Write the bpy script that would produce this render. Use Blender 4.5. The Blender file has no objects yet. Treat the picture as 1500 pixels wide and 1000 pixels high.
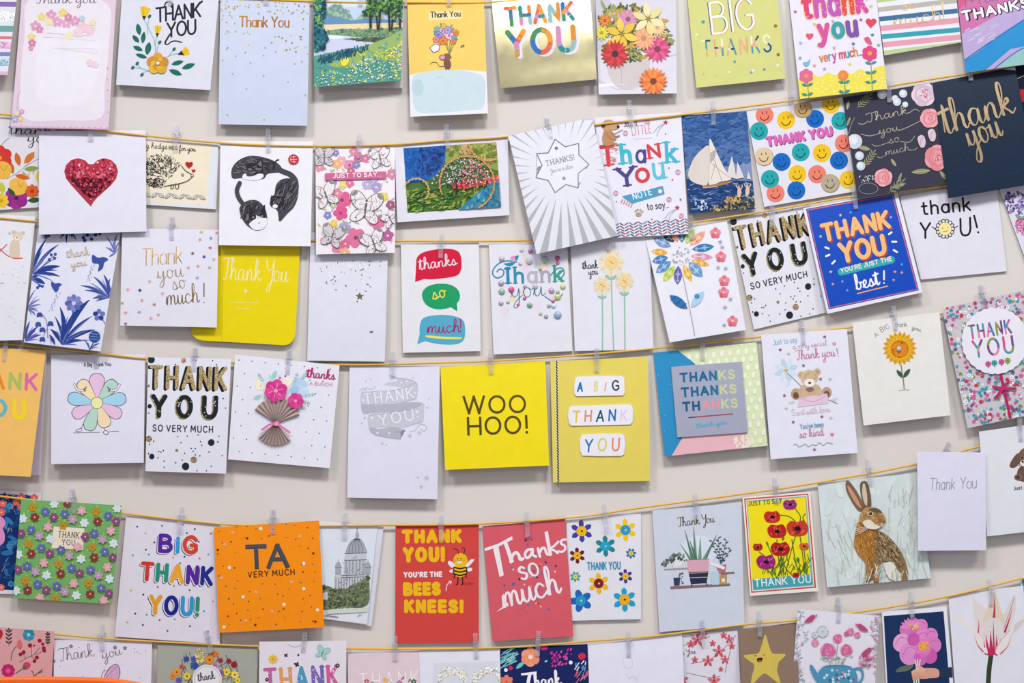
import bpy, bmesh, math, random
from mathutils import Vector
SC = bpy.context.scene
COL = SC.collection

# ---------------------------------------------------------------- camera, light, exposure
CAM_D, CAM_Z = 2.1, 1.25            # metres from the wall, height above the floor
cd = bpy.data.cameras.new('camera'); cam = bpy.data.objects.new('camera', cd); COL.objects.link(cam)
cam.location = (0, -CAM_D, CAM_Z); cam.rotation_euler = (math.pi/2, 0, 0)
cd.sensor_width = 36; cd.lens = 36*CAM_D/1.5
cd.clip_start = .05
SC.camera = cam
SC.view_settings.view_transform = 'Standard'; SC.view_settings.look = 'None'
SC.view_settings.exposure = -0.07; SC.view_settings.gamma = 1; SC.view_settings.use_curve_mapping = False
w = bpy.data.worlds.new('room_light'); SC.world = w; w.use_nodes = True
nt = w.node_tree; bg = nt.nodes['Background']
tc = nt.nodes.new('ShaderNodeTexCoord'); sx = nt.nodes.new('ShaderNodeSeparateXYZ'); rp = nt.nodes.new('ShaderNodeValToRGB')
mr = nt.nodes.new('ShaderNodeMapRange'); mr.inputs[1].default_value = -1; mr.inputs[2].default_value = 1
nt.links.new(tc.outputs['Generated'], sx.inputs[0]); nt.links.new(sx.outputs[2], mr.inputs[0])
nt.links.new(mr.outputs[0], rp.inputs[0]); # bright and dark noise patches added for the foil to reflect, no real room
nz = nt.nodes.new('ShaderNodeTexNoise'); nz.inputs['Scale'].default_value = 5; nz.inputs['Detail'].default_value = 1
nr = nt.nodes.new('ShaderNodeMapRange'); nr.inputs[1].default_value = .38; nr.inputs[2].default_value = .62; nr.inputs[3].default_value = .6; nr.inputs[4].default_value = 1.7
mu = nt.nodes.new('ShaderNodeVectorMath'); mu.operation = 'SCALE'
nt.links.new(tc.outputs['Generated'], nz.inputs['Vector']); nt.links.new(nz.outputs[0], nr.inputs[0]); nt.links.new(rp.outputs[0], mu.inputs[0]); nt.links.new(nr.outputs[0], mu.inputs['Scale']); nt.links.new(mu.outputs[0], bg.inputs[0])
rp.color_ramp.elements[0].position = .35; rp.color_ramp.elements[0].color = (.34, .34, .36, 1)
rp.color_ramp.elements[1].position = .8; rp.color_ramp.elements[1].color = (.95, 1.0, 1.14, 1)
bg.inputs[1].default_value = .42
def ceiling_lamp(x, y, z, sx_, sy_, power, col=(1, .985, .97)):
    l = bpy.data.lights.new('ceiling_panel_light', 'AREA'); l.shape = 'RECTANGLE'; l.size = sx_; l.size_y = sy_
    l.energy = power; l.color = col
    o = bpy.data.objects.new('ceiling_panel_light', l); COL.objects.link(o); o.location = (x, y, z)
for x, p in ((-1.0, 24), (.2, 36), (1.35, 22)):
    ceiling_lamp(x, -1.5, 2.85, .4, .4, p)
for x in (-2.2, .6):
    ceiling_lamp(x, -5.0, 2.75, 1.2, .6, 24)

# ---------------------------------------------------------------- materials
def lin(h):
    h = h.lstrip('#'); r = []
    for i in (0, 2, 4):
        c = int(h[i:i+2], 16)/255
        r.append(c/12.92 if c <= .04045 else ((c+.055)/1.055)**2.4)
    return r
MATS = {}
KIND = {'#': 'paper', 'f': 'foil', 's': 'glitter', 'g': 'gloss', 'c': 'coated', 'd': 'gem'}
def mat(key):
    if key in MATS: return MATS[key]
    k = key[0]; c = lin(key[key.index('#'):])
    m = bpy.data.materials.new(KIND[k] + ' ' + key[-6:]); m.use_nodes = True
    n = m.node_tree; b = n.nodes['Principled BSDF']
    b.inputs['Base Color'].default_value = (*c, 1)
    if k in '#gc':
        b.inputs['Roughness'].default_value = {'#': .65, 'g': .34, 'c': .24}[k]
        b.inputs['Specular IOR Level'].default_value = {'#': .12, 'g': .3, 'c': .5}[k]
        # slight mottling of the printed stock
        t = n.nodes.new('ShaderNodeTexNoise'); t.inputs['Scale'].default_value = 60; t.inputs['Detail'].default_value = 3
        g = n.nodes.new('ShaderNodeTexCoord'); n.links.new(g.outputs['Object'], t.inputs['Vector'])
        r = n.nodes.new('ShaderNodeValToRGB'); n.links.new(t.outputs[0], r.inputs[0])
        r.color_ramp.elements[0].position = .3; r.color_ramp.elements[1].position = .7
        r.color_ramp.elements[0].color = (*[v*.975 for v in c], 1); r.color_ramp.elements[1].color = (*[min(1, v*1.02) for v in c], 1)
        n.links.new(r.outputs[0], b.inputs['Base Color'])
    elif k == 'f':
        b.inputs['Metallic'].default_value = 1; b.inputs['Roughness'].default_value = .3
        t = n.nodes.new('ShaderNodeTexNoise'); t.inputs['Scale'].default_value = 40; t.inputs['Detail'].default_value = 4
        g = n.nodes.new('ShaderNodeTexCoord'); n.links.new(g.outputs['Object'], t.inputs['Vector'])
        r = n.nodes.new('ShaderNodeMapRange'); r.inputs[3].default_value = .15; r.inputs[4].default_value = .32
        n.links.new(t.outputs[0], r.inputs[0]); n.links.new(r.outputs[0], b.inputs['Roughness'])
    elif k == 'd':
        b.inputs['Roughness'].default_value = .12; b.inputs['Specular IOR Level'].default_value = .7
        b.inputs['Coat Weight'].default_value = .6
    elif k == 's':
        b.inputs['Metallic'].default_value = .7; b.inputs['Roughness'].default_value = .35
        v = n.nodes.new('ShaderNodeTexVoronoi'); v.inputs['Scale'].default_value = 900
        g = n.nodes.new('ShaderNodeTexCoord'); n.links.new(g.outputs['Object'], v.inputs['Vector'])
        s = n.nodes.new('ShaderNodeSeparateColor'); n.links.new(v.outputs['Color'], s.inputs[0])
        r = n.nodes.new('ShaderNodeValToRGB'); n.links.new(s.outputs[0], r.inputs[0])
        r.color_ramp.elements[0].color = (*[x*.35 for x in c], 1); r.color_ramp.elements[1].color = (*[min(1, x*1.7+.12) for x in c], 1)
        n.links.new(r.outputs[0], b.inputs['Base Color'])
    MATS[key] = m
    return m
def simple(name, c, rough=.5, metal=0, trans=0, ior=1.45):
    m = bpy.data.materials.new(name); m.use_nodes = True; b = m.node_tree.nodes['Principled BSDF']
    b.inputs['Base Color'].default_value = (*c, 1); b.inputs['Roughness'].default_value = rough
    b.inputs['Metallic'].default_value = metal; b.inputs['Transmission Weight'].default_value = trans; b.inputs['IOR'].default_value = ior
    return m

# ---------------------------------------------------------------- helpers
def world(x, y, d):
    """a point seen at photo pixel (x, y) that stands d millimetres off the wall"""
    k = (CAM_D - d*.001)/CAM_D*.001
    return Vector(((x-750)*k, -d*.001, CAM_Z-(y-500)*k))
def tag(o, label=None, cat=None, group=None, kind=None):
    for a, b in (('label', label), ('category', cat), ('group', group), ('kind', kind)):
        if b: o[a] = b
    return o
def empty(name, loc):
    o = bpy.data.objects.new(name, None); COL.objects.link(o); o.location = loc; o.empty_display_size = .02
    return o
def link(name, bm, mats, parent=None, smooth=False):
    me = bpy.data.meshes.new(name); bm.to_mesh(me); bm.free()
    for m in mats: me.materials.append(m)
    if smooth:
        for p in me.polygons: p.use_smooth = True
    o = bpy.data.objects.new(name, me); COL.objects.link(o)
    if parent: o.parent = parent
    return o
def pairs(a): return [(a[i], a[i+1]) for i in range(0, len(a), 2)]
def catmull(p, closed=False, n=4):
    N = len(p); out = []
    if N < 3: return list(p)
    rng = range(N) if closed else range(N-1)
    for i in rng:
        if closed: a, b, c, d = p[i-1], p[i], p[(i+1) % N], p[(i+2) % N]
        else: a, b, c, d = p[max(i-1, 0)], p[i], p[i+1], p[min(i+2, N-1)]
        for k in range(n):
            t = k/n; t2 = t*t; t3 = t2*t
            out.append(tuple(.5*((2*b[j]) + (-a[j]+c[j])*t + (2*a[j]-5*b[j]+4*c[j]-d[j])*t2 + (-a[j]+3*b[j]-3*c[j]+d[j])*t3) for j in (0, 1)))
    if not closed: out.append(tuple(p[-1]))
    return out
def inside(poly, x, y):
    r = False; j = len(poly)-1
    for i in range(len(poly)):
        (xi, yi), (xj, yj) = poly[i], poly[j]
        if (yi > y) != (yj > y) and x < (xj-xi)*(y-yi)/(yj-yi)+xi: r = not r
        j = i
    return r

def convex_clip(pts, poly):
    A = sum(poly[i][0]*poly[(i+1) % len(poly)][1]-poly[(i+1) % len(poly)][0]*poly[i][1] for i in range(len(poly)))
    for i in range(len(poly)):
        a, b = poly[i], poly[(i+1) % len(poly)]; out = []
        f = lambda p: ((b[0]-a[0])*(p[1]-a[1])-(b[1]-a[1])*(p[0]-a[0]))*(1 if A > 0 else -1)
        for j in range(len(pts)):
            p, q = pts[j], pts[(j+1) % len(pts)]; u, v = f(p), f(q)
            if u >= 0: out.append(p)
            if (u > 0) != (v > 0) and u != v and u*v < 0: out.append(tuple(p[k]+(q[k]-p[k])*u/(u-v) for k in (0, 1)))
        pts = out
        if len(pts) < 3: return []
    return pts
# ---------------------------------------------------------------- lettering drawn as pen strokes
UP = {
'A': "0 0 3.5 10 7 0|1.2 3.5 5.8 3.5", 'B': "0 0 0 10|~0 10 3.5 10 5.3 8.7 5.3 6.9 3.5 5.4 0 5.4|~0 5.4 4 5.4 6 4 6 1.6 4 0 0 0",
'C': "~6.5 8.2 5 9.7 3.4 10 1 8.4 0 5 1 1.6 3.4 0 5 .3 6.5 1.8", 'D': "0 0 0 10|~0 10 3 10 5.6 8.5 6.5 5 5.6 1.5 3 0 0 0",
'E': "5 10 0 10 0 0 5 0|0 5.2 4.5 5.2", 'F': "5 10 0 10 0 0|0 5.2 4.3 5.2",
'G': "~6.5 8.2 5 9.7 3.4 10 1 8.4 0 5 1 1.6 3.4 0 5.4 .5 6.7 2|6.7 1.6 6.7 4.6 4 4.6", 'H': "0 0 0 10|6 0 6 10|0 5 6 5", 'I': "0 0 0 10",
'J': "~4 10 4 6 4 2.5 2.8 .3 1.2 .1 0 1.8", 'K': "0 0 0 10|5.8 10 .2 4.2|1.8 5.8 6 0", 'L': "0 10 0 0 5 0", 'M': "0 0 .6 10 4 3 7.4 10 8 0",
'N': "0 0 0 10 6 0 6 10", 'O': "o3.6 5 3.6 5", 'P': "0 0 0 10|~0 10 3.5 10 5.6 8.6 5.6 6.4 3.5 5 0 5",
'R': "0 0 0 10|~0 10 3.5 10 5.6 8.6 5.6 6.4 3.5 5 0 5|2.6 5 6 0",
'S': "~5.3 8.3 4 9.8 2.5 10 .7 9.2 .2 7.4 1.2 5.9 4.3 4.4 5.6 2.9 5.2 1 3.3 0 1.5 .1 0 1.6", 'T': "3.3 0 3.3 10|0 10 6.6 10",
'U': "~0 10 0 6 0 3.2 1 .7 3 0 5 .7 6 3.2 6 6 6 10", 'V': "0 10 3.3 0 6.6 10", 'W': "0 10 2.4 0 4.8 10 7.2 0 9.6 10", 'Y': "0 10 3.2 4.8 6.4 10|3.2 4.8 3.2 0",
'!': "0 10 0 3|0 .2 0 0", '.': "0 .2 0 0", "'": "0 10 -.2 8", '-': "0 4 3 4",
'a': "o2.5 3.2 2.5 3.2|5 6.4 5 0", 'b': "0 10 0 0|o2.5 3.2 2.5 3.2", 'c': "~4.6 5.4 2.8 6.4 .6 5.3 0 3.2 .6 1 2.8 0 4.6 1", 'd': "o2.5 3.2 2.5 3.2|5 10 5 0",
'e': "~.2 3.4 4.9 3.4 4.6 5.4 2.6 6.4 .5 5.3 0 3.2 .6 1 2.7 0 4.6 1", 'f': "~4 9.6 2.6 10 1.6 8.5 1.6 0|0 6.2 3.6 6.2", 'g': "o2.5 3.2 2.5 3.2|~5 6.4 5 0 4.6 -2.4 2.4 -3.3 .4 -2.4",
'h': "0 10 0 0|~0 4 1 5.9 2.8 6.4 4.3 5.4 4.6 3.6 4.6 0", 'i': "0 6.4 0 0|0 8.7 0 8.4", 'k': "0 10 0 0|4.2 6.4 .2 2.6|1.5 3.8 4.6 0", 'l': "0 10 0 0",
'm': "0 6.4 0 0|~0 4 1 5.9 2.5 6.4 3.7 5.3 3.9 3.6 3.9 0|~3.9 4 4.9 5.9 6.4 6.4 7.6 5.3 7.8 3.6 7.8 0", 'n': "0 6.4 0 0|~0 4 1 5.9 2.8 6.4 4.3 5.4 4.6 3.6 4.6 0",
'o': "o2.7 3.2 2.7 3.2", 'p': "0 6.4 0 -3.2|o2.5 3.2 2.5 3.2", 'r': "0 6.4 0 0|~0 3.6 .8 5.6 2 6.4 3.2 6.2", 's': "~3.9 5.4 2.2 6.4 .5 5.6 .5 4.3 2.2 3.4 3.9 2.5 3.9 1 2.2 0 .2 .9",
't': "~1.5 9 1.5 5 1.5 2 2.2 .3 3.6 .3|0 6.4 3.5 6.4", 'u': "~0 6.4 0 2.4 .8 .4 2.4 0 4 1 4.6 2.8|4.6 6.4 4.6 0", 'v': "0 6.4 2.4 0 4.8 6.4", 'y': "0 6.4 2.5 .4|~5 6.4 3 1 2 -1.6 .8 -3.2 -.6 -3",
'w': "0 6.4 1.8 0 3.6 5.6 5.4 0 7.2 6.4"}
CU = {
'a': "~4.2 4.3 2.4 5 .7 3.4 .6 1.2 1.8 0 3.4 1.4 4.3 4.6 4.2 1 5 0 6.2 1.2", 'b': "~0 .8 2 5.5 2.2 9.4 1.2 10 .8 7 .8 1.2 2.2 0 4 1.6 3.8 3.8 3 4.6 4.2 4 5.6 4.2",
'c': "~4 4 2.6 5 .8 3.6 .7 1.2 2.2 0 4 .8 5 1.6", 'd': "~4.2 4.3 2.4 5 .7 3.4 .6 1.2 1.8 0 3.4 1.4 4.6 10 4.4 1 5 0 6.2 1.2", 'e': "~0 .8 2.6 2.6 3.2 4.4 2 5 .9 3.4 .9 1.2 2.2 0 4 .6 5 1.6",
'f': "~0 .8 2.4 6 2.6 9.4 1.6 9.4 1.2 4 1 -4 1.8 -4 2 0 4.4 1.2", 'g': "~4.2 4.3 2.4 5 .7 3.4 .6 1.2 1.8 0 3.4 1.4 4.3 4.6 3.9 -3 2.4 -5 1 -4 3 -1.2 6 1",
'h': "~0 .8 2.2 5.5 2.8 9 2 10 1.3 8 .9 0 1.6 3 3.2 5 4.3 4 4.2 1.2 5 0 6.2 1.2", 'i': "~0 .8 1.2 4.8 1 1.2 1.8 0 3 1.2|1.4 7 1.5 7.3",
'k': "~0 .8 2.2 5.5 2.8 9 2 10 1.3 8 .9 0 1.4 2.6 3.4 4.9 3.8 3.8 1.8 2.6 3.4 1 4.4 0 5.8 1.2", 'l': "~0 .8 2 5.5 2.4 9 1.6 10 1 7 1 1.2 2 0 3.2 1.2",
'm': "~0 .8 1 4.6 .9 0 1.6 3.4 3 5 3.8 3.8 3.6 0 4.4 3.4 5.8 5 6.6 3.8 6.5 1 7.2 0 8.4 1.2", 'n': "~0 .8 1 4.6 .9 0 1.6 3.4 3.2 5 4.1 3.8 4 1 4.8 0 6 1.2",
'o': "~3 4.8 1.4 4.6 .5 2.6 1.2 .4 2.6 0 4 1.6 3.8 4 3 4.8 4 3.8 5.4 4", 'p': "~0 .8 1.2 4.8 .8 -4|~1 3 2.4 5 4 3 3 .4 1.6 .6 3 .4 5 1.2", 'r': "~0 .8 1 4.8 1.6 4 3 4.2 3 1.2 3.8 0 5 1.2",
's': "~0 .6 2 4.9 2.6 3.4 3.3 1.6 2.2 .1 .8 .6 2.4 .2 5 1.2", 't': "~0 .8 1.8 9 1.4 1.4 2.2 0 3.6 1.2|-.4 6.6 3.6 7.1", 'u': "~0 .8 1 4.8 .8 1.4 1.8 0 3.2 1.2 4.2 4.8 4 1.2 4.8 0 6 1.2",
'v': "~0 4.4 1 4.8 2 .2 3.8 4.6 5 4.2", 'w': "~0 .8 1 4.8 .9 1 2 0 3.2 3.8 3.4 .8 4.6 0 6 4.6 7 4.2", 'y': "~0 .8 1 4.8 .8 2 1.8 .6 3.4 1.8 4.3 4.8 3.8 -2.6 2.2 -5 1 -4 3 -1 6 1.2",
'T': "~0 8.6 2 9.8 5 9.4 8 10|~4.6 9.6 4 4 3 .6 1.6 0 .6 1.2", 'Y': "~.4 9.6 1.4 5.8 3 4.8 5 6.4 6.4 9.8 4.8 1 3 -4 1.2 -4.6 1.6 -2.6 6 1", 'J': "~2 9.6 5 10 7 9.6|~5 9.8 4.6 2 2.6 -2 1 -1 2 .4 5 1"}
def glyph(ch, f):
    src = CU[ch] if f == 'c' and ch in CU else UP[ch]
    out = []
    for s in src.split('|'):
        if s[0] == 'o':
            cx, cy, rx, ry = map(float, s[1:].split())
            out.append(('o', [(cx+rx*math.cos(a), cy+ry*math.sin(a)) for a in [1.2+2*math.pi*i/20 for i in range(20)]]))
        else:
            sm = s[0] == '~'
            p = pairs(list(map(float, s.lstrip('~').split())))
            out.append(('~', catmull(p)) if sm and len(p) > 2 else ('-', p))
    return out

# ---------------------------------------------------------------- a printed sheet: everything on it is given in photo pixels
class Sheet:
    def __init__(s, quad, depth, base, outline=None, z0=0, thick=.35, curve=0, name='front_panel', clip=True):
        s.q = quad; s.dep = depth; s.curve = curve; s.name = name; s.z0 = z0; s.th = thick
        s.F = []; s.k = 0; s.mats = []; s.fr = None; s.clip = clip; s.cl = None
        s.base = base; s.outline = outline or quad
        (x0, y0), (x1, y1), _, (x3, y3) = quad
        s.o = (x0, y0); s.ax = (x1-x0, y1-y0); s.ay = (x3-x0, y3-y0); s.det = s.ax[0]*s.ay[1]-s.ax[1]*s.ay[0]
        s.ang = math.degrees(math.atan2(-(y1-y0), x1-x0))
    def st(s, x, y):
        x -= s.o[0]; y -= s.o[1]
        return (x*s.ay[1]-y*s.ay[0])/s.det, (s.ax[0]*y-s.ax[1]*x)/s.det
    def d(s, x, y):
        u, t = s.st(x, y); a, b, l = s.dep
        return a+(b-a)*t+l*(u-.5)+s.curve*4*t*(1-t)
    def mi(s, key):
        if key not in s.mats: s.mats.append(key)
        return s.mats.index(key)
    def frame(s, W=None, H=None): s.fr = (W, H) if W else None
    def pt(s, p):
        if not s.fr: return p
        u, v = p[0]/s.fr[0], p[1]/s.fr[1]; a, b, c, d = s.q
        return tuple((a[i]*(1-u)+b[i]*u)*(1-v)+(d[i]*(1-u)+c[i]*u)*v for i in (0, 1))
    def face(s, m, pts, dz=0, zs=None):
        pts = [s.pt(p) for p in pts]
        if s.cl and not zs:
            pts = convex_clip(pts, s.cl)
            if len(pts) < 3: return
        z = s.z0+.012+s.k*.004+dz
        s.F.append((s.mi(m), [(p[0], p[1], z+(zs[i] if zs else 0)) for i, p in enumerate(pts)]))
    def P(s, m, *a): s.k += 1; s.face(m, pairs(a))
    def S(s, m, *a): s.k += 1; s.face(m, catmull(pairs(a), True, 4))
    def D(s, m, x, y, r, ry=None, ang=0):
        s.k += 1; ry = ry or r; n = 8 if max(r, ry) < 2 else (12 if max(r, ry) < 6 else 24)
        c, q = math.cos(math.radians(ang)), -math.sin(math.radians(ang))
        s.face(m, [(x+r*math.cos(t)*c-ry*math.sin(t)*q, y+r*math.cos(t)*q+ry*math.sin(t)*c) for t in [2*math.pi*i/n for i in range(n)]])
    def DD(s, m, r, *a):
        for x, y in pairs(a): s.D(m, x, y, r)
    def V(s, m, x, y, l, wd, ang, k=1):
        """leaf centred on x, y"""
        s.k += 1; a = math.radians(ang); c, q = math.cos(a), -math.sin(a); p = []
        for i in range(7):
            t = i/6; p.append((-l/2+l*t, wd/2*math.sin(math.pi*t)**.8 if 0 < t < 1 else 0))
        p += [(u, -v) for u, v in p[-2:0:-1]]
        s.face(m, [(x+u*c-v*q, y+u*q+v*c) for u, v in p])
    def blade(s, m, x, y, tx, ty, wd, bow=.12):
        """a curved blade shaped leaf from x, y to its tip"""
        s.k += 1; L = math.hypot(tx-x, ty-y); nx, ny = -(ty-y)/L, (tx-x)/L
        if ny > 0: nx, ny = -nx, -ny
        cx, cy = (x+tx)/2+nx*L*bow, (y+ty)/2+ny*L*bow; A, B = [], []
        for i in range(11):
            t = i/10; px = (1-t)**2*x+2*t*(1-t)*cx+t*t*tx; py = (1-t)**2*y+2*t*(1-t)*cy+t*t*ty
            dx = 2*(1-t)*(cx-x)+2*t*(tx-cx); dy = 2*(1-t)*(cy-y)+2*t*(ty-cy); D = math.hypot(dx, dy) or 1
            h = wd/2*(math.sin(math.pi*min(1, t*.93+.04))**.9); A.append((px-dy/D*h, py+dx/D*h)); B.append((px+dy/D*h, py-dx/D*h))
        s.face(m, A+B[::-1])
    def VV(s, m, x, y, l, wd, ang):
        """leaf growing from x, y"""
        a = math.radians(ang); s.V(m, x+l/2*math.cos(a), y-l/2*math.sin(a), l, wd, ang)
    def flower(s, m, x, y, r, n=5, mc=None, rc=None, fat=.42, rot=90, pointed=False):
        for i in range(n):
            a = rot+360*i/n; ar = math.radians(a)
            cx, cy = x+r*.56*math.cos(ar), y-r*.56*math.sin(ar)
            mm = m[i % len(m)] if isinstance(m, (list, tuple)) else m
            if pointed: s.V(mm, cx, cy, r*.95, r*fat*1.5, a)
            else: s.D(mm, cx, cy, r*.46, r*fat*.9, a)
        if mc: s.D(mc, x, y, rc or r*.3)
    def star(s, m, x, y, r, n=5, inner=.42, rot=90):
        s.k += 1
        s.face(m, [(x+(r if i % 2 == 0 else r*inner)*math.cos(math.radians(rot+180*i/n)), y-(r if i % 2 == 0 else r*inner)*math.sin(math.radians(rot+180*i/n))) for i in range(2*n)])
    def heart(s, m, x, y, sz):
        s.k += 1; p = []
        for i in range(28):
            t = 2*math.pi*i/28
            p.append((x+sz/34*16*math.sin(t)**3, y-sz/34*(13*math.cos(t)-5*math.cos(2*t)-2*math.cos(3*t)-math.cos(4*t))))
        s.face(m, p); return p
    def R(s, m, x0, y0, x1, y1, r=2, ang=0):
        s.k += 1; cx, cy = (x0+x1)/2, (y0+y1)/2; c, q = math.cos(math.radians(ang)), -math.sin(math.radians(ang)); p = []
        for (ax, ay, a0) in ((x1-r, y0+r, -90), (x1-r, y1-r, 0), (x0+r, y1-r, 90), (x0+r, y0+r, 180)):
            for i in range(5):
                a = math.radians(a0+22.5*i); p.append((ax+r*math.cos(a)-cx, ay+r*math.sin(a)-cy))
        s.face(m, [(cx+u*c-v*q, cy+u*q+v*c) for u, v in p])
    def capsule(s, m, a, b, wd, cap='r', dz=0):
        dx, dy = b[0]-a[0], b[1]-a[1]; L = math.hypot(dx, dy) or 1e-6
        if math.hypot(dx, dy) < 1e-5: dx, dy = 1e-6, 0
        dx /= L; dy /= L; h = wd/2
        if cap == 'b':
            e = h*.9; a = (a[0]-dx*e, a[1]-dy*e); b = (b[0]+dx*e, b[1]+dy*e)
            s.face(m, [(a[0]-dy*h, a[1]+dx*h), (a[0]+dy*h, a[1]-dx*h), (b[0]+dy*h, b[1]-dx*h), (b[0]-dy*h, b[1]+dx*h)], dz); return
        n = 2 if wd < 1.8 else (4 if wd < 5 else 8); th = math.atan2(dy, dx); p = []
        for i in range(n+1):
            t = th+math.pi/2+math.pi*i/n; p.append((a[0]+h*math.cos(t), a[1]+h*math.sin(t)))
        for i in range(n+1):
            t = th-math.pi/2+math.pi*i/n; p.append((b[0]+h*math.cos(t), b[1]+h*math.sin(t)))
        s.face(m, p, dz)
    def ribbon(s, m, p, wd, closed=False, con=0, dz=0, taper=False):
        q = [p[0]]
        for v in p[1:]:
            if math.hypot(v[0]-q[-1][0], v[1]-q[-1][1]) > .05: q.append(v)
        if closed and math.hypot(q[0][0]-q[-1][0], q[0][1]-q[-1][1]) < .05: q.pop()
        p = q; N = len(p)
        if N < 2: s.capsule(m, p[0], p[0], wd, dz=dz); return
        Lf, Rt, zz = [], [], []
        for i in range(N):
            a = p[i-1] if (i or closed) else p[i]; b = p[(i+1) % N] if (i < N-1 or closed) else p[i]
            dx, dy = b[0]-a[0], b[1]-a[1]; L = math.hypot(dx, dy) or 1e-6; dx /= L; dy /= L
            h = wd/2
            if con: h *= (1-con)+con*max(0, dy)**1.2 if dy > 0 else (1-con)
            if taper: h *= max(.12, 1-i/(N-1))
            Lf.append((p[i][0]-dy*h, p[i][1]+dx*h)); Rt.append((p[i][0]+dy*h, p[i][1]-dx*h)); zz.append(i*.0008)
        for i in range(N if closed else N-1):
            j = (i+1) % N
            s.face(m, [Lf[i], Rt[i], Rt[j], Lf[j]], dz, [zz[i], zz[i], zz[j], zz[j]])
        if not closed and wd > .9:
            for i in ((0,) if taper else (0, N-1)):
                h = math.hypot(Lf[i][0]-p[i][0], Lf[i][1]-p[i][1]); j = 1 if i == 0 else N-2
                th = math.atan2(p[i][1]-p[j][1], p[i][0]-p[j][0]); n = 4 if wd < 5 else 8
                s.face(m, [(p[i][0]+h*math.cos(th-math.pi/2+math.pi*t/n), p[i][1]+h*math.sin(th-math.pi/2+math.pi*t/n)) for t in range(n+1)], dz+zz[i])
    def L(s, m, wd, *a, cap='r'):
        p = pairs(a)
        for i in range(len(p)-1): s.k += 1; s.capsule(m, p[i], p[i+1], wd, cap)
    def C(s, m, wd, *a, closed=False, con=0, taper=False):
        s.k += 2; s.ribbon(m, catmull(pairs(a), closed, 5), wd, closed, con, taper=taper)
    def ring(s, m, wd, x, y, r, ry=None, a0=0, a1=360):
        s.k += 2; n = 32; full = a1-a0 >= 360; ry = ry or r
        s.ribbon(m, [(x+r*math.cos(math.radians(a0+(a1-a0)*i/n)), y-ry*math.sin(math.radians(a0+(a1-a0)*i/n))) for i in range(n if full else n+1)], wd, full)
    def T(s, txt, p0, p1, h, m, wd, f='u', con=0, sl=0, tr=2.2, cap='r', ch=0, off=(0, 0), serif=0, bounce=0):
        ms = m if isinstance(m, (list, tuple)) else [m]
        wd *= .84 if wd > 1.5 else .92
        s.k += 8; gl = []; x = 0; li = 0
        for c in txt:
            if c == ' ': x += 3.6 if f != 'c' else 3; continue
            g = glyph(c, f); xs = [q[0] for _, st in g for q in st]
            if f == 'c' and c in CU:
                adv = CU[c].split('|')[0].split(); e = float(adv[-2]) if c != 'T' else 6
                gl.append((g, x, li)); x += e
            else:
                gl.append((g, x-min(min(xs), 0), li)); x += max(xs)-min(min(xs), 0)+tr
            li += 1
        W = max(x+q[0] for g, x, _ in gl for _, st in g for q in st)
        ex, ey = p1[0]-p0[0], p1[1]-p0[1]; Lp = math.hypot(ex, ey); ex /= Lp; ey /= Lp
        u = (h-wd)/10; sx = (Lp-wd-abs(sl)*u*8)/max(W, .1) if W > .01 else 0
        n = 0
        for g, gx, li in gl:
            by = bounce*(1 if li % 2 else -1)
            for si, (k, st) in enumerate(g):
                pts = []
                for a, b in st:
                    X = wd/2+(gx+a)*sx+b*u*sl; Y = wd/2+b*u+by
                    pts.append((p0[0]+ex*X+ey*Y+off[0], p0[1]+ey*X-ex*Y+off[1]))
                dz = (li % 2)*.02+si*.006
                mm = ms[li % len(ms)]
                if ch:
                    if k == 'o': pts = pts+[pts[0]]
                    if k == '-':
                        q = []
                        for i in range(len(pts)-1): q += [tuple(pts[i][j]+(pts[i+1][j]-pts[i][j])*t/4 for j in (0, 1)) for t in range(4)]
                        pts = q+[pts[-1]]
                    step = max(1, len(pts)//ch)
                    for c0 in range(0, len(pts)-1, step):
                        s.ribbon(ms[n % len(ms)], pts[c0:c0+step+1], wd, dz=dz+.003*(n % 5)); n += 1
                    continue
                if k == '-':
                    for i in range(len(pts)-1): s.capsule(mm, pts[i], pts[i+1], wd, cap, dz+i*.004)
                    if serif and len(pts) > 1:
                        for i in (0, -1):
                            b = st[i][1]; vert = abs(st[0][1]-st[-1][1]) > 2 or len(st) > 2
                            if vert and (b < .2 or b > 6):
                                e = serif*wd; s.capsule(mm, (pts[i][0]-ex*e, pts[i][1]-ey*e), (pts[i][0]+ex*e, pts[i][1]+ey*e), wd*.45, 'b', dz+.016)
                else:
                    s.ribbon(mm, pts, wd, k == 'o', con, dz)
    def scatter(s, n, seed, poly, fn):
        """fn(x, y, rnd) drawn at n random places inside poly"""
        r = random.Random(seed); pl = pairs(poly) if not isinstance(poly[0], tuple) else poly
        xs = [p[0] for p in pl]; ys = [p[1] for p in pl]; k0 = s.k; c = 0; top = k0
        for _ in range(n*30):
            x, y = r.uniform(min(xs), max(xs)), r.uniform(min(ys), max(ys))
            if not inside(pl, x, y): continue
            if s.k-k0 > 220: s.k = k0
            fn(x, y, r); c += 1; top = max(top, s.k)
            if c >= n: break
        s.k = top
    def dabs(s, n, seed, poly, cols, l=3, wd=1.5, ang=None, spread=180):
        def fn(x, y, r):
            a = (ang if ang is not None else 0)+r.uniform(-spread, spread)
            k = r.uniform(.6, 1.3)
            s.D(r.choice(cols), x, y, l*k/2, wd*k/2, a)
        s.scatter(n, seed, poly, fn)
    def strokes(s, n, seed, poly, cols, l=5, wd=.8, ang=90, spread=20):
        def fn(x, y, r):
            a = math.radians(ang+r.uniform(-spread, spread)); k = l*r.uniform(.6, 1.3)/2
            s.k += 1; s.capsule(r.choice(cols), (x-k*math.cos(a), y+k*math.sin(a)), (x+k*math.cos(a), y-k*math.sin(a)), wd)
        s.scatter(n, seed, poly, fn)
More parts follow.
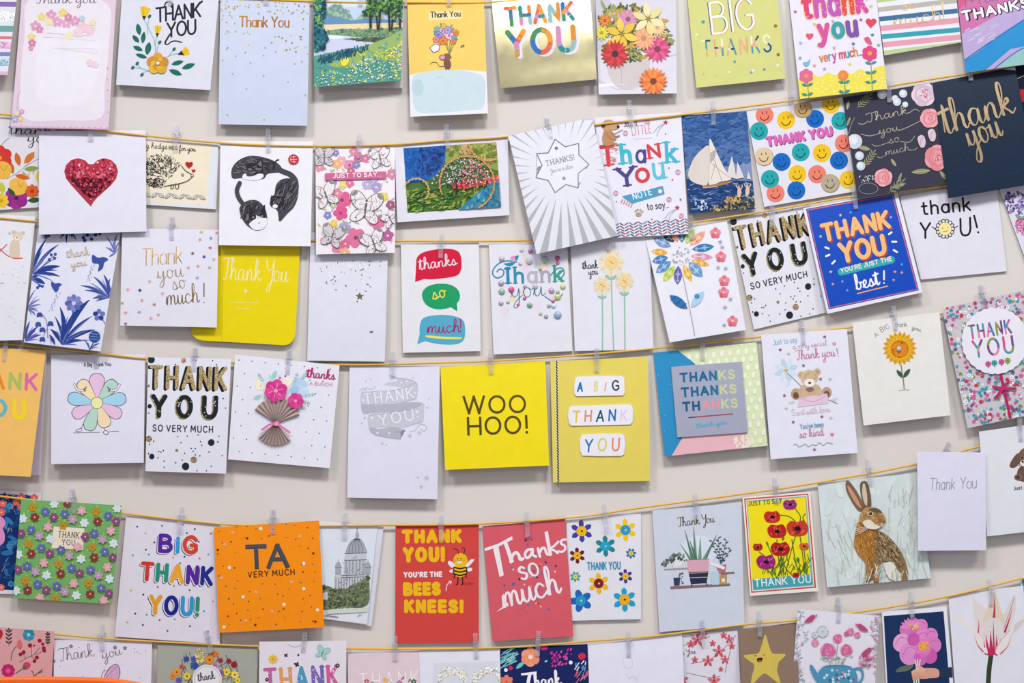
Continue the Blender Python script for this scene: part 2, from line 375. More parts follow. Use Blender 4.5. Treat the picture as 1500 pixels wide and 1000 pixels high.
    def build(s, parent):
        org = Vector(parent.location); bm = bmesh.new(); base = s.mi(s.base)
        for m, vs in s.F:
            f = [bm.verts.new(v) for v in vs]
            try: bm.faces.new(f).material_index = m
            except ValueError: pass
        if bm.faces:
            bmesh.ops.triangulate(bm, faces=[f for f in bm.faces if len(f.verts) > 4])
            if s.clip:
                o = s.q; cx = sum(p[0] for p in o)/4; cy = sum(p[1] for p in o)/4
                for i in range(4):
                    a, b = o[i], o[(i+1) % 4]; nx, ny = b[1]-a[1], -(b[0]-a[0])
                    if nx*(cx-a[0])+ny*(cy-a[1]) > 0: nx, ny = -nx, -ny
                    L = math.hypot(nx, ny)
                    bmesh.ops.bisect_plane(bm, geom=bm.verts[:]+bm.edges[:]+bm.faces[:], dist=1e-5, plane_co=(a[0]-nx/L*.15, a[1]-ny/L*.15, 0), plane_no=(nx/L, ny/L, 0), clear_outer=True)
        # the sheet of card itself: front, back and cut edges
        out = [s.pt(p) for p in s.outline] if False else list(s.outline); N = len(out)
        sg = sum(out[i][0]*out[(i+1) % N][1]-out[(i+1) % N][0]*out[i][1] for i in range(N))
        if sg > 0: out = out[::-1]
        def add(vs): bm.faces.new([bm.verts.new(v) for v in vs]).material_index = base
        add([(x, y, s.z0) for x, y in out]); add([(x, y, s.z0-s.th) for x, y in out[::-1]])
        for i in range(N):
            a, b = out[i], out[(i+1) % N]; add([(*a, s.z0-s.th), (*b, s.z0-s.th), (*b, s.z0), (*a, s.z0)])
        if s.curve:
            ny = Vector((-s.ax[1], s.ax[0])).normalized()
            bmesh.ops.triangulate(bm, faces=[f for f in bm.faces if len(f.verts) > 4])
            for i in range(1, 10):
                t = i/10
                bmesh.ops.bisect_plane(bm, geom=bm.verts[:]+bm.edges[:]+bm.faces[:], dist=1e-5, plane_co=(s.o[0]+s.ay[0]*t, s.o[1]+s.ay[1]*t, 0), plane_no=(ny.x, ny.y, 0))
        for v in bm.verts: v.co = world(v.co.x, v.co.y, s.d(v.co.x, v.co.y)+v.co.z)-org
        # drawn faces may wind either way in pixel space: make every one face outwards
        flip = [f for f in bm.faces if f.normal.length and f.calc_center_median() is not None]
        bm.normal_update()
        nb = [f for f in bm.faces if f.normal.y > .5 and f.material_index != base]
        bmesh.ops.reverse_faces(bm, faces=nb)
        return link(s.name, bm, [mat(k) for k in s.mats], parent, True)

DEPTH = {'D': (4.2, 9, 4.9, 22), 'U': (2, 2.8, 2.6, 5), 'O': (4.2, 14, 4.9, 24), 'S': (10, 15, 10.7, 25), 'F': (4.2, 5, 4.9, 7)}
CARDS = []
class Card(Sheet):
    def __init__(s, short, label, quad, base, depth='D', back='#d9d8e2', bq=None, outline=None, curve=None, lean=None, group=None):
        q = pairs(quad); dp = DEPTH[depth] if isinstance(depth, str) else depth
        rnd = random.Random(len(CARDS)*7+3)
        flat = depth in ('U', 'F') or (not isinstance(depth, str) and dp[3]-dp[2] < 8)
        super().__init__(q, (dp[2], dp[3], 0 if flat or lean is None else lean), base, pairs(outline) if outline else None,
                         curve=(.4 if flat else rnd.uniform(.8, 2.4)) if curve is None else curve)
        s.short = short; s.dp = dp; s.parts = []
        bx, by = (q[2][0]+q[3][0])/2, (q[2][1]+q[3][1])/2
        s.root = empty('greeting_card', world(bx, by, dp[1]))
        tag(s.root, label, 'greeting card', 'thank you cards pegged along the strings')
        s.backsheet = Sheet(pairs(bq) if bq else q, (dp[0], dp[1], 0), back, pairs(outline) if outline and not bq else None, curve=.25*s.curve, name='back_panel')
        CARDS.append(s)
    def part(s, name, outline, base, z=1.5, th=1.2, label=None):
        p = Sheet(s.q, s.dep, base, pairs(outline), z0=z, thick=th, curve=s.curve, name=name, clip=False)
        p.label = label; s.parts.append(p); return p
    def dome(s, m, x, y, r, name='gem', hgt=.6, z=.1):
        """a domed stick-on jewel"""
        s.parts.append(('dome', name, m, x, y, r, hgt, z))
    def finish(s):
        org = Vector(s.root.location)
        s.backsheet.build(s.root); s.build(s.root)
        for p in s.parts:
            if isinstance(p, Sheet):
                o = p.build(s.root)
                if p.label: o['label'] = p.label
                for c in getattr(p, 'kids', []): c(o)
            elif callable(p): p(s)
            else:
                _, name, m, x, y, r, hg, z = p; bm = bmesh.new(); rings = []
                for j in range(4):
                    a = j/4*math.pi/2; n = 12
                    rings.append([bm.verts.new(world(x+r*math.cos(a)*math.cos(t), y+r*math.cos(a)*math.sin(t), s.d(x, y)+z+r*hg*math.sin(a))-org) for t in [2*math.pi*i/n for i in range(n)]])
                top = bm.verts.new(world(x, y, s.d(x, y)+z+r*hg)-org)
                for a, b in zip(rings, rings[1:]):
                    for i in range(12): bm.faces.new([a[i], b[i], b[(i+1) % 12], a[(i+1) % 12]])
                for i in range(12): bm.faces.new([rings[-1][i], top, rings[-1][(i+1) % 12]])
                bm.faces.new(rings[0])
                bmesh.ops.recalc_face_normals(bm, faces=bm.faces[:])
                link(name, bm, [mat(m)], s.root, True)
# small drawn motifs -------------------------------------------------
def bfly(s, x, y, r, ang, fill, edge, tip=None):
    for a, k in ((50, 1), (130, 1), (-40, .75), (-140, .75)):
        t = math.radians(a+ang); cx, cy = x+r*.55*k*math.cos(t), y-r*.55*k*math.sin(t)
        s.D(edge, cx, cy, r*.52*k, r*.33*k, a+ang); s.D(fill, cx, cy, r*.485*k, r*.297*k, a+ang)
        if tip and k == 1: s.D(tip, x+r*.92*math.cos(t), y-r*.92*math.sin(t), r*.09, r*.17, a+ang)
    t = math.radians(90+ang); s.L(edge, r*.1, x-r*.3*math.cos(t), y+r*.3*math.sin(t), x+r*.3*math.cos(t), y-r*.3*math.sin(t))
def sprig(s, m, x, y, l, ang, n=5, ll=5, lw=2, stem=.7, ms=None):
    a = math.radians(ang); s.L(ms or m, stem, x, y, x+l*math.cos(a), y-l*math.sin(a))
    for i in range(n):
        t = (i+.6)/n*l; px, py = x+t*math.cos(a), y-t*math.sin(a)
        for sg in (-1, 1): s.VV(m, px, py, ll, lw, ang+sg*45)
    s.VV(m, x+l*math.cos(a), y-l*math.sin(a), ll, lw, ang)
def rose(s, x, y, r, cols):
    n = len(cols); a, b, c_ = cols[0], cols[1 % n], cols[2 % n]
    for i in range(6):
        t = math.radians(60*i+x*13); s.D(a if i % 2 else b, x+r*.5*math.cos(t), y-r*.5*math.sin(t), r*.54, r*.46, math.degrees(t)+90)
    s.D(a, x, y, r*.72)
    for i in range(5):
        t = math.radians(72*i+x*7); s.D(b if i % 2 else a, x+r*.3*math.cos(t), y-r*.3*math.sin(t), r*.4, r*.3, math.degrees(t)+90)
        s.C(c_, max(.6, r*.05), *[v for k in range(5) for v in (x+r*.56*math.cos(t-.6+.3*k), y-r*.56*math.sin(t-.6+.3*k))])
    s.D(b, x, y, r*.3)
    s.C(c_, max(.7, r*.08), *[v for k in range(10) for v in (x+r*(.04+.03*k)*math.cos(k*.9), y-r*(.04+.03*k)*math.sin(k*.9))])
def snow(s, m, x, y, r):
    for a in range(0, 180, 45):
        t = math.radians(a); s.L(m, .45, x-r*math.cos(t), y-r*math.sin(t), x+r*math.cos(t), y+r*math.sin(t))
# ---------------------------------------------------------------- the room: wall and floor
wm = bpy.data.materials.new('warm grey emulsion paint'); wm.use_nodes = True
n = wm.node_tree; b = n.nodes['Principled BSDF']; b.inputs['Roughness'].default_value = .8; b.inputs['Specular IOR Level'].default_value = .2
t = n.nodes.new('ShaderNodeTexNoise'); t.inputs['Scale'].default_value = 3; t.inputs['Detail'].default_value = 4
g = n.nodes.new('ShaderNodeTexCoord'); n.links.new(g.outputs['Object'], t.inputs['Vector'])
r = n.nodes.new('ShaderNodeValToRGB'); n.links.new(t.outputs[0], r.inputs[0])
WALL = '#dcd6d1'
r.color_ramp.elements[0].color = (*[v*.97 for v in lin(WALL)], 1); r.color_ramp.elements[1].color = (*[v*1.03 for v in lin(WALL)], 1)
n.links.new(r.outputs[0], b.inputs['Base Color'])
t2 = n.nodes.new('ShaderNodeTexNoise'); t2.inputs['Scale'].default_value = 500; n.links.new(g.outputs['Object'], t2.inputs['Vector'])
bp = n.nodes.new('ShaderNodeBump'); bp.inputs['Strength'].default_value = .06; bp.inputs['Distance'].default_value = .001
n.links.new(t2.outputs[0], bp.inputs['Height']); n.links.new(bp.outputs[0], b.inputs['Normal'])
def boxbm(bm, c, s, bev=0, mi=0):
    r = bmesh.ops.create_cube(bm, size=1)
    for v in r['verts']: v.co = Vector((v.co.x*s[0]+c[0], v.co.y*s[1]+c[1], v.co.z*s[2]+c[2]))
    if bev:
        e = list({e for v in r['verts'] for e in v.link_edges})
        bmesh.ops.bevel(bm, geom=e, offset=bev, segments=2, affect='EDGES', profile=.6)
bm = bmesh.new(); boxbm(bm, (0, .05, 1.35), (5, .1, 2.7)); tag(link('wall_back', bm, [wm]), kind='structure')
fm = simple('grey vinyl flooring', (.35, .34, .33), .5)
nn = fm.node_tree; tx = nn.nodes.new('ShaderNodeTexNoise'); tx.inputs['Scale'].default_value = 120
cr = nn.nodes.new('ShaderNodeValToRGB'); cr.color_ramp.elements[0].color = (.3, .29, .28, 1); cr.color_ramp.elements[1].color = (.4, .39, .38, 1)
nn.links.new(tx.outputs[0], cr.inputs[0]); nn.links.new(cr.outputs[0], nn.nodes['Principled BSDF'].inputs['Base Color'])
bm = bmesh.new(); boxbm(bm, (0, -2.5, -.05), (5, 5, .1)); tag(link('floor', bm, [fm]), kind='structure')

# ---------------------------------------------------------------- strings
twine = bpy.data.materials.new('mustard twine'); twine.use_nodes = True
n = twine.node_tree; b = n.nodes['Principled BSDF']; b.inputs['Roughness'].default_value = .7
wv = n.nodes.new('ShaderNodeTexWave'); wv.inputs['Scale'].default_value = 260; wv.bands_direction = 'DIAGONAL'
g = n.nodes.new('ShaderNodeTexCoord'); n.links.new(g.outputs['Object'], wv.inputs['Vector'])
r = n.nodes.new('ShaderNodeValToRGB'); n.links.new(wv.outputs[0], r.inputs[0])
r.color_ramp.elements[0].color = (*lin('#cb9528'), 1); r.color_ramp.elements[1].color = (*lin('#efc65e'), 1); n.links.new(r.outputs[0], b.inputs['Base Color'])
def twine_string(label, pts, rad=.0014):
    p = catmull(pairs(pts), n=8); w3 = [world(x, y, 7.4) for x, y in p]; org = w3[len(w3)//2]
    bm = bmesh.new(); rings = []
    for i, c in enumerate(w3):
        a = w3[max(i-1, 0)]; d = (w3[min(i+1, len(w3)-1)]-a).normalized(); y = Vector((0, -1, 0)); z = d.cross(y).normalized()
        rings.append([bm.verts.new(c-org+(y*math.cos(t)+z*math.sin(t))*rad) for t in [2*math.pi*k/8 for k in range(8)]])
    for a, b_ in zip(rings, rings[1:]):
        for k in range(8): bm.faces.new([a[k], b_[k], b_[(k+1) % 8], a[(k+1) % 8]])
    bm.faces.new(rings[0][::-1]); bm.faces.new(rings[-1]); bmesh.ops.recalc_face_normals(bm, faces=bm.faces[:])
    o = link('twine_string', bm, [twine], None, True); o.location = org
    tag(o, label, 'string', 'mustard strings strung across the wall')
twine_string('mustard twine along the top edge holding the mouse and landscape cards', [-120, -30, 200, -10, 460, 2, 600, 3.5, 760, 0, 1000, -40, 1300, -95, 1620, -160])
twine_string('mustard twine sagging over the red heart, cat and sailboat cards', [-120, 160, 0, 167, 60, 177, 155, 192, 320, 209, 455, 214, 570, 212, 650, 206, 745, 200, 870, 183, 1000, 168, 1095, 156, 1230, 138, 1365, 116, 1440, 104, 1620, 72])
twine_string('mustard twine over the speech bubble and glitter lettered cards', [-120, 308, 50, 324, 200, 340, 400, 351, 585, 353, 775, 352, 900, 342, 1020, 325, 1130, 308, 1245, 288, 1310, 281, 1460, 262, 1620, 238])
twine_string('mustard twine over the flower hug, woo hoo and yellow plaque cards', [-120, 492, 20, 505, 95, 512, 160, 519, 215, 525, 335, 531, 505, 534, 580, 533, 650, 531, 730, 528, 860, 519, 1000, 506, 1115, 493, 1240, 480, 1375, 460, 1500, 440, 1620, 418])
twine_string('mustard twine over the big thank you, bees and poppy cards', [-120, 715, 30, 730, 177, 751, 320, 767, 375, 769, 435, 770, 560, 769, 700, 767, 845, 757, 935, 744, 1090, 723, 1190, 708, 1345, 679, 1440, 652, 1620, 605])
twine_string('mustard twine lowest on the wall above the star and tulip cards', [-120, 910, 75, 928, 170, 936, 322, 944, 440, 948, 560, 950, 650, 950, 760, 947, 860, 939, 960, 931, 1085, 915, 1165, 908, 1285, 892, 1390, 873, 1500, 846, 1620, 815])

# ---------------------------------------------------------------- clear plastic pegs
def clear_plastic(name, k, milk, col=(.86, .87, .93)):
    m = bpy.data.materials.new(name); m.use_nodes = True; n = m.node_tree; n.nodes.clear()
    out = n.nodes.new('ShaderNodeOutputMaterial'); tr = n.nodes.new('ShaderNodeBsdfTransparent'); tr.inputs[0].default_value = (.97, .97, .985, 1)
    gl = n.nodes.new('ShaderNodeBsdfPrincipled'); gl.inputs['Base Color'].default_value = (*col, 1); gl.inputs['Roughness'].default_value = .12; gl.inputs['Specular IOR Level'].default_value = .8
    fr = n.nodes.new('ShaderNodeLayerWeight'); fr.inputs[0].default_value = k
    mr_ = n.nodes.new('ShaderNodeMapRange'); mr_.inputs[3].default_value = milk; mr_.inputs[4].default_value = .75
    mx = n.nodes.new('ShaderNodeMixShader'); n.links.new(fr.outputs['Facing'], mr_.inputs[0]); n.links.new(mr_.outputs[0], mx.inputs[0])
    n.links.new(tr.outputs[0], mx.inputs[1]); n.links.new(gl.outputs[0], mx.inputs[2]); n.links.new(mx.outputs[0], out.inputs[0])
    return m
clear = clear_plastic('clear plastic', .35, .1)
wire = clear_plastic('clear plastic spring', .5, .45, (.42, .43, .5))
def arm(front):
    bm = bmesh.new(); sg = -1 if front else 1
    boxbm(bm, (0, sg*.0011, .0125), (.0066, .0013, .012), .0004)
    for k in range(3): boxbm(bm, (0, sg*.0019, .0095+k*.003), (.0060, .0006, .0008), .0002)
    boxbm(bm, (0, sg*.0011, .0035), (.0078, .0019, .0060), .0005)
    boxbm(bm, (0, sg*.0003, -.0085), (.0066, .0015, .018), .0004)
    boxbm(bm, (0, sg*.0012, -.0145), (.0052, .0006, .005), .0002)
    return bm
def springbm(span):
    bm = bmesh.new()
    for x in (-.0036, .0036):
        pts = [(x, -.0007, .0062), (x, span+.0007, .0062)]
        boxbm(bm, (x, span/2, .0055), (.0007, span+.003, .0007), .0002)
    for y in (-.0014, span+.0014):
        boxbm(bm, (0, y, .0055), (.0072, .0006, .0006), .0002)
        boxbm(bm, (0, y, .0020), (.0006, .0006, .0066), .0001)
    return bm
PEG = {}
def peg(card, x, y0, y1, ang=0, over=False):
    """a peg seen from pixel (x, y0) down to (x, y1); over = grips a card that hangs in front of the string"""
    d0, d1 = (3.2, 12.6) if over else (1.0, 9.6)
    k = 'o' if over else 'n'
    c = world(x, y0+16.5, d1); root = empty('clothes_peg', c); root.rotation_euler = (0, math.radians(-ang), 0)
    tag(root, 'clear plastic mini peg gripping the '+card, 'peg', 'clear plastic pegs on the strings')
    if k not in PEG:
        sp = (d1-d0)*.001
        a = link('front_arm', arm(True), [clear], root); b_ = link('rear_arm', arm(False), [clear], root); b_.location = (0, sp, 0)
        s = link('spring', springbm(sp), [wire], root); PEG[k] = (a, b_, s)
    else:
        for o in PEG[k]:
            q = o.copy(); COL.objects.link(q); q.parent = root

# ---------------------------------------------------------------- orange plastic chair standing in front of the wall, only its top edge in view
orange = simple('orange moulded plastic', lin('#f0640c'), .35)
no = orange.node_tree; nz = no.nodes.new('ShaderNodeTexNoise'); nz.inputs['Scale'].default_value = 700
nb = no.nodes.new('ShaderNodeBump'); nb.inputs['Strength'].default_value = .08; no.links.new(nz.outputs[0], nb.inputs['Height']); no.links.new(nb.outputs[0], no.nodes['Principled BSDF'].inputs['Normal'])
steel = simple('grey steel tube', (.45, .45, .47), .3, 1)
def chair():
    yc = -.42; kk = (CAM_D+yc)/CAM_D*.001
    xm = (60-750)*kk; top = CAM_Z-(991-500)*kk
    root = empty('plastic_chair', (xm, yc-.2, 0)); tag(root, 'orange plastic chair with only its curved top edge showing at bottom left', 'chair')
    def shell(prof, name, half, nx=24):
        bm = bmesh.new(); grid = []
        for j, (y, z, hw, sag) in enumerate(prof):
            row = []
            for i in range(nx+1):
                u = -1+2*i/nx
                row.append(bm.verts.new((u*hw, y-.05*(1-abs(u)**2.2)*0-sag*u*u*0+.035*u*u*-1, z-(sag*abs(u)**5))))
            grid.append(row)
        for a, b_ in zip(grid, grid[1:]):
            for i in range(nx): bm.faces.new([a[i], a[i+1], b_[i+1], b_[i]])
        bmesh.ops.recalc_face_normals(bm, faces=bm.faces[:])
        o = link(name, bm, [orange], root, True); m = o.modifiers.new('thickness', 'SOLIDIFY'); m.thickness = .008; m.offset = 0
        bv = o.modifiers.new('edge', 'BEVEL'); bv.width = .003; bv.segments = 3; bv.limit_method = 'ANGLE'
        return o
    # the sitter's back is towards the wall: backrest at the far side
    P0 = .2
    shell([(P0, top, .195, .05), (P0+.004, top-.03, .205, .035), (P0, top-.1, .21, .01), (P0-.01, top-.2, .205, 0), (P0-.03, top-.3, .2, 0), (P0-.06, .49, .2, 0)], 'backrest', .2)
    shell([(P0-.06, .488, .2, 0), (P0-.09, .455, .2, 0), (P0-.16, .44, .205, 0), (P0-.3, .445, .205, 0), (P0-.42, .455, .2, 0), (P0-.45, .435, .19, .01)], 'seat', .2)
    for sx_ in (-1, 1):
        for y0, y1 in ((P0-.1, P0+.02), (P0-.36, P0-.44)):
            bm = bmesh.new(); A = Vector((sx_*.15, y0, .435)); B = Vector((sx_*.2, y1, .008)); d = (B-A).normalized(); s1 = d.orthogonal().normalized(); s2 = d.cross(s1)
            rr = [[bm.verts.new(c+(s1*math.cos(t)+s2*math.sin(t))*.011) for t in [2*math.pi*k/12 for k in range(12)]] for c in (A, B)]
            for k in range(12): bm.faces.new([rr[0][k], rr[0][(k+1) % 12], rr[1][(k+1) % 12], rr[1][k]])
            bm.faces.new(rr[0][::-1]); bm.faces.new(rr[1]); bmesh.ops.recalc_face_normals(bm, faces=bm.faces[:])
            lg = link('leg', bm, [steel], root, True)
            bm = bmesh.new(); bmesh.ops.create_cone(bm, segments=12, radius1=.015, radius2=.013, depth=.03, cap_ends=True); 
            for v in bm.verts: v.co += Vector((B.x, B.y, .015))
            link('rubber_foot', bm, [simple('black rubber', (.03, .03, .03), .8)], lg)
chair()
# ================================================================ top row
def bands(c, rows, x0, x1, slope):
    for y, w_, m in rows: c.L(m, w_, x0, y-slope*(x0-x1)*0, x1, y+slope*(x1-x0), cap='b')
c = Card('striped card at the top left corner', 'card with purple, teal and pink stripes in the top left corner', [-75, -45, 30, -45, 11, 110, -80, 108], '#dfdfe8', 'O')
for y, w_, m in ((6, 7, '#8a6aae'), (24, 15, 's#b9c3d6'), (42, 9, '#6fa39f'), (55, 4, '#d9757f'), (66, 11, 's#d795b8'), (79, 6, '#7d86c2'), (91, 11, 's#8fb0dc'), (107, 5, '#d9b3cf')):
    c.L(m, w_, -80, y-1, 30, y+.5, cap='b')
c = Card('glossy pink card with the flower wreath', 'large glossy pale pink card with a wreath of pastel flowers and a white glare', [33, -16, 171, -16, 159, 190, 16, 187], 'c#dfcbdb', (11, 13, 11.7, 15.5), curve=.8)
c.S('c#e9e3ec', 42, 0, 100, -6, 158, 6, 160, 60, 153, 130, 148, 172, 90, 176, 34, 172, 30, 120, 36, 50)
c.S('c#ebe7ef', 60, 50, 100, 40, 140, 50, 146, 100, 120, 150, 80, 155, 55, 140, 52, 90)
c.T('Thank you', (52, 6), (142, 5), 16, 'c#77727f', 1.8, 'c', con=.4)
for x, y, r, m in ((61, 25, 7, '#e9d68f'), (75, 22, 8, '#dc9fc4'), (92, 19, 7, '#e8d472'), (84, 32, 8, '#e2a3c8'), (97, 34, 8, '#dda9cb'), (110, 31, 8, '#dfa0c6'), (122, 40, 9, '#ecc4d8'), (132, 44, 8, '#edc9da'), (101, 52, 7, '#efe6bf'), (52, 38, 8, '#dca0c3'), (58, 43, 6, '#d58fb6'), (46, 54, 6, '#e9d588'), (47, 63, 6, '#d77fb0'), (45, 71, 4, '#dc93bb'), (72, 32, 6, '#efdfb0'), (100, 25, 6, '#d98fb8'), (115, 47, 8, '#eed2df'), (132, 92, 6, '#ecd0da'), (140, 95, 5, '#e9d7e0'), (120, 27, 5, '#b9cfe0'), (136, 33, 5, '#e9e0b9')):
    c.flower(m, x, y, r, 5, '#efdcae', r*.22)
for x, y, r, m in ((22, 175, 5, '#a9b9de'), (27, 168, 4, '#cf9cc9'), (32, 163, 4, '#d7a3cf'), (24, 166, 4, '#eddcae'), (30, 174, 4, '#efd080'), (19, 169, 3, '#e3b8cf')): c.flower(m, x, y, r, 5, '#efe3c0', r*.25)
c.L('c#c9b9cc', .7, 25, 160, 26, 140, 30, 132)
for x in range(22, 158, 9): c.D('c#9a8394', x, 184.5+x*.014, .7)
for y in range(100, 180, 16): c.D('c#9a8394', 157.5, y, .7)
c.L('c#d9a8cf', 2, 17, 186, 159, 189)

c = Card('white card with the yellow paper rose', 'white card with black brush THANK YOU, teal leaves and a raised yellow paper flower', [179.5, -20, 322, -20, 308, 132, 170, 124], '#d9dae6', (4.2, 8, 4.9, 17))
c.T('THANK', (228, 34), (297, 25), 23, '#2b2a35', 3.6, sl=.12, con=.0, tr=1.6)
c.T('YOU', (244, 56), (290, 50), 23, '#2b2a35', 3.6, sl=.12, tr=1.6)
c.C('#2b2a35', 3, 241, 10, 243, 4, 249, 3, 253, 7, 251, 10, con=.3); c.C('#2b2a35', 2.6, 249, 50, 243, 60, 242, 64, 246, 65, 251, 61, 258, 60, 266, 62, con=.3)
c.L('#2b2a35', 3, 291, 6, 296, 2)
for a in ((203, 43, 18, 8, 100), (210, 55, 18, 7, 82), (217, 71, 20, 9, 78), (199, 57, 15, 7, -48), (202, 71, 16, 7, -25), (207, 82, 18, 6.5, -18), (260, 92, 19, 7, 15), (276, 97, 21, 8, 20), (257, 106, 21, 8, -22)):
    c.V('#1f6d5d', *a); l = a[2]*.4; t = math.radians(a[4]); c.L('#17574b', .6, a[0]-l*math.cos(t), a[1]+l*math.sin(t), a[0]+l*math.cos(t), a[1]-l*math.sin(t))
for p in ((228, 80, 226, 60, 219, 44, 211, 29), (228, 80, 228, 64, 230, 52), (229, 80, 231, 70, 234, 63), (216, 50, 217, 34, 219, 26), (245, 83, 253, 80, 262, 78), (246, 83, 250, 78, 254, 73), (220, 104, 206, 100, 195, 99), (220, 104, 212, 105, 208, 109), (206, 100, 203, 96, 201, 93)): c.C('#86b4b8', 1.1, *p)
for x, y in ((219, 24), (234, 62), (255, 72), (194.5, 99), (201, 93), (208, 109.5)): c.D('#2c6d66', x, y, 3.2, 2.3, 50)
for p, q, l in (((205, 10, 211, 9, 216, 11, 221, 13, 214, 25, 208, 25), (208, 23, 214, 24, 211, 30), (209, 11, 211, 23)), ((226, 38, 231, 37, 237, 39, 233, 50, 228, 50), (228, 48, 233, 49, 230, 55), (231, 39, 230.5, 48)), ((262, 79, 272, 68, 276, 73, 278, 80, 269, 81), (260, 80, 266, 74, 270, 81), (275, 73, 268, 78))):
    c.P('#e3bf1d', *p); c.P('#232228', *q); c.L('#c08f1a', .8, *l)
p = c.part('paper_flower', [231+15*math.cos(i*.4488)*(1 if i % 2 else .86) if k == 0 else 93+14*math.sin(i*.4488)*(1 if i % 2 else .86) for i in range(14) for k in (0, 1)], '#c98d33', 1.6, .6, 'raised yellow paper flower with a white jewel')
p.flower(['#d9a136', '#cf8e3f', '#e2b53a', '#d8a62c', '#c88846'], 231, 93, 16, 5, None, fat=.5); p.flower(['#e0b23a', '#c99532'], 231, 93, 10, 6, '#b98528', 4, fat=.5, rot=60)
c.dome('d#e8e4e4', 231, 93, 3, hgt=.7, z=1.8)

c = Card('pale blue card with gold dots', 'tall pale blue card with gold Thank You under a fall of gold dots', [323, -14, 454, -14, 450, 184, 320, 182], '#c9d2e6', (4.2, 7, 4.9, 17), back='#c9cce0', curve=3)
c.T('Thank You', (350, 40), (424, 41), 17, 'f#b3793c', 2.6, 'u', con=.3, tr=1.8)
c.scatter(210, 4, [322, -8, 454, -8, 453, 80, 321, 80], lambda x, y, r: c.D(r.choice(['g#b7a06a', 'f#b8a060', 'g#c9b483', 'g#9c8656']), x, y, 1.3) if not (345 < x < 428 and 20 < y < 46) and r.random() > (y/110) else None)
c.DD('g#b9a884', 1.2, 345, 82, 386, 81, 326, 88, 367, 92, 341, 108, 386, 111, 422, 120, 361, 130, 447, 139, 410, 159, 333, 168, 387, 175, 442, 90, 432, 93, 404, 76)

c = Card('watercolour river card', 'watercolour card of a blue river, dark trees and a white daisy meadow', [459, -12, 591, -12, 588, 118, 460, 128], 'c#bccfe6', 'D', back='#d6cfd0', bq=[460, -6, 592, -6, 590, 129, 462, 129])
c.P('c#cfdcec', 459, -12, 591, -12, 591, 8, 459, 12); c.S('c#7f9c94', 474, 34, 477, 18, 484, 9, 492, 6, 499, 10, 505, 14, 511, 19, 518, 34); c.S('c#9fb59a', 486, 22, 490, 10, 498, 10, 503, 18, 498, 24)
c.dabs(120, 17, [473, 34, 478, 16, 488, 6, 500, 8, 512, 18, 518, 34], ['#86a98a', '#9cb892', '#7397a0', '#a9bf98', '#6f93a6'], 5, 4); c.S('c#9db79b', 520, 34, 527, 23, 540, 18, 560, 22, 560, 35); c.P('c#5e8cb8', 472, 27, 492, 24, 515, 30, 540, 27, 590, 30, 590, 37, 472, 36)
c.P('c#e6d3a4', 474, 36, 590, 33, 590, 43, 474, 45); c.P('c#70936f', 472, 46, 500, 42, 540, 43, 590, 40, 590, 62, 555, 60, 520, 55, 478, 52)
c.dabs(120, 1, [474, 44, 590, 40, 590, 60, 540, 56, 480, 51], ['#4f7f6a', '#86a871', '#3f6b7f', '#96ab6a'], 5, 2)
c.S('c#c6cde3', 476, 53, 500, 52, 540, 57, 556, 61, 535, 68, 510, 71, 490, 76, 474, 76); c.S('c#566047', 502, 57, 530, 56, 556, 55, 566, 58, 556, 63, 530, 60); c.S('c#e3e6ef', 477, 53, 494, 52, 504, 55, 490, 57, 478, 56)
c.dabs(40, 2, [505, 56, 565, 54, 560, 62, 520, 60], ['#3d4a38', '#6b6a4a', '#2f4a63'], 5, 1.6, 0, 8)
c.P('c#4d9488', 460, 82, 480, 78, 505, 74, 545, 65, 590, 46, 589, 120, 460, 130); c.S('c#93b064', 540, 66, 570, 54, 590, 46, 590, 86, 550, 88, 515, 98, 482, 96, 500, 84)
c.dabs(170, 3, [462, 84, 545, 67, 588, 48, 588, 116, 462, 126], ['#57a090', '#7fae66', '#a8bf55', '#3f8a84', '#c6c84e', '#6aa0a8'], 6, 3)
c.S('c#eadb2a', 499, 88, 505, 83, 511, 86, 509, 94, 502, 97); c.dabs(40, 5, [560, 75, 589, 60, 589, 85, 555, 90], ['#dcd035', '#c9cf4a'], 4, 2)
c.strokes(90, 6, [466, 85, 500, 75, 540, 68, 535, 74, 500, 84, 470, 92], ['#1f4a66', '#285c6a', '#2f6a78'], 8, 1.4, 80, 30)
c.scatter(230, 7, [462, 112, 490, 106, 515, 94, 550, 80, 588, 64, 588, 114, 540, 120, 464, 126], lambda x, y, r: c.D(r.choice(['#eef0ee', '#e2e6e0', '#d2dcd6']), x, y, r.uniform(.5, 1.2)))
c.dabs(300, 8, [459, -8, 473, -8, 478, 14, 470, 34, 481, 56, 476, 70, 461, 76], ['#1c4f63', '#27657a', '#2f7480', '#183f52', '#4c8a7a'], 6, 4)
c.dabs(60, 9, [459, -8, 482, -8, 470, 12, 474, 35, 462, 40], ['#6f9a52', '#8cae56', '#3f7a62'], 4, 3)
for x0, x1, y1, wd in ((542, 543, 40, 3.5), (550, 553, 42, 2.2), (559, 555, 42, 2.5), (568, 571, 42, 2.8), (578, 574, 42, 2.6), (585, 586, 40, 3)): c.L('#2f3238', wd, x0, -5, x1, y1)
c.dabs(240, 10, [536, -8, 590, -8, 590, 26, 580, 34, 570, 16, 552, 22, 534, 24, 530, 16, 540, 6], ['#2d5a38', '#3f6f3f', '#5a8a48', '#24493f', '#7aa055'], 5, 3)

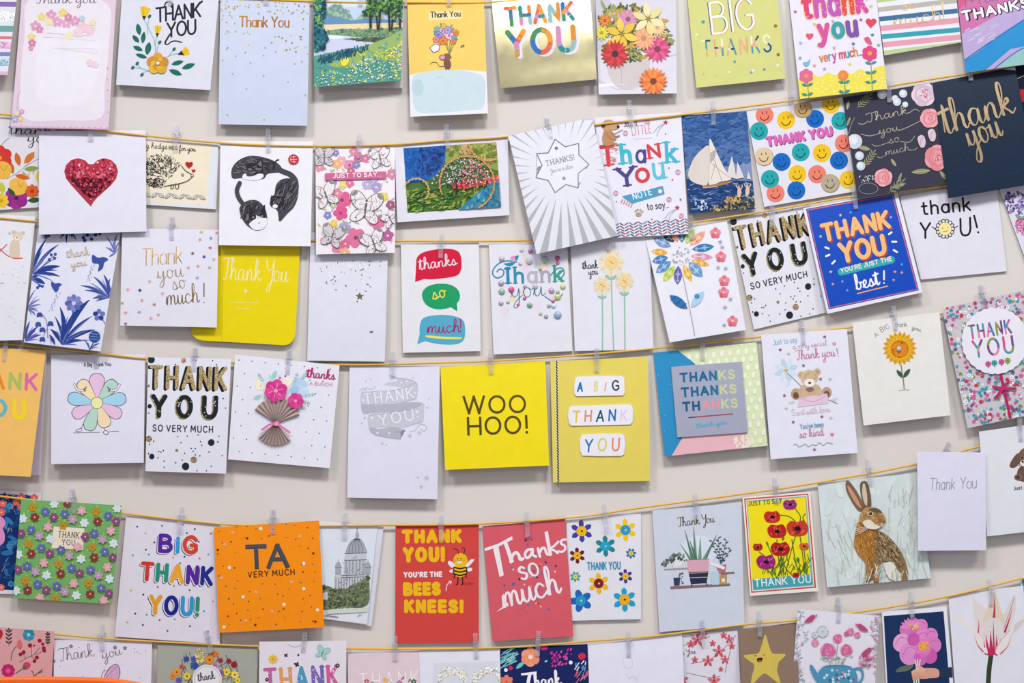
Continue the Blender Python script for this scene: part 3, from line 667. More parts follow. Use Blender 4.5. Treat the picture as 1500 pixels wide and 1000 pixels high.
c = Card('yellow card with the mouse', 'yellow card of a small brown mouse holding up a bouquet above a blue patch', [596.5, -8, 708.5, -8, 715, 166, 601, 171], '#ecca6c', 'D', lean=2)
c.P('#e4e4ee', 590, 113, 612, 107, 640, 103, 670, 102, 700, 104, 722, 106, 722, 175, 590, 178); c.D('#efcc6b', 652, 75, 28, 24)
c.P('#eedca6', 628, 17, 676, 15, 677, 27, 628, 30); c.T('Thank You', (630.5, 26.5), (675, 24.5), 9.5, '#37322e', 1.5)
c.S('#c6d8de', 605, 113, 625, 105, 655, 102, 688, 105, 708, 113, 711, 135, 707, 158, 690, 161, 640, 165, 611, 163, 604, 140); c.D('#b9cfd6', 612, 128, 9, 12)
for x, y, r, m, k in ((648, 45, 7, '#dca3cf', '#8a5a9a'), (658, 52, 8, '#e8b6cf', '#a05a8a'), (642, 51, 6, '#8a92d8', '#4a4a90'), (649, 60, 6.5, '#e8863a', '#b05a22'), (639, 58, 5, '#e0858a', '#a04a50'), (664, 61, 4.5, '#e98a3c', '#b05a22'), (668, 48, 4.5, '#e98a40', '#b05a22'), (656, 44, 5.5, '#b59cd8', '#6a5aa0'), (650, 38, 4, '#e6c04a', '#a07a2a'), (640, 42, 4, '#7fb8b0', '#3a7a72'), (665, 55, 4, '#7fa8c8', '#47708f')): c.flower('#5a4a52', x, y, r*1.1, 5, fat=.46); c.flower(m, x, y, r, 5, k, r*.22)
for a in ((637, 47, 7, 3, 130), (663, 43, 7, 3, 50), (668, 57, 7, 3, -20), (646, 36, 6, 2.6, 100), (661, 38, 6, 2.4, 60)): c.V('#5f9a8a', *a)
for p in ((655, 62, 658, 80), (652, 63, 658, 78), (662, 64, 658, 80), (659, 60, 658.5, 82), (666, 62, 659, 78)): c.L('#6a7a62', .8, *p)
c.P('#4a4450', 629, 70, 637.5, 63.5, 644.5, 66.5, 643, 74.5, 634.5, 77.5); c.P('#e9e6f0', 630, 70.3, 637.8, 64.5, 643.6, 67, 642.2, 74, 635, 76.6); c.L('#8a8a9a', .5, 640, 65, 650, 60)
c.C('#7a6a5a', .8, 651, 97, 644, 97, 640, 92, 634, 91, 630, 94); c.S('#7d574a', 651.5, 84, 657, 86, 660.5, 92, 660, 99, 655.5, 101, 651, 98, 650, 90); c.D('#8a6252', 655, 82, 5, 4, -15); c.D('#7d574a', 648.2, 84, 5, 4.4); c.D('#d3a0ae', 648.2, 84, 3.8, 3.2); c.D('#26201f', 656.5, 80.5, .7); c.D('#c07a80', 660, 82.5, .9)
c.L('#8a6252', 1.4, 656, 88, 661, 84, 658.5, 80); c.L('#5a4038', 1.1, 653, 100, 653, 102); c.L('#5a4038', 1.1, 657, 100, 657.5, 102); c.V('#8a6a8a', 676, 68, 5, 2.6, 60); c.V('#8a6a8a', 679, 67, 5, 2.6, 100)
c.DD('#8fa5ad', .5, 642, 113, 644.5, 113, 647, 113)

RAIN = ['#4b8f5a', '#3a6fb5', '#d9694f', '#e39a3c', '#c98bb6', '#2f8d8d', '#8fb9b4', '#d98a3a']
c = Card('gold foil card with rainbow lettering', 'shiny gold foil card with striped rainbow THANK YOU lettering', [719, -10, 862, -24, 874.5, 116, 733, 129.5], 'f#c9c096', 'D', back='#cfcac6', lean=1, curve=5)
for o, m in (((4, 2.5), '#dcdcea'), ((2, 1.2), '#dcdcea')):
    c.T('THANK', (740, 40), (842, 30), 30, m, 6.5, off=o, tr=3.4); c.T('YOU', (743, 85), (846, 76), 41, m, 9, off=o, tr=3.4)
c.T('THANK', (740, 40), (842, 30), 30, RAIN, 6.5, ch=2, tr=3.4); c.T('YOU', (743, 85), (846, 76), 41, RAIN, 9, ch=4, tr=3.4)

c = Card('flower vase photo card', 'glossy photo card of lilies and red gerberas in a white vase', [872, -14, 990, -14, 991.5, 136.5, 877, 138.5], 'c#d7d4e0', (4.2, 7, 4.9, 17), curve=-2.2)
c.P('c#c7c4d4', 872, -10, 890, -10, 900, 20, 884, 70, 874, 76); c.C('c#c3c1d2', 3, 950, 86, 970, 84, 991, 80); c.C('c#c3c1d2', 2, 876, 118, 890, 124, 905, 132); c.C('c#e6e4ee', 4, 876, 126, 900, 124, 930, 128)
c.S('c#c9bfbf', 892, 88, 890, 104, 896, 118, 907, 129, 930, 130, 944, 118, 951, 100, 949, 86, 920, 82); c.L('c#ada2a2', .8, 911, 90, 910, 126); c.C('c#c1b6b4', 1, 905, 130, 920, 131, 932, 130)
c.dabs(420, 11, [876, 25, 895, 8, 930, 4, 975, 30, 985, 60, 960, 84, 920, 88, 884, 78], ['#6d7a4a', '#8a944f', '#a9a35c', '#4f5f3a', '#c2b85c', '#7a6a3a', '#5a6a38', '#d0a04a'], 9, 3.6)
for a in ((884, 8, 20, 4, 115), (889, 26, 18, 4, 130), (896, 12, 16, 4, 100), (982, 60, 14, 6, 10), (938, 80, 12, 4, -60), (932, 84, 12, 4, -100)): c.V('c#8fa05a', *a)
def gerb(x, y, r, m, k, n=18):
    c.flower(m, x, y, r, n, k, r*.24, fat=.16, pointed=True); c.flower(m, x, y, r*.75, n, k, r*.24, fat=.16, pointed=True, rot=99)
gerb(920, 28, 16, ['c#d596b4', 'c#cf85a8'], 'c#8a5a6a'); gerb(963, 72, 20, ['c#d5477b', 'c#c93a6e', 'c#de628f'], 'c#8a2a52'); gerb(943, 56, 18, ['c#efb18c', 'c#e89f74'], 'c#c9885a')
gerb(886, 30, 10, ['c#e0762a', 'c#e88f3a'], 'c#a0522a', 12); gerb(881, 48, 12, ['c#d9cf30', 'c#e3d84a'], 'c#a89a2a', 12); gerb(963, 40, 13, ['c#f0c090', 'c#f0d0a0'], 'c#d0a070')
for x, y, r, m in ((950, 28, 24, ['c#ede2ae', 'c#e6d892']), (911, 50, 24, ['c#e9c84c', 'c#e3bd3a'])):
    c.flower(m, x, y, r, 6, 'c#9a8a3a', 2.4, fat=.3, pointed=True, rot=100)
    for a in (60, 100, 140): c.L('c#8a7a3a', .7, x, y, x+7*math.cos(math.radians(a)), y-7*math.sin(math.radians(a)))
gerb(901, 79, 21, ['c#c4252f', 'c#b41c28', 'c#d23a3e'], 'c#3a1018', 20); gerb(957, 119, 21, ['c#e8772e', 'c#ee8f3c', 'c#dd6424'], 'c#7a2a12', 20)
c.dabs(40, 12, [912, 70, 940, 74, 938, 92, 922, 84], ['#9aa06a', '#b9b98a', '#7a8452'], 4, 2)

c = Card('lime BIG THANKS card', 'lime green card reading BIG THANKS among scattered confetti', [1006, -12, 1137, -26, 1150.5, 115, 1020, 128.5], '#cfd184', (4.2, 7, 4.9, 17))
FL = ['#dcaa78', '#4d97a8', '#e9e6cf', '#2f4f80', '#e9a58a']
c.T('BIG', (1043, 51), (1107, 43), 48, '#3a5a8a', 3.4, off=(-1.5, 0)); c.T('BIG', (1043, 51), (1107, 43), 48, '#e6b08a', 3, off=(1.6, 1)); c.T('BIG', (1043, 51), (1107, 43), 48, '#f2f0e2', 3.6)
c.T('THANKS', (1029, 85), (1131, 76), 26, FL, 3.2, ch=2, tr=4)
c.scatter(46, 13, [1010, 0, 1136, -14, 1146, 110, 1024, 124], lambda x, y, r: (c.D(r.choice(['#e6e7cf', '#e6e7cf', '#c9a85a']), x, y, 2) if r.random() < .5 else (c.star(r.choice(['#5aa0b0', '#4a8fb8']), x, y, 3) if r.random() < .5 else c.L(r.choice(['#3f6fa8', '#e8b47a', '#2f4a6a', '#e0a08a']), 1.3, x, y, x+r.uniform(-2, 2), y+4))) if not (1026 < x < 1134 and -2 < y < 88) else None)
c.DD('#4a9cb8', 2.6, 1030, 32); c.DD('f#b8923f', 2.6, 1136, 38, 1140, 80)

c = Card('multicoloured thank you very much card', 'white card of bubble letters thank you very much with hearts, birds and tall flowers', [1154, -20, 1280, -34, 1299.5, 130, 1172, 145], '#e2deea', (4.2, 13, 4.9, 21))
c.S('#e6d955', 1166, 122, 1170, 116, 1180, 113, 1190, 108, 1201, 113, 1212, 106, 1224, 110, 1236, 104, 1248, 108, 1260, 101, 1272, 105, 1285, 98, 1298, 100, 1306, 140, 1240, 150, 1168, 155)
c.scatter(60, 14, [1172, 118, 1296, 104, 1300, 128, 1175, 142], lambda x, y, r: c.D('#f1ebc0', x, y, 1.1))
BL = ['#d8486e', '#c35aa8', '#b85ab0', '#d8553f', '#cf4fa0']
c.T('thank', (1176, 30), (1273, 19), 44, '#f0c48a', 9, tr=3.4, off=(-1.2, .8)); c.T('thank', (1176, 30), (1273, 19), 44, BL, 8.6, tr=3.4)
c.T('you', (1197, 61), (1259, 54), 37, '#f0c48a', 9, tr=3.4, off=(-1.2, .8)); c.T('you', (1197, 61), (1259, 54), 37, ['#d0569a', '#3f9aa8', '#7a55a8'], 8.6, tr=3.4)
c.scatter(40, 15, [1178, 8, 1272, 0, 1272, 18, 1178, 28], lambda x, y, r: c.D('#e6b6d0', x, y, .9))
c.T('very much...', (1201, 92), (1264, 81), 15, ['#c98a4a', '#d87a5a', '#5a9ab0', '#b85a9a', '#d84a6a', '#4aa0a8', '#c9586a'], 2.3, tr=2.4)
c.heart('#d8475c', 1276, 33, 17); c.heart('#d8596c', 1186, 53, 12)
for x, y, m in ((1165, 17, '#d8586c'), (1276, 9, '#d9c23a'), (1261, 29, '#c8487a'), (1193, 35, '#e0c95a'), (1278, 51, '#3f8f86'), (1220, 31, '#9ab0d8'), (1173, 63, '#a0b4d8'), (1172, 85, '#6fa8a0'), (1193, 96, '#e0a06a'), (1208, 101, '#a0a0d0'), (1250, 64, '#5a6ab0'), (1245, 94, '#e6d04a'), (1222, 70, '#e0a0b8'), (1287, 66, '#6fb0a8')): c.star(m, x, y, 3.2)
for x, y, y1, r, m in ((1181, 111, 143, 10.5, '#d86a92'), (1274, 78, 133, 11.5, '#d9487f'), (1235, 110, 140, 7.5, '#e8864a')):
    c.L('#5a8a82', .9, x+1, y, x+4, y1); c.flower(m, x, y, r, 6 if r > 8 else 9, '#e9a03a', r*.28, fat=.5)
    for k in range(1, int((y1-y)/14)+1):
        yy = y+r+4+(k-1)*14
        if yy < y1-3: c.VV('#3f8f84', x+2, yy, 9, 4, 25); c.VV('#3f8f84', x+2, yy, 9, 4, 165)
c.S('#d85a78', 1266, 56, 1272, 54, 1276, 60, 1277, 65, 1270, 63); c.S('#7fb0c8', 1176, 92, 1183, 90, 1187, 86, 1185, 95, 1180, 97)

c = Card('striped so much card', 'card of multicoloured stripes with gold script so much', [1278, -44, 1395, -56, 1408, 62, 1295.5, 81], '#e4e4ea', (4.2, 7, 4.9, 15))
for yl, yr, w_, m in ((0, -17, 8, '#b9c988'), (14, 0, 7, '#b5b2a8'), (28, 15, 7, '#416f96'), (42, 29, 8, '#df9bac'), (54, 43, 7, '#3b9cae'), (66, 54, 8, '#df9cb0'), (78, 63, 6, '#b5cf92')):
    c.L(m, w_, 1280, yl+1, 1410, yr, cap='b')
c.T('so', (1321, 17), (1346, 12), 19, 'f#f0d29a', 1.9, 'c', con=.4); c.T('much!', (1308, 42), (1384, 30), 26, 'f#f0d29a', 1.9, 'c', con=.4); c.L('f#f0d29a', 1.8, 1381, 3, 1382, 24)

c = Card('pink and blue swirl THANKS card', 'card with pink, lilac and bright blue brushed swirls and outlined THANKS', [1397, -50, 1518, -66, 1532, 90, 1415, 106.5], 'g#b5a2cf', (4.2, 13, 4.9, 20))
c.P('g#c669a2', 1395, -60, 1530, -70, 1530, -6, 1490, 6, 1440, 34, 1408, 50); c.P('g#c9527f', 1396, -40, 1426, -44, 1420, 0, 1404, 14)
c.P('g#1d8bc9', 1412, 90, 1430, 78, 1450, 63, 1500, 30, 1540, 8, 1540, 60, 1480, 72, 1440, 106, 1414, 110); c.C('g#1c6fb2', 2, 1412, 89, 1450, 62, 1500, 29, 1530, 12); c.P('g#8dbfbd', 1455, 104, 1480, 84, 1500, 71, 1540, 55, 1540, 110, 1455, 112); c.C('g#1c6fb2', 1.6, 1450, 106, 1480, 82, 1500, 70, 1530, 58)
c.strokes(16, 16, [1416, 42, 1460, 36, 1450, 64, 1420, 70], ['#cfc4de', '#c4b6d6'], 12, 1.6, 30, 10)
c.T('Many', (1414, 10), (1492, -4), 17, 'g#6d5f80', 1.8, 'c', con=.5)
for o, m, w_ in (((1.2, 1), '#2b2838', 6.4), ((0, 0), '#2b2838', 6), ((0, 0), '#eceaf4', 4.4)): c.T('THANKS', (1410, 32), (1510, 11), 16+(w_-4.4)*.5, m, w_, tr=3.4, off=o)
# ================================================================ second row
c = Card('autumn flower card', 'autumn flower card with black brush thank you, tucked behind the red heart card', [-70, 168, 82, 176, 80, 302, -70, 312], '#dfdce4', 'U')
c.T('thank', (12, 197), (78, 198), 17, '#26242c', 2, 'c', con=.5, sl=.1); c.T('you', (39, 209), (78, 210), 18, '#26242c', 2, 'c', con=.5)
c.C('#8a8a92', .9, 10, 262, 30, 250, 42, 238, 52, 228); c.C('#8a8a92', .9, 35, 245, 50, 236, 58, 232); c.C('#6a6a72', .8, 0, 215, 8, 206, 14, 202)
for a, m in (((26, 233, 21, 9, 105), '#cf6a2c'), ((43, 231, 23, 10, 48), '#d0752f'), ((46, 247, 22, 8, 5), '#8a9a4a'), ((33, 259, 23, 8, -12), '#cf6228'), ((16, 245, 20, 9, 110), '#c8642c'), ((50, 293, 20, 8, 5), '#2f5a3f'), ((3, 275, 18, 9, 100), '#c2c24a'), ((35, 254, 8, 4, 120), '#a8b26a'), ((56, 258, 18, 8, 80), '#e3c26a')): c.V(m, *a)
c.flower('#cf3a33', 0, 231, 18, 6, '#e8a22c', 3, fat=.5); c.flower(['#8f2a80', '#a0308c'], 24, 290, 17, 6, '#4a1a4a', 3, fat=.55)
c.S('#e9b548', -6, 240, 2, 236, 12, 239, 17, 248, 12, 260, 2, 262, -8, 256); c.S('#e9b850', 14, 266, 22, 261, 36, 264, 41, 275, 36, 283, 24, 286, 15, 280); c.C('#c98f2c', 1, 26, 266, 30, 274, 34, 268); c.C('#c98f2c', 1, 0, 243, 6, 250, 10, 243)
c.flower('#d9602c', 47, 280, 10, 8, '#a83a1c', 3); c.flower('#e8c433', 2, 294, 11, 7, '#d89a2a', 3); c.S('#35523a', 12, 275, 20, 280, 22, 286, 14, 284)
c.dabs(10, 21, [36, 250, 50, 250, 48, 260, 38, 260], ['#c9b45a'], 2.4, 2.4)

c = Card('red heart card', 'square white card with one big glittering red heart', [57, 192, 213.5, 190.5, 214.5, 339, 57, 343.5], '#e0dfec', (4.2, 13, 4.9, 20), back='#c9c9e2')
hp = c.heart('g#b22a41', 133.5, 261, 84)
HS = [95, 252, 98, 243, 107, 235, 118, 235, 127, 241, 134, 249, 141, 241, 150, 234, 161, 234, 169, 241, 171, 252, 166, 264, 149, 280, 134, 292, 119, 280, 101, 265]
c.dabs(150, 22, [105, 262, 163, 262, 148, 279, 134, 291, 120, 279], ['#541b30', '#381525', '#6f1f36', '#2b1220'], 5.5, 5)
c.dabs(220, 23, HS, ['#c8364c', '#cf465c', '#a02038', '#8a1c34', '#d25a6c', '#b83048', '#6a1a30'], 3.2, 3)
c.dabs(80, 24, [98, 246, 108, 237, 122, 239, 134, 251, 146, 239, 162, 238, 168, 250, 150, 260, 110, 260], ['#d25068', '#dc7284', '#cf3f58', '#c02f4a'], 3.6, 3.6)
c.DD('#f3dfe4', 1.6, 116, 242, 143, 238, 161, 247); c.DD('#e9a8b4', 1, 104, 256, 150, 255, 137, 247, 127, 270, 133, 292, 120, 251, 165, 262, 140, 280)  # sparkles of the glitter painted on as pale dots

c = Card('hedgehog card', 'cream card with a line drawn hedgehog and two red hearts reading big hedge hug', [188, 203, 320, 211, 316.5, 306.5, 188, 298], '#dfe3ec', 'U')
c.P('#efe4cc', 180, 205, 309.5, 211.5, 302.5, 300, 180, 294)
c.T('a big hedge', (198, 216), (246, 219), 9.5, '#3a3a44', .9, 'c'); c.T('HUG', (247, 219.5), (260, 220), 6.5, '#26262e', 1.3, tr=4); c.T('for you', (262, 221), (287, 222), 9, '#3a3a44', 1, 'c')
c.scatter(480, 25, [206, 254, 210, 238, 220, 229, 236, 226, 252, 231, 264, 242, 256, 252, 246, 264, 238, 274, 222, 274, 210, 268], lambda x, y, r: (setattr(c, 'k', c.k+1), c.capsule('#2e2a2c', (x, y), (x+2.8*math.cos(q := math.atan2(y-262, x-246)+r.uniform(-.5, .5)), y+2.8*math.sin(q)), .75)))
c.C('#2e2a2c', 1, 266, 243, 272, 250, 280, 255, 281, 259, 274, 265, 262, 269, 250, 271, 240, 273); c.C('#2e2a2c', .9, 252, 270, 250, 275, 253, 276, 255, 271); c.C('#2e2a2c', .9, 258, 268, 257, 275, 261, 276, 262, 268); c.ring('#2e2a2c', .8, 267.5, 256, 1.5); c.D('#2e2a2c', 281.5, 257, 2.2); c.D('#efe4cc', 281.5, 257, 1.4)
c.heart('#b8222c', 277, 241, 12); c.heart('#b8222c', 283.5, 250, 6)
for i in range(9):
    x = 216+i*10; y = 285+i*.5; a = 40 if i % 2 else -30
    c.V('#4f7690', x, y, 11.5, 5, a); c.V('#e6dfcc', x, y, 10, 3.9, a); t = math.radians(a); c.L('#3f6a86', .7, x-4*math.cos(t), y+4*math.sin(t), x+4*math.cos(t), y-4*math.sin(t))

c = Card('three cats card', 'white card with a ring of three curled dark tabby cats and a red seal', [323, 206, 458.5, 207, 455, 360.5, 320.5, 359], '#e6e6ef', (4.2, 13, 4.9, 20))
G1, G2, G3, WH = '#47444b', '#2c2a30', '#77747a', '#e6e5ec'
c.S(G1, 339, 258, 340, 246, 349, 235, 366, 228, 385, 230, 400, 235, 411, 243, 414, 252, 404, 253, 392, 255, 386, 262, 370, 263, 354, 261, 343, 262)
c.strokes(70, 26, [342, 252, 352, 236, 370, 230, 395, 235, 410, 246, 395, 252, 360, 256], [G2, G3, G2], 7, 1, -20, 30)
c.C(G1, 8, 400, 240, 412, 250, 424, 255, 432, 263, 434, 274); c.S(G1, 410, 264, 420, 261, 432, 263, 437, 273, 436, 290, 430, 304, 420, 314, 411, 324, 408, 320, 411, 308, 404, 306, 398, 300, 396, 290, 402, 284, 404, 272)
c.strokes(80, 27, [410, 266, 432, 266, 436, 285, 426, 304, 414, 312, 404, 300, 402, 285], [G2, G3, G2], 8, 1.1, 60, 25)
c.C(G2, 2, 398, 236, 402, 242, 400, 248, 404, 236, 408, 234)
c.D(G2, 373, 247, 13, 8, -20); c.P(G2, 374, 241, 383, 232, 386, 245); c.P(G3, 377, 241, 382, 235, 384, 244); c.S(WH, 356, 256, 360, 254, 362, 258, 370, 258, 380, 254, 386, 256, 384, 261, 374, 264, 360, 263, 355, 261); c.strokes(22, 28, [362, 246, 378, 242, 384, 250, 368, 254], [G3, '#8f8c92'], 4, .7, 10, 30)
c.D(G2, 406, 296, 11, 9, 20); c.P(G2, 397, 292, 397, 286, 403, 289); c.P(G2, 410, 291, 416, 285, 416, 294); c.D(WH, 403, 302, 4, 3); c.strokes(16, 29, [399, 290, 413, 291, 412, 298, 400, 298], [G3], 3, .7, 30, 60); c.D('#8a8a6a', 401, 297, 1); c.D('#8a8a6a', 408, 298, 1)
c.L(G1, 3, 408, 306, 410, 322); c.C(G1, 6.5, 351, 268, 347, 279, 350, 290, 357, 300)
c.S(G1, 352, 302, 362, 294, 375, 293, 384, 299, 390, 310, 391, 325, 385, 335, 374, 337, 362, 330, 354, 319, 351, 309); c.strokes(60, 30, [354, 304, 366, 296, 382, 300, 380, 306, 364, 310, 364, 326, 355, 316], [G2, G3, G2], 8, 1.2, 70, 25)
c.P(G2, 364, 316, 366, 304, 374, 311); c.P(G2, 381, 309, 388, 299, 389, 314); c.S(WH, 365, 328, 371, 322, 376, 315, 379, 322, 390, 319, 391, 327, 385, 335, 375, 337, 369, 334); c.D(G2, 370, 318, 5.5, 4); c.D(G2, 385, 315, 4.5, 4); c.D('#9a9a82', 371, 318, 1.4); c.D('#9a9a82', 384, 316.5, 1.4); c.D(G2, 379.5, 326.5, 1.2, .9)
c.D('#bf2638', 430, 233.5, 7.8, 7.6); [c.L('#e9c8cc', .7, *q) for q in ((426, 230, 434, 229), (425, 234, 435, 233), (430, 228, 431, 239), (427, 237, 434, 237), (426, 230, 426, 236))]

def blooms(c, lst):
    for x, y, r, m in lst:
        c.flower(m, x, y, r, 5, '#8a4a6a' if m[1] in 'cd' and r > 8 else '#efe0a0', r*.2, fat=.5, rot=x*7 % 72)
c = Card('pink butterfly card', 'watercolour butterflies and pink blossom card with JUST TO SAY on a pink band', [462, 216, 578.5, 213, 578.5, 370, 463, 372.5], '#ebe5ea', (4.2, 13, 4.9, 19))
blooms(c, [(500, 236, 8, '#e2a8bd'), (512, 242, 9, '#dc8fae'), (494, 240, 8, '#eab083'), (525, 230, 8, '#cf6d98'), (518, 222, 7, '#d78aa8'), (535, 232, 7, '#cf7aa0'), (501, 293, 14, '#d8668f'), (494, 283, 8, '#dd86a5'), (499, 312, 11, '#d65c8b'), (552, 325, 12, '#d9759c'), (521, 348, 15, '#d9769c'), (568, 345, 9, '#b8609a'), (494, 362, 9, '#da86a4'), (506, 357, 8, '#d46a92'), (514, 250, 6, '#c86a94'), (520, 288, 9, '#e39ab5'), (468, 244, 8, '#dd92b0'), (574, 255, 8, '#cf86a8'), (572, 300, 7, '#a05a7a'), (544, 366, 7, '#dc9ab8'), (505, 370, 8, '#e8b090'), (476, 352, 7, '#e2a6bc'), (560, 222, 6, '#e0a0bc'), (512, 268, 7, '#d87aa0')])
blooms(c, [(538, 270, 8, '#b9b0d8'), (551, 274, 8, '#a89cd0'), (505, 333, 9, '#a9a0cf'), (480, 315, 6, '#8288c8'), (522, 241, 6, '#8f86c4'), (492, 224, 5, '#8088c8'), (489, 266, 5, '#8a8cc8'), (548, 260, 6, '#c0b4dc'), (502, 271, 6, '#e6d478'), (562, 288, 7, '#e3cf6a'), (489, 327, 6, '#e0c860'), (488, 300, 5, '#b9c4a0')])
c.dabs(60, 31, [464, 218, 577, 216, 577, 368, 465, 370], ['#a9b48a', '#b9c29a', '#8f9f7a', '#c9b0c0'], 6, 1.6)
for x, y, r, a in ((535, 308, 32, -8), (557, 233, 21, 10), (475, 231, 20, 0), (478, 288, 24, 20), (486, 348, 22, -15), (548, 358, 24, 20), (572, 322, 16, 30)):
    bfly(c, x, y, r, a, '#e6e0e3' if r > 22 or x > 550 else '#cdc7cb', '#6a666c', '#8a868c'); c.strokes(int(r*.9), int(x+y), [x-r*.7, y-r*.55, x+r*.7, y-r*.55, x+r*.5, y+r*.5, x-r*.5, y+r*.5], ['#7a767c', '#a8a2a8', '#4a464c'], r*.3, .6, 50 if x % 2 else 130, 60); c.dabs(14, int(x), [x-r*.6, y-r*.5, x+r*.6, y-r*.5, x+r*.5, y+r*.5, x-r*.5, y+r*.5], ['#4a464c', '#bdb6ba'], 3, 1)
c.P('#c8678f', 476, 253.5, 565.5, 251, 565.8, 261.5, 476, 264); c.T('JUST TO SAY...', (488, 261), (559, 258.5), 7, '#f2eaf0', 1.3, tr=3)

c = Card('abstract landscape painting card', 'white card with a painting of a blossom tree, blue sky and gold rings', [578, 213.5, 743.5, 197, 746, 315, 581.5, 325.5], '#e0deea', (4.2, 6, 4.9, 11))
PB = [591, 217, 727, 208, 734, 303, 597, 312]; c.cl = pairs(PB); c.P('g#46702f', *PB)
c.P('g#1c5fae', 591, 217, 654, 212.8, 652, 236, 640, 256, 622, 266, 594, 270); c.P('g#8c9c48', 653, 213, 727, 208, 730, 250, 700, 240, 680, 233, 652, 240)
c.dabs(140, 32, [592, 218, 653, 214, 645, 245, 620, 264, 594, 268], ['#2166b4', '#1a56a4', '#2a6fbc', '#20529c', '#1f4a90'], 5, 4); c.dabs(90, 33, [615, 217, 653, 214, 648, 240, 630, 258, 612, 256], ['#26386f', '#223268', '#2f4084', '#34529a'], 4, 3)
c.dabs(90, 34, [656, 214, 726, 209, 728, 245, 700, 236, 660, 232], ['#a8ac56', '#76883a', '#c2b06a', '#c9a078', '#5f7a34'], 7, 4)
c.dabs(260, 35, [595, 278, 640, 276, 700, 274, 733, 262, 733, 302, 598, 311], ['#57803a', '#3a6030', '#7a9a42', '#8fa84a', '#2f5230', '#a8a050'], 7, 2.5, 30, 40)
c.P('g#2c7fa6', 700, 282, 716, 270, 733, 262, 734, 303, 672, 307); c.dabs(90, 36, [700, 284, 732, 264, 733, 302, 680, 306], ['#3f94b4', '#206a94', '#57808f', '#4a7a5a', '#7ab0bc'], 6, 3)
c.P('g#d0544c', 660, 268, 690, 270, 715, 262, 733, 254, 733, 262, 712, 270, 680, 277, 664, 276); c.dabs(70, 37, [660, 268, 733, 255, 733, 264, 680, 277], ['#d9665a', '#c2423f', '#e08a74', '#a83a3a'], 5, 2.5)
c.strokes(20, 38, [640, 270, 665, 268, 720, 266, 720, 274, 660, 280], ['#2a3426', '#39402c'], 8, 1, 90, 10)
TR = [622, 268, 640, 256, 650, 240, 670, 231, 690, 230, 708, 238, 722, 254, 718, 264, 690, 272, 660, 270, 640, 270]
c.dabs(330, 39, TR, ['#e9e6ee', '#efeef4', '#c9c4d8', '#6a5a86', '#4a3a5c', '#dcaabc', '#a892b4'], 2, 1.6); c.dabs(90, 40, [680, 238, 705, 240, 716, 256, 690, 266, 672, 262], ['#dc7d86', '#e6a0a8', '#d86470'], 2.4, 2)
c.L('#3a2c2c', 1.6, 669, 284, 668, 262); c.L('#3a2c2c', .9, 668, 268, 660, 256); c.L('#3a2c2c', .9, 668, 266, 678, 254)
def garc(x, y, r, a0, a1):
    c.ring('g#c68a4c', 2, x, y, r, None, a0, a1); c.dabs(int((a1-a0)/7), int(r), [x-r, y-r, x+r, y-r, x+r, y+r, x-r, y+r], ['#d9a862'], .4, .4)
    for i in range(int((a1-a0)/6)):
        t = math.radians(a0+i*6); c.D('g#deb070', x+r*math.cos(t)+(i % 3-1), y-r*math.sin(t)+(i % 2), 1)
garc(684, 268, 40, -62, 205); garc(610, 279, 18, -40, 150); garc(715, 206, 28, 190, 300); c.cl = None

c = Card('silver starburst card', 'tilted pearl white card with silver rays and a THANKS star', [744.5, 199, 867.5, 172, 905, 345, 786, 372], 'g#dedfe9', (11, 15, 11.7, 24), lean=-2, back='#c6c8e4')
for i in range(36):
    a = math.radians(i*10+3); dx, dy = math.cos(a), math.sin(a); r0 = 46+5*(i % 2); r1 = 175 if dy > .2 else 130
    h = (.05 if dy > 0 else .026)*r1
    c.P('g#aeb0b7', 825+dx*r0, 246+dy*r0, 825+dx*r1-dy*h, 246+dy*r1+dx*h, 825+dx*r1+dy*h, 246+dy*r1-dx*h)
SP = [813, 204, 828, 215, 847.6, 210, 848, 227, 863, 241, 847, 254, 847, 275, 829, 270, 813, 282, 803, 264, 785, 260, 794, 242, 786, 225, 803, 224]
c.P('g#e2e3ec', *SP)
for i in range(14): a, b_ = SP[2*i:2*i+2], SP[(2*i+2) % 28:(2*i+2) % 28+2]; c.L('f#83838c', 1.5, *a, *b_)
c.T('THANKS!', (800, 244), (842, 234), 9, '#8d8f98', 1.3, tr=3, serif=1); c.T("You're a star", (806, 254), (840, 246), 8, '#b4b6c2', .9, 'c'); c.DD('f#85858e', 2.6, 815, 217, 826, 261)

c = Card('Just a LITTLE Thank You note card', 'white card with a meerkat sitting on red, blue and purple Thank You letters', [871, 172, 997.5, 164.5, 1008.5, 342.5, 887, 349], '#e4e3ef', (4.2, 9.6, 4.9, 11.5), curve=0)
c.T('Just a', (914, 186.5), (933.5, 184), 10, '#55505c', 1.1); c.T('LITTLE', (926, 199), (955, 195), 14, '#d990a4', 1.3, tr=3); c.C('#c9a8b8', .8, 928, 204, 940, 203, 955, 202)
TK = ['#cf3f48', '#44b6cc', '#4f4788', '#d4464f', '#44b6cc']
c.T('Th', (881, 245.5), (927, 240.5), 33, ['#cf3f48', '#44b6cc'], 7, tr=5, serif=1.1); c.T('a', (931, 240), (947, 239.5), 31, '#4f4788', 5); c.T('N', (950, 234), (969, 231), 23, '#d4464f', 5, serif=1.1); c.T('k', (975, 240), (993, 239), 34, '#44b6cc', 6, serif=1)
c.T('Y', (905, 276), (934, 272), 31, '#4f4788', 6.5, serif=1); c.T('O', (931, 269), (953, 267), 23, '#d4464f', 6); c.T('u', (957, 264), (975, 262), 38, '#5fc0d4', 5.6, serif=1)
c.strokes(40, 41, [882, 214, 906, 210, 902, 242, 890, 244], ['#dd7078'], 5, .6, 5, 10)
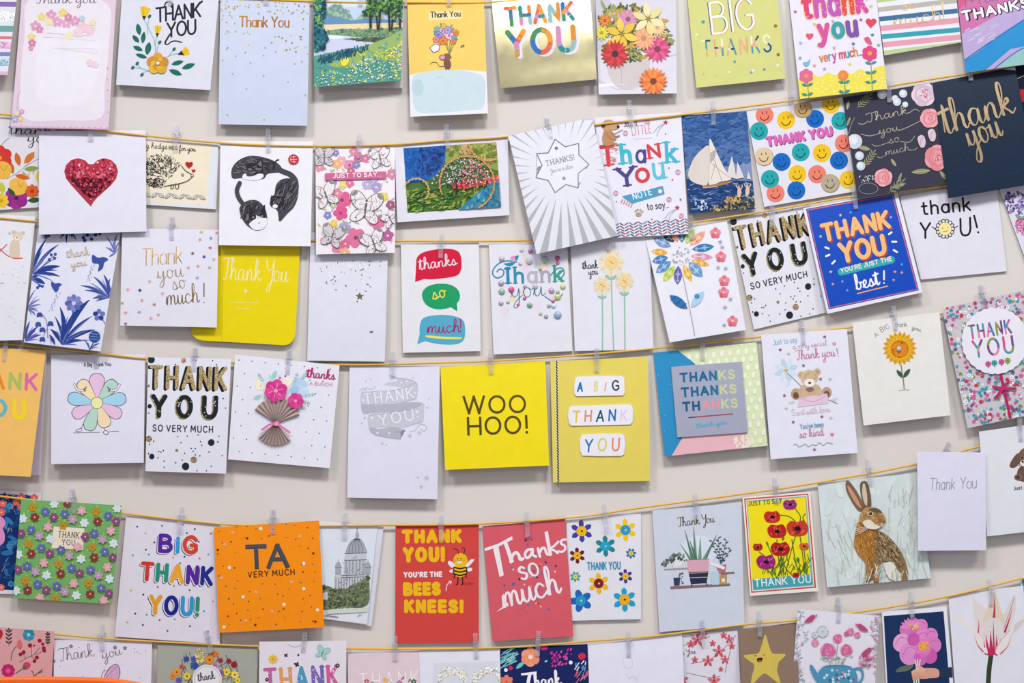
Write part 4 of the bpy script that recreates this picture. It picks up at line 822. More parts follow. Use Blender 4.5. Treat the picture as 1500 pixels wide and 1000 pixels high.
c.P('#4f9dc2', 911, 287.5, 971, 272, 973.5, 284, 926, 298, 918, 293); c.T('NOTE', (928, 293), (956, 285), 10, '#e9eef4', 1.5, tr=3); c.D('#d889a0', 967, 280, 3.6); c.D('#f0eef4', 967, 280, 2.6)
for i in range(5): c.L('#d8707f', 1.4, 912+i*3.5, 292+i*1.6, 910+i*3.5, 297+i*1.6)
c.T('to say...', (948, 308), (980, 304), 11, '#55505a', 1.3, tr=2.4)
c.D('#b39a7c', 935.5, 314, 4.4, 3.6); c.DD('#b39a7c', 1.6, 931, 309, 934, 307, 938, 307.5, 941, 310)
for x, y in ((975, 179), (992, 304)): c.star('#c8304a', x, y, 4.2); c.C('#a9b4c8', .9, x-2, y+3, x-9, y+10, x-13, y+20); c.C('#a9b4c8', .9, x-3, y+2, x-12, y+8, x-18, y+16)
for x, y in ((948, 178), (902, 283), (998, 316), (993, 252), (916, 195), (980, 292)): c.ring('#d88aa0', .8, x, y, 3.4); c.ring('#d88aa0', .7, x, y, 1.6)
c.DD('#4a4660', .9, 975, 196, 980, 246, 903, 295, 955, 321); c.star('#3f9a7a', 997, 292, 2.4); c.D('#c8304a', 985, 263, 1.2)
for r_ in range(5):
    for k in range(17):
        x = 897+k*6.8+r_*.6; y = 329+r_*4.2-k*.45; sgn = 1 if k % 2 else -1
        c.L(['#c8304a', '#3f8fa8', '#3a3a68'][(r_+k) % 3], 1.2, x-2.6, y+sgn*1.6, x+2.6, y-sgn*1.6)
c.S('#b78a64', 886, 189, 894, 190, 901, 198, 899, 208, 894, 213, 886, 213, 882, 203); c.S('#c39a74', 882, 183, 885, 177, 893, 175, 900, 178, 907, 184, 904, 189, 895, 190, 886, 191); c.D('#2a2a2c', 905.5, 185.5, 2.1); c.D('#5f4434', 884, 184, 3.4, 3); c.D('#5f4434', 892, 181, 2.4, 2); c.D('#1f1c1c', 893, 181, 1)
c.C('#a87c58', 2.4, 896, 196, 902, 200, 907, 199); c.C('#a87c58', 2.4, 889, 196, 895, 203, 902, 204); c.C('#b78a64', 3, 890, 212, 900, 210, 905, 212); c.L('#8f9098', 1, 900, 196, 912, 190)

c = Card('sailing boats card', 'vintage blue card of cream sailed yachts racing past people on a cliff', [998, 169, 1093.5, 163, 1106.5, 306, 1010, 312.5], '#3f629c', (4.2, 6, 4.9, 12), back='#d9d6dc')
c.P('#2f5692', 997, 165, 1095, 160, 1097, 190, 999, 196); c.P('#5574aa', 1001, 215, 1099, 210, 1104, 268, 1005, 268); c.P('#7d90b8', 1003, 240, 1101, 236, 1104, 268, 1006, 268)
c.dabs(260, 42, [999, 170, 1093, 164, 1100, 240, 1004, 246], ['#37609c', '#4468a4', '#5274aa', '#2c5490', '#486ca6'], 9, 4, 10, 30)
c.P('#1f3f76', 1005, 262, 1104, 265, 1108, 310, 1010, 316); c.strokes(150, 43, [1007, 264, 1104, 268, 1106, 296, 1012, 308], ['#34588f', '#16305f', '#5578a8', '#27498a', '#8fa4c4'], 8, 1.2, 0, 25)
c.S('#d8cec6', 1038, 214, 1028, 219, 1017, 231, 1010, 246, 1008, 257, 1014, 266, 1028, 271, 1036, 270, 1039, 240); c.S('#e2d9d2', 1040, 203, 1046, 214, 1053, 230, 1062, 248, 1071, 262, 1056, 266, 1038, 270, 1037, 240, 1038, 215)
for p in ((1039, 205, 1038, 272), (1040, 225, 1050, 218), (1043, 240, 1068, 260), (1044, 228, 1058, 266), (1042, 262, 1048, 238)): c.L('#a1928e', .8, *p)
c.P('#b7a9a4', 1040, 226, 1050, 218, 1047, 232, 1040, 240); c.S('#a8794c', 1029, 272, 1045, 270, 1068, 265, 1072, 267, 1050, 273, 1034, 275); c.L('#c9b39a', 1.4, 1030, 275, 1050, 273)
for p in ((1072, 228, 1076, 245, 1079, 262, 1064, 258), (1080, 236, 1086, 250, 1090, 260, 1078, 262), (1096, 250, 1100, 262, 1094, 262), (1070, 244, 1072, 256, 1064, 258)): c.P('#d9d3d4', *p)
c.dabs(150, 44, [1040, 306, 1062, 292, 1075, 287, 1104, 285, 1107, 308, 1046, 314], ['#7a6844', '#4f4a30', '#a8905c', '#35352a', '#c9b07a', '#5f6a3a'], 4, 2.4); c.dabs(30, 45, [1064, 290, 1084, 286, 1084, 296, 1066, 296], ['#c9a468', '#b58f58'], 5, 2)
for x, y in ((1083, 280), (1095, 278)): c.S('#d8bda4', x-2, y-4, x+2, y-4, x+3, y+3, x+1, y+8, x-3, y+8); c.D('#caa68a', x-.5, y-6.5, 1.8); c.C('#d8bda4', 1.4, x-1, y-3, x-4, y-7, x-5, y-9); c.C('#d8bda4', 1.4, x+2, y-3, x+4, y-6, x+4, y-9)
c.dabs(26, 46, [1018, 292, 1036, 292, 1036, 306, 1020, 308], ['#cfd8ea', '#a9bcd8', '#8fa8cc'], 4, 2.4)

c = Card('smiley face card', 'white card covered in colourful smiley discs with pink THANK YOU', [1093, 163, 1235.5, 142, 1254.5, 280, 1119.5, 303], '#e0deea', (2.5, 2.8, 3.2, 4.8))
for x, y, m in ((1120, 168.7, '#e8806c'), (1151.5, 176, '#ecc224'), (1217, 153, '#ecc224'), (1194, 174, '#1568bf'), (1231, 177, '#25a3a8'), (1176, 159, 'g#bd9d68'), (1112, 192, '#25a3a8'), (1236, 210, '#e8806c'), (1173, 223, '#25a3a8'), (1204, 224, '#ecc224'), (1145, 237, '#1568bf'), (1119, 229, 'g#d9c4a0'), (1229, 235, '#1568bf'), (1168, 255, '#ecc224'), (1136, 283, '#e8806c'), (1128, 262, '#25a3a8'), (1197, 255, '#e8806c'), (1243, 263, '#ecc224'), (1216, 268, 'g#b4a98f'), (1166.5, 278.6, '#1568bf')):
    if m[0] == 'g': c.D('#8f7a55', x+.4, y+.6, 13.6)
    c.D(m, x, y, 13.2); c.L('#26221f', 1.1, x-3.6, y-4.8, x-3.2, y-1.8); c.L('#26221f', 1.1, x+2.8, y-5.6, x+3.2, y-2.6); c.C('#26221f', 1.2, x-6.5, y+2.4, x-4.6, y+6, x, y+7.4, x+4.6, y+5, x+6.2, y+.8)
c.T('THANK YOU', (1123, 215.5), (1221, 199), 15.5, '#7a2f62', 5, off=(.9, .9), tr=4); c.T('THANK YOU', (1123, 215.5), (1221, 199), 15.5, '#d668b4', 5, tr=4)

c = Card('dark floral card', 'charcoal card with blush roses and fine gold script Thank you so much', [1234.5, 143, 1365, 121, 1388.5, 268, 1256.5, 291.5], '#3a3a4b', (4.6, 9.8, 5.3, 16))
GO = 'f#f4e6c4'
c.T('Thank', (1270, 180), (1332, 166), 14, GO, .85, 'c'); c.C(GO, .9, 1257, 180, 1264, 182, 1272, 177); c.C(GO, .9, 1331, 166, 1340, 160, 1347, 163)
c.T('you', (1288, 197), (1318, 191), 13, GO, .85, 'c'); c.C(GO, .9, 1261, 196, 1274, 199, 1289, 195); c.C(GO, .9, 1317, 191, 1330, 186, 1348, 177)
c.T('so', (1303, 211), (1319, 207), 14, GO, .85, 'c'); c.C(GO, .9, 1277, 211, 1285, 214, 1303, 208); c.C(GO, .9, 1318, 207, 1332, 208, 1340, 199)
c.T('much', (1297, 228), (1334, 220), 12, GO, .85, 'c'); c.C(GO, .9, 1284, 229, 1290, 231, 1298, 227); c.C(GO, .9, 1333, 220, 1340, 219, 1344, 216)
for a in ((1242, 154, 14, 5, 80), (1266, 217, 20, 7, -12), (1309, 238, 14, 5, -55), (1349, 251, 29, 8, 6), (1382, 257, 18, 6, -50), (1316, 272, 22, 6, 15), (1318, 260, 16, 4, 70), (1243, 178, 14, 4, 70)): c.V('#8d8d6c', *a); t = math.radians(a[4]); c.L('#c9c29a', .6, a[0]-a[2]*.4*math.cos(t), a[1]+a[2]*.4*math.sin(t), a[0]+a[2]*.4*math.cos(t), a[1]-a[2]*.4*math.sin(t))
sprig(c, '#9a977a', 1256, 158, 22, 45, 5, 9, 1.4); sprig(c, '#8f8f70', 1266, 243, 22, 55, 5, 8, 2); sprig(c, '#7f8468', 1302, 282, 24, 40, 4, 9, 2.4); c.C('#9aa09a', .7, 1243, 196, 1247, 182, 1252, 172)
c.ring('#8d8d96', .8, 1272, 276, 14, 8); c.scatter(40, 47, [1258, 258, 1280, 254, 1284, 264, 1260, 268], lambda x, y, r: c.D('#d4d6dc', x, y, .7))
for x, y, r in ((1252, 207, 11), (1259, 228, 6.5), (1261, 243, 6.5), (1292, 138, 7), (1311, 144, 5), (1323, 137, 6), (1314, 149, 6), (1326, 153, 4.5)): c.D('#c3ccd6', x, y, r); c.D('#d8dee6', x-r*.2, y-r*.2, r*.6); c.scatter(int(r), int(x), [x-r*.5, y-r*.5, x+r*.5, y-r*.5, x, y+r*.6], lambda a, b_, r_: c.D('#f0f2f6', a, b_, .6))
rose(c, 1353, 138, 19, ['#cdb7c6', '#dcccd6', '#c9a8bb', '#d9c4d0']); c.dabs(30, 48, [1348, 130, 1360, 130, 1360, 145, 1350, 145], ['#b83848', '#d07080', '#e6d9de'], 3, 1.6)
rose(c, 1362, 173, 15, ['#df959c', '#e6aab0', '#c85a66', '#e3a0a8', '#b8485a']); rose(c, 1373, 231, 20, ['#d9868f', '#e39ca4', '#d17a86', '#e6b4ba']); c.dabs(20, 49, [1366, 224, 1378, 224, 1378, 236, 1368, 236], ['#a83848', '#e9d0d4'], 2, 1.2); rose(c, 1294, 260, 14, ['#e0929a', '#e8acb2', '#c9606c', '#e3a0a6', '#b84a58'])
for x, y in ((1350, 207), (1365, 198)): c.S('#d3bfca', x-6, y-4, x-2, y-9, x+3, y-8, x+6, y, x+4, y+8, x-2, y+8); c.C('#a88fa0', .9, x-2, y+6, x-1, y-2, x+2, y-6)

c = Card('navy thank you card', 'navy blue card with large gold brush script thank you at the right', [1366, 121, 1487, 98, 1520, 268, 1389, 290.5], 'g#12253c', (5, 12, 5.7, 20), back='#d9d8e2', lean=-2)
c.scatter(220, 50, [1370, 124, 1486, 104, 1515, 266, 1392, 286], lambda x, y, r: c.D('g#1d3a52', x, y, .9))
c.T('thank', (1384, 200), (1492, 165), 54, 'f#ffdcaa', 5.2, 'c', con=.55); c.T('you', (1420, 220), (1474, 198), 52, 'f#ffdcaa', 5.2, 'c', con=.55)

c = Card('dark card at the right edge with a red patch', 'sliver of dark card with a red patch at the right edge', [1478, 98, 1600, 84, 1612, 255, 1490, 262], '#141e36', 'U')
c.P('#c4262f', 1494, 131, 1540, 128, 1541, 146, 1495, 149); c.C('#b9a98a', 1, 1489, 116, 1497, 112, 1510, 108)
# ================================================================ third row
c = Card('white card with a tiny bear on a swing', 'white card with a tiny beige bear and red ribbon at the left edge', [-75, 312, 52, 316.5, 33, 498, -85, 500], '#e2e1e9', 'D')
c.C('#c9523f', 1.6, -20, 340, -4, 360, 8, 372, 20, 378, 33, 378); c.C('#c9523f', 1.6, -4, 372, 4, 364, 10, 358)
c.S('#d6c4b0', 15, 356, 22, 350, 28, 354, 29, 368, 28, 378, 20, 379, 14, 374); c.D('#dccbb8', 26, 346, 8, 7); c.D('#d0bca6', 20, 340, 3); c.D('#d0bca6', 34, 341, 3); c.D('#efe6da', 25, 349, 3.4, 2.6); c.D('#4a3a34', 25, 348, 1.1); c.D('#9fc9c4', 14, 342, 2.2)
c.scatter(22, 51, [-10, 320, 48, 322, 34, 470, -10, 480], lambda x, y, r: c.D(r.choice(['#a8b0b0', '#8f9aa0', '#b9a8a8']), x, y, .8) if x < 12 or y > 384 else None)
c.C('#c9523f', 1, -10, 418, 0, 415, 5, 414)

c = Card('blue leaf and bird card', 'white card patterned with cobalt blue leaves, flowers and two birds', [56, 334, 178, 334, 147.5, 514.5, 35, 501], '#dcddee', 'O')
N1, N2, N3 = '#24408c', '#3a4f9c', '#6c74b4'
def frond(x, y, lst, m=None):
    for tx, ty, wd in lst:
        c.blade(m or N1, x, y, tx, ty, wd*.8, .16)
        dx, dy = tx-x, ty-y; a = .26; c.blade(N3, x, y, x+.78*(dx*math.cos(a)-dy*math.sin(a)), y+.78*(dx*math.sin(a)+dy*math.cos(a)), wd*.34, .1); c.L('#8f96c8', .5, x+dx*.15, y+dy*.15, x+dx*.2, y+dy*.2)
frond(49, 402, [(86, 358, 6), (68, 350, 6), (54, 350, 7), (88, 390, 9), (88, 405, 6), (84, 396, 4)]); frond(44, 408, [(66, 416, 9), (60, 370, 6), (56, 404, 5)])
frond(91, 505, [(131, 439, 12), (88, 450, 9), (74, 482, 8), (139, 483, 8), (127, 487, 6), (119, 498, 6), (80, 463, 5), (135, 463, 4), (98, 470, 6)])
frond(38, 500, [(44, 470, 5), (56, 478, 5), (60, 490, 5), (40, 478, 4), (52, 484, 4)], N2); frond(40, 452, [(52, 424, 3), (58, 438, 3), (60, 446, 3), (56, 456, 3), (52, 462, 3)], N3)
frond(160, 436, [(118, 418, 5), (137, 405, 5), (152, 402, 6), (161, 408, 5), (136, 437, 5), (124, 425, 4), (141, 441, 4)], N2); frond(168, 372, [(155, 346, 3), (172, 342, 4), (155, 362, 3), (176, 352, 3), (160, 376, 3)], N3)
frond(66, 350, [(74, 342, 7), (64, 338, 6)]); frond(100, 338, [(88, 350, 3), (98, 356, 3), (106, 350, 3), (112, 352, 3)])
c.DD(N1, 2.6, 122, 348, 128, 344, 134, 350, 140, 344, 124, 352, 146, 342); c.C(N1, .8, 118, 340, 130, 346, 148, 338)
c.DD(N2, 2.2, 75, 373, 81, 372, 72, 380, 80, 378, 58, 418, 62, 419, 55, 421); c.C(N2, .8, 62, 390, 70, 382, 80, 374)
c.flower([N3, '#8288c4', '#5a62ac'], 108, 444, 13, 8, '#c9cde6', 3, fat=.34); c.C(N2, 1.4, 107, 455, 104, 470, 98, 486); c.flower([N3, N1], 145, 461, 9, 5, '#b9bede', 2); c.C(N2, .8, 148, 466, 153, 472, 156, 480)
c.D('#2c5094', 138.5, 493, 8.5); [c.L('#8fa0cc', .6, 132, 488+k*4, 145, 490+k*4) for k in range(3)]; c.C(N2, 1.2, 137, 501, 133, 508, 130, 514); frond(131, 512, [(124, 498, 2.4), (146, 502, 2.4)], N2)
for x, y, k in ((147, 382, 1.15), (83, 418, .75)):
    c.S(N2, x-10*k, y-8*k, x-3*k, y-4*k, x+4*k, y-5*k, x+10*k, y-2*k, x+5*k, y+2*k, x+3*k, y+9*k, x-3*k, y+13*k, x-2*k, y+4*k, x-10*k, y+2*k)
for a, b_ in (((136, 388), (129, 412)), ((86, 428), (74, 455))):
    for i in range(22): c.D('#7a80a8', a[0]+(b_[0]-a[0])*i/21+random.Random(i).uniform(-3, 3), a[1]+(b_[1]-a[1])*i/21, .6)
for x, y in ((58, 461), (56, 475), (62, 483), (62, 497), (74, 474)): c.S(N2, x-3, y-3, x+3, y-3, x+4, y+3, x, y+2, x-4, y+3)
c.C(N3, .8, 60, 458, 68, 470, 70, 495); c.C(N3, .8, 70, 480, 66, 486, 64, 492); frond(72, 490, [(80, 505, 5)], N1)
c.T('thank', (98, 378), (132, 373), 13, 'g#cdb89e', 1.2, 'c'); c.T('you', (104, 392), (128, 388), 12, 'g#cdb89e', 1.2, 'c')

c = Card('Thank you so much star card', 'white square card scattered with tiny coloured stars and gold script Thank you so much', [179, 334, 320, 336.5, 317.5, 479.5, 176, 476.5], '#dfdeea', (10, 13, 10.7, 20))
c.T('Thank', (207, 390), (269, 386), 26, 'f#c9a973', 1.9, 'u', con=.4, tr=1.4, sl=.08); c.T('you', (230, 410), (271, 405), 26, 'f#cdb080', 1.9, 'c', con=.4); c.T('so', (253, 426), (275, 421), 26, 'f#d0b68a', 1.9, 'c', con=.4); c.T('much', (243, 448), (294, 443), 30, 'f#b99a60', 2, 'c', con=.4); c.T('!', (298, 444), (303, 443.5), 30, 'f#b08f52', 2, sl=.1)
for x, y, m in ((295, 340, '#b7c04a'), (293, 351, '#e58a78'), (309, 349, '#8a8ab8'), (308, 363, '#c8506a'), (282, 371, '#7a5a48'), (299, 376, '#3a3a98'), (313, 380, '#e89a8a'), (276, 392, '#cfa0b8'), (290, 390, '#e58a80'), (307, 392, '#a8b06a'), (289, 407, '#9a9ad0'), (219, 412, '#e89a94'), (187, 424, '#e89a94'), (205, 425, '#3a3a78'), (238, 430, '#d89ab0'), (208, 440, '#e89488'), (179, 444, '#a9ae4a'), (226, 446, '#a8844a'), (204, 457, '#8f9ac8'), (184, 458, '#e89488'), (232, 461, '#e89488'), (221, 466, '#d89ab8'), (184, 474, '#c8606a'), (318, 341, '#e58a88')): c.star(m, x, y, 3.4, rot=90+x % 30)

c = Card('yellow card with rounded corners', 'bright yellow card with rounded corners and pale foil Thank You script', [288, 352, 440, 352, 430.5, 506, 279, 497], 'g#ead400', (4.2, 5, 4.9, 8.5), back='g#d8c200',
         outline=[288, 352, 440, 352, 433, 484, 432, 492, 429, 499, 423, 504, 416, 505.5, 350, 501.5, 296, 498.5, 288, 496, 282, 491, 279.5, 484])
c.T('Thank You', (324, 410), (423, 414), 34, 'g#f1eab8', 1.7, 'c', con=.3); c.star('g#ece4b8', 360, 426, 4); [c.L('g#e9df8c', 1.1, x, 442.5+(x-338)*.02, x+w_, 442.6+(x-338)*.02) for x, w_ in ((338, 6), (347, 10), (360, 4), (367, 12))]; [c.L('g#e9df8c', 1.1, x, 451.5, x+w_, 451.6) for x, w_ in ((348, 5), (356, 9))]
c.L('g#c9b400', .8, 327, 352, 325, 500)

c = Card('plain white card with silver confetti', 'plain white card with a sprinkle of silver confetti and one gold star', [455, 340, 569, 343, 563.5, 529.5, 450, 528], '#dddeeb', (4.2, 5, 4.9, 11), back='#c2c4e0', curve=3)
c.scatter(46, 52, [462, 380, 560, 378, 555, 410, 530, 440, 526, 470, 518, 440, 480, 420], lambda x, y, r: c.D(r.choice(['f#a9a9b2', 'f#c9c9d0', '#f4f4f8', 'f#8f8f98']), x, y, r.uniform(.7, 2.4), r.uniform(.5, .9), r.uniform(0, 180)))
c.scatter(16, 53, [475, 375, 555, 375, 550, 410, 480, 410], lambda x, y, r: c.L('#f2f2f8', 1, x, y, x+r.uniform(-1, 1), y+7)); c.star('f#bfae6e', 527, 434, 6.5); c.D('f#b9b9c0', 490, 405, 1.6); c.D('f#c0c0c8', 544, 486, 3, 1.4, 10)

c = Card('speech bubble card', 'white card with red, green and blue speech bubbles thanks so much', [587, 357, 701.5, 355, 704, 514, 590, 516.5], '#e3e3e9', 'F')
c.S('g#d2163d', 609.5, 388, 611, 377, 620, 369.5, 640, 365, 660, 364.5, 672, 369, 676, 381, 675, 396, 668, 404, 645, 408, 622, 408.5, 610, 400); c.P('g#d2163d', 609, 398, 626, 407, 608, 413)
c.T('thanks', (614, 396), (671, 388), 19, '#f0dfe6', 1.7, 'c')
c.S('g#1c9d65', 618, 432, 624, 421, 640, 415.5, 660, 417, 672, 426, 672.5, 440, 660, 450, 640, 453, 624, 446); c.P('g#1c9d65', 659, 449, 669, 441, 670, 456); c.T('so', (634, 440), (656, 434), 22, '#e9e04e', 2, 'c')
c.S('g#52abc8', 615, 490, 616, 472, 624, 464, 645, 461, 666, 463, 679, 470, 681.5, 485, 679, 498, 668, 504, 645, 504, 622, 499); c.P('g#52abc8', 615, 488, 624, 499, 611, 504)
c.T('much!', (625, 488.5), (676, 487), 21, '#a3256a', 1.9, 'c'); c.S('#e9e06a', 625, 491, 650, 493, 675, 494, 672, 496.5, 645, 496, 626, 494)

c = Card('jewelled Thank you card', 'white card with teal Thank you lettering, a bird and stick-on gems', [716, 357, 831, 359, 838.5, 514, 723, 519], '#e1e1eb', (4.2, 5, 4.9, 7))
TQ = ['#2f86b0', '#2f8fac', '#b9b4c4', '#aaa4b4', '#3f9a90']
c.D('#e3d9e6', 770, 393, 8); c.D('#e6d6e2', 740, 455, 6); c.D('#e3d6e4', 805, 430, 9); c.D('#ecd9c8', 797, 389, 6); c.D('#ecd8b8', 751, 437, 5); c.D('#e8dbe6', 786, 447, 5); c.D('#f0d0c0', 765, 427, 4); c.D('#efcfae', 772, 382, 4)
c.C('#2f86b0', 2, 757, 384, 745, 382, 732, 385, 723, 394, 722, 402, 728, 407, 736, 404, 738, 397, 732, 394, 728, 398); c.S('#2f8fb0', 738, 386, 748, 384, 754, 378, 757, 380, 752, 388, 745, 390); c.D('#dc9ac8', 752, 379, 4.6); c.S('#2f8fac', 754, 376, 760, 374, 757, 382)
c.T('T', (740, 417), (749, 416.6), 26, TQ[0], 5.6, serif=.9); c.T('hank', (753, 416.5), (826, 413.5), 27, TQ[1:], 4.8, tr=3.4, serif=.7); c.C('#3f9a90', 2, 806, 404, 815, 394, 824, 393, 826, 402, 818, 410)
c.T('you', (748, 438), (800, 433), 30, '#2f7c9c', 1.8, 'c', con=.3); c.C('#2f7c9c', 1.4, 798, 434, 810, 441, 820, 436, 824, 430)
for x, y, r, m in ((735, 379, 4.4, '#b9b5c4'), (764, 366.5, 3, '#c9c9cc'), (777, 368, 3.6, '#d86a9f'), (775.5, 383, 5, '#c3bfcc'), (798, 380, 5.4, '#b0cac0'), (816.5, 378, 4, '#cf4a8a'), (817, 385, 3, '#d86a9f'), (762, 386.5, 2.8, '#b5b0ba'), (791.5, 394, 2.8, '#b0a8a8'), (734, 415, 4.4, '#a8a4b8'), (735, 427, 5, '#94b5aa'), (749, 424, 4.8, '#d65a94'), (769, 419.5, 3, '#b0acb8'), (784, 419.5, 4.2, '#c4bcc8'), (824.5, 420, 4.2, '#c3cc8a'), (808, 425.5, 4.6, '#b0a6c0'), (817, 428, 3, '#a89fb4'), (817, 435, 5, '#b0cf7a'), (734, 444, 3.8, '#a8a8b4'), (744, 442.5, 2.8, '#aaa6b4'), (776, 447, 4.4, '#7aa896'), (804, 448, 3.2, '#a0a0b8'), (811, 448, 3.8, '#c4dce6'), (792, 459.5, 2.8, '#c0bc9a'), (800, 463.5, 3.4, '#a8a4b8'), (817, 461.5, 6, '#8fb0d0'), (810, 441, 2.8, '#cf4a90'), (768.5, 437, 2.8, '#d8508f'), (759, 446, 2.4, '#d85a94')): c.dome('d'+m, x, y, r)

c = Card('three sunflowers card', 'white card with three tall pale sunflowers and small black thank you', [835, 340, 951, 338, 957, 511.5, 842, 514], '#e2e1ec', (4.2, 5, 4.9, 8))
c.T('thank', (853, 395), (877, 393), 13, '#2a2a30', 1.3, 'c', con=.3); c.T('you', (862, 404), (877, 402), 13, '#2a2a30', 1.3, 'c', con=.3)
for x, y, r, x1 in ((895.5, 384.5, 19, 899), (882, 418, 13.5, 882.5), (914.5, 412, 14.5, 915.5)):
    c.C('#93c2ab', 1.9, x, y+r*.6, x+.6, y+r+30, x1, 513)
    for i in range(20): t = math.radians(18*i); c.D('#eddfb0' if i % 3 else '#e6d096', x+r*.8*math.cos(t), y-r*.8*math.sin(t), r*.2, r*.1, 18*i)
    c.D('#eed190', x, y, r*.55); c.L('#7a6a3a', .8, x-2, y-2, x+3, y+2); c.dabs(6, int(x), [x-4, y-4, x+4, y-4, x+4, y+4, x-4, y+4], ['#d9b25a'], 1.4, .8)
    for sg in (35, 145): c.VV('#94bfae', x, y+r+6, r*.62, r*.26, sg)

c = Card('patchwork petal flower card', 'white card with one big patchwork petal flower and a column of pink blossoms', [944, 344, 1065, 324, 1092.5, 483, 981, 501.5], '#e2e2ec', 'D', lean=0)
PT = [(1030, 363, 30, 10, 8, '#3f7db4'), (1028, 376, 30, 9, -4, '#d79ab4'), (1026, 385, 25, 8, -16, '#e8a942'), (1019, 395, 27, 13, -48, '#6d9cc9'), (1007, 400, 25, 9, -64, '#eab64a'), (993, 403, 25, 10, 87, '#6d65a9'), (980, 401, 26, 10, 55, '#b9cf55'), (972, 391, 25, 11, 38, '#6592c6'), (967, 380, 22, 10, 16, '#4a80bb'), (966, 369, 22, 8, -6, '#e8a83c'), (970, 355, 26, 11, -26, '#7a9ac6'), (979, 346, 22, 10, -45, '#2c4a48'), (989, 345, 18, 9, -70, '#e58a6c'), (999, 345, 18, 9, 88, '#3f80a0'), (1011, 346, 22, 10, 62, '#b7cc58'), (1022, 349, 27, 10, 44, '#e6a488')]
for x, y, l, wd, a, m in PT:
    l *= 1.12; wd *= 1.25; c.V(m, x, y, l, wd, a); t = math.radians(a); h = lin(m)
    f = [int(m[i:i+2], 16) for i in (1, 3, 5)]; lt = '#%02x%02x%02x' % tuple(int(v+(236-v)*.5) for v in f); dk = '#%02x%02x%02x' % tuple(int(v*.82) for v in f)
    for k, q in ((-.3, lt), (-.12, dk), (.06, lt), (.24, dk)): c.D(q, x+l*k*math.cos(t), y-l*k*math.sin(t), l*.05, wd*.34*(1-abs(k)*1.2), a)
    c.V(lt, x, y, l*.7, wd*.16, a)
c.D('#e2e2ea', 998, 372, 15); c.scatter(36, 54, [986, 362, 1010, 362, 1010, 384, 986, 384], lambda x, y, r: snow(c, '#b0b0ba', x, y, 1.4)); c.C('#9a9aa2', .9, 1000, 402, 1010, 450, 1018, 492)
c.V('#2f6fa9', 994, 442, 33, 13, -37); c.V('#a9c8e2', 1022, 438, 31, 12, 52); c.D('#3f8fb8', 1021, 434, 4)
for k in (-.3, 0, .3): c.L('#1f4f86', 1.2, 994+30*k*.8-4, 442+30*k*.6+3, 994+30*k*.8+4, 442+30*k*.6-3)
for x, y in ((1048, 341), (1056, 376), (1061, 411), (1060, 428), (1073, 470)): c.flower(['#dd6f80', '#e08a94', '#d9606f'], x, y, 8, 5, '#f0c4c4', 1.8, fat=.5)
for x, y in ((1055, 354), (1058, 362), (1052, 392), (1063, 393), (1070, 438), (1062, 450), (1061, 476)): snow(c, '#85858f', x, y, 3.4)

def glitter_art(c):
    """the same printed design as its twin: glitter THANK over spotted YOU"""
    c.frame(121, 168)
    c.D('#1e2a33', 4.5, 3.5, 5.5); c.D('s#b59a68', 52, 4, 4)
    c.T('THANK', (1, 48), (115, 48), 37, '#14181c', 6.6, off=(-1.6, .8), tr=4.2); c.T('THANK', (2.5, 47), (117, 47), 36, 's#bda36c', 6.4, tr=4.2)
    for ch, x0, x1 in (('Y', 6, 30), ('O', 43, 68), ('U', 81, 105)):
        c.T(ch, (x0-1.2, 90), (x1-1.2, 90), 37, 's#b59c66', 8, off=(-.8, 1)); c.T(ch, (x0, 89), (x1, 89), 35, '#1e272b', 8)
    c.scatter(60, 55, [4, 56, 106, 56, 106, 88, 4, 88], lambda x, y, r: c.D('#e3e4ea', x, y, .8) if (8 < x < 14+(y-56)*.3) or (44 < x < 50) or (61 < x < 67) or (82 < x < 88) or (97 < x < 104) else None)
    c.T('SO VERY MUCH', (9, 109), (99, 109), 10.5, '#2a2c34', 1.7, tr=4)
    for x, y, r in ((4, 72, 3.2), (97, 123, 5), (9, 146, 4), (60, 159, 5.6)): c.D('#1f2a30', x, y, r)
    for x, y, r in ((4, 120, 4.6), (46, 136, 2.4), (72, 149, 4.8), (2, 42, 2)): c.D('s#b9986a', x, y, r)
    c.scatter(34, 56, [4, 112, 118, 112, 118, 165, 4, 165], lambda x, y, r: c.D('#26282e', x, y, 1)); c.DD('#26282e', 1, 40, 10, 70, 3, 100, 9, 94, 3, 112, 58, 116, 72, 3, 82)
    c.frame()
c = Card('glitter THANK YOU card at the right', 'gold glitter THANK and spotted YOU card tucked behind the royal blue card', [1069, 322, 1186, 298, 1213, 457, 1104.5, 482.5], '#e2e2ec', (2, 2.6, 2.6, 3.8)); glitter_art(c)

c = Card('royal blue best card', 'royal blue card with orange THANK YOU reading you are just the best', [1176, 304, 1314, 280, 1351.5, 428, 1212, 459.5], '#e3e2ec', (4.2, 7, 4.9, 18), lean=1)
c.P('g#0f3f9f', 1180.5, 306, 1309, 283, 1346, 425, 1214, 453); c.P('#d4707c', 1182, 307, 1308, 284.5, 1344.6, 424, 1215, 451.5); c.P('g#0c49b8', 1183.4, 308.2, 1307, 286, 1343, 423.2, 1216, 450)
c.T('THANK', (1207, 357), (1307, 335), 28, '#a8463f', 7, off=(1.2, 1.2), tr=3.4); c.T('THANK', (1206, 355.5), (1306, 334), 28, '#efb878', 7, tr=3.4)
c.T('YOU', (1233, 388), (1302, 374), 32, '#a8463f', 8, off=(1.2, 1.2), tr=3); c.T('YOU', (1232, 387), (1301, 373), 32, '#efb878', 8, tr=3)
c.R('#35a6b4', 1226, 384, 1312, 394.6, 5, 13.5); c.T("YOU'RE JUST THE", (1232, 400), (1307, 382), 7.4, '#efe6c4', 1.4, tr=3)
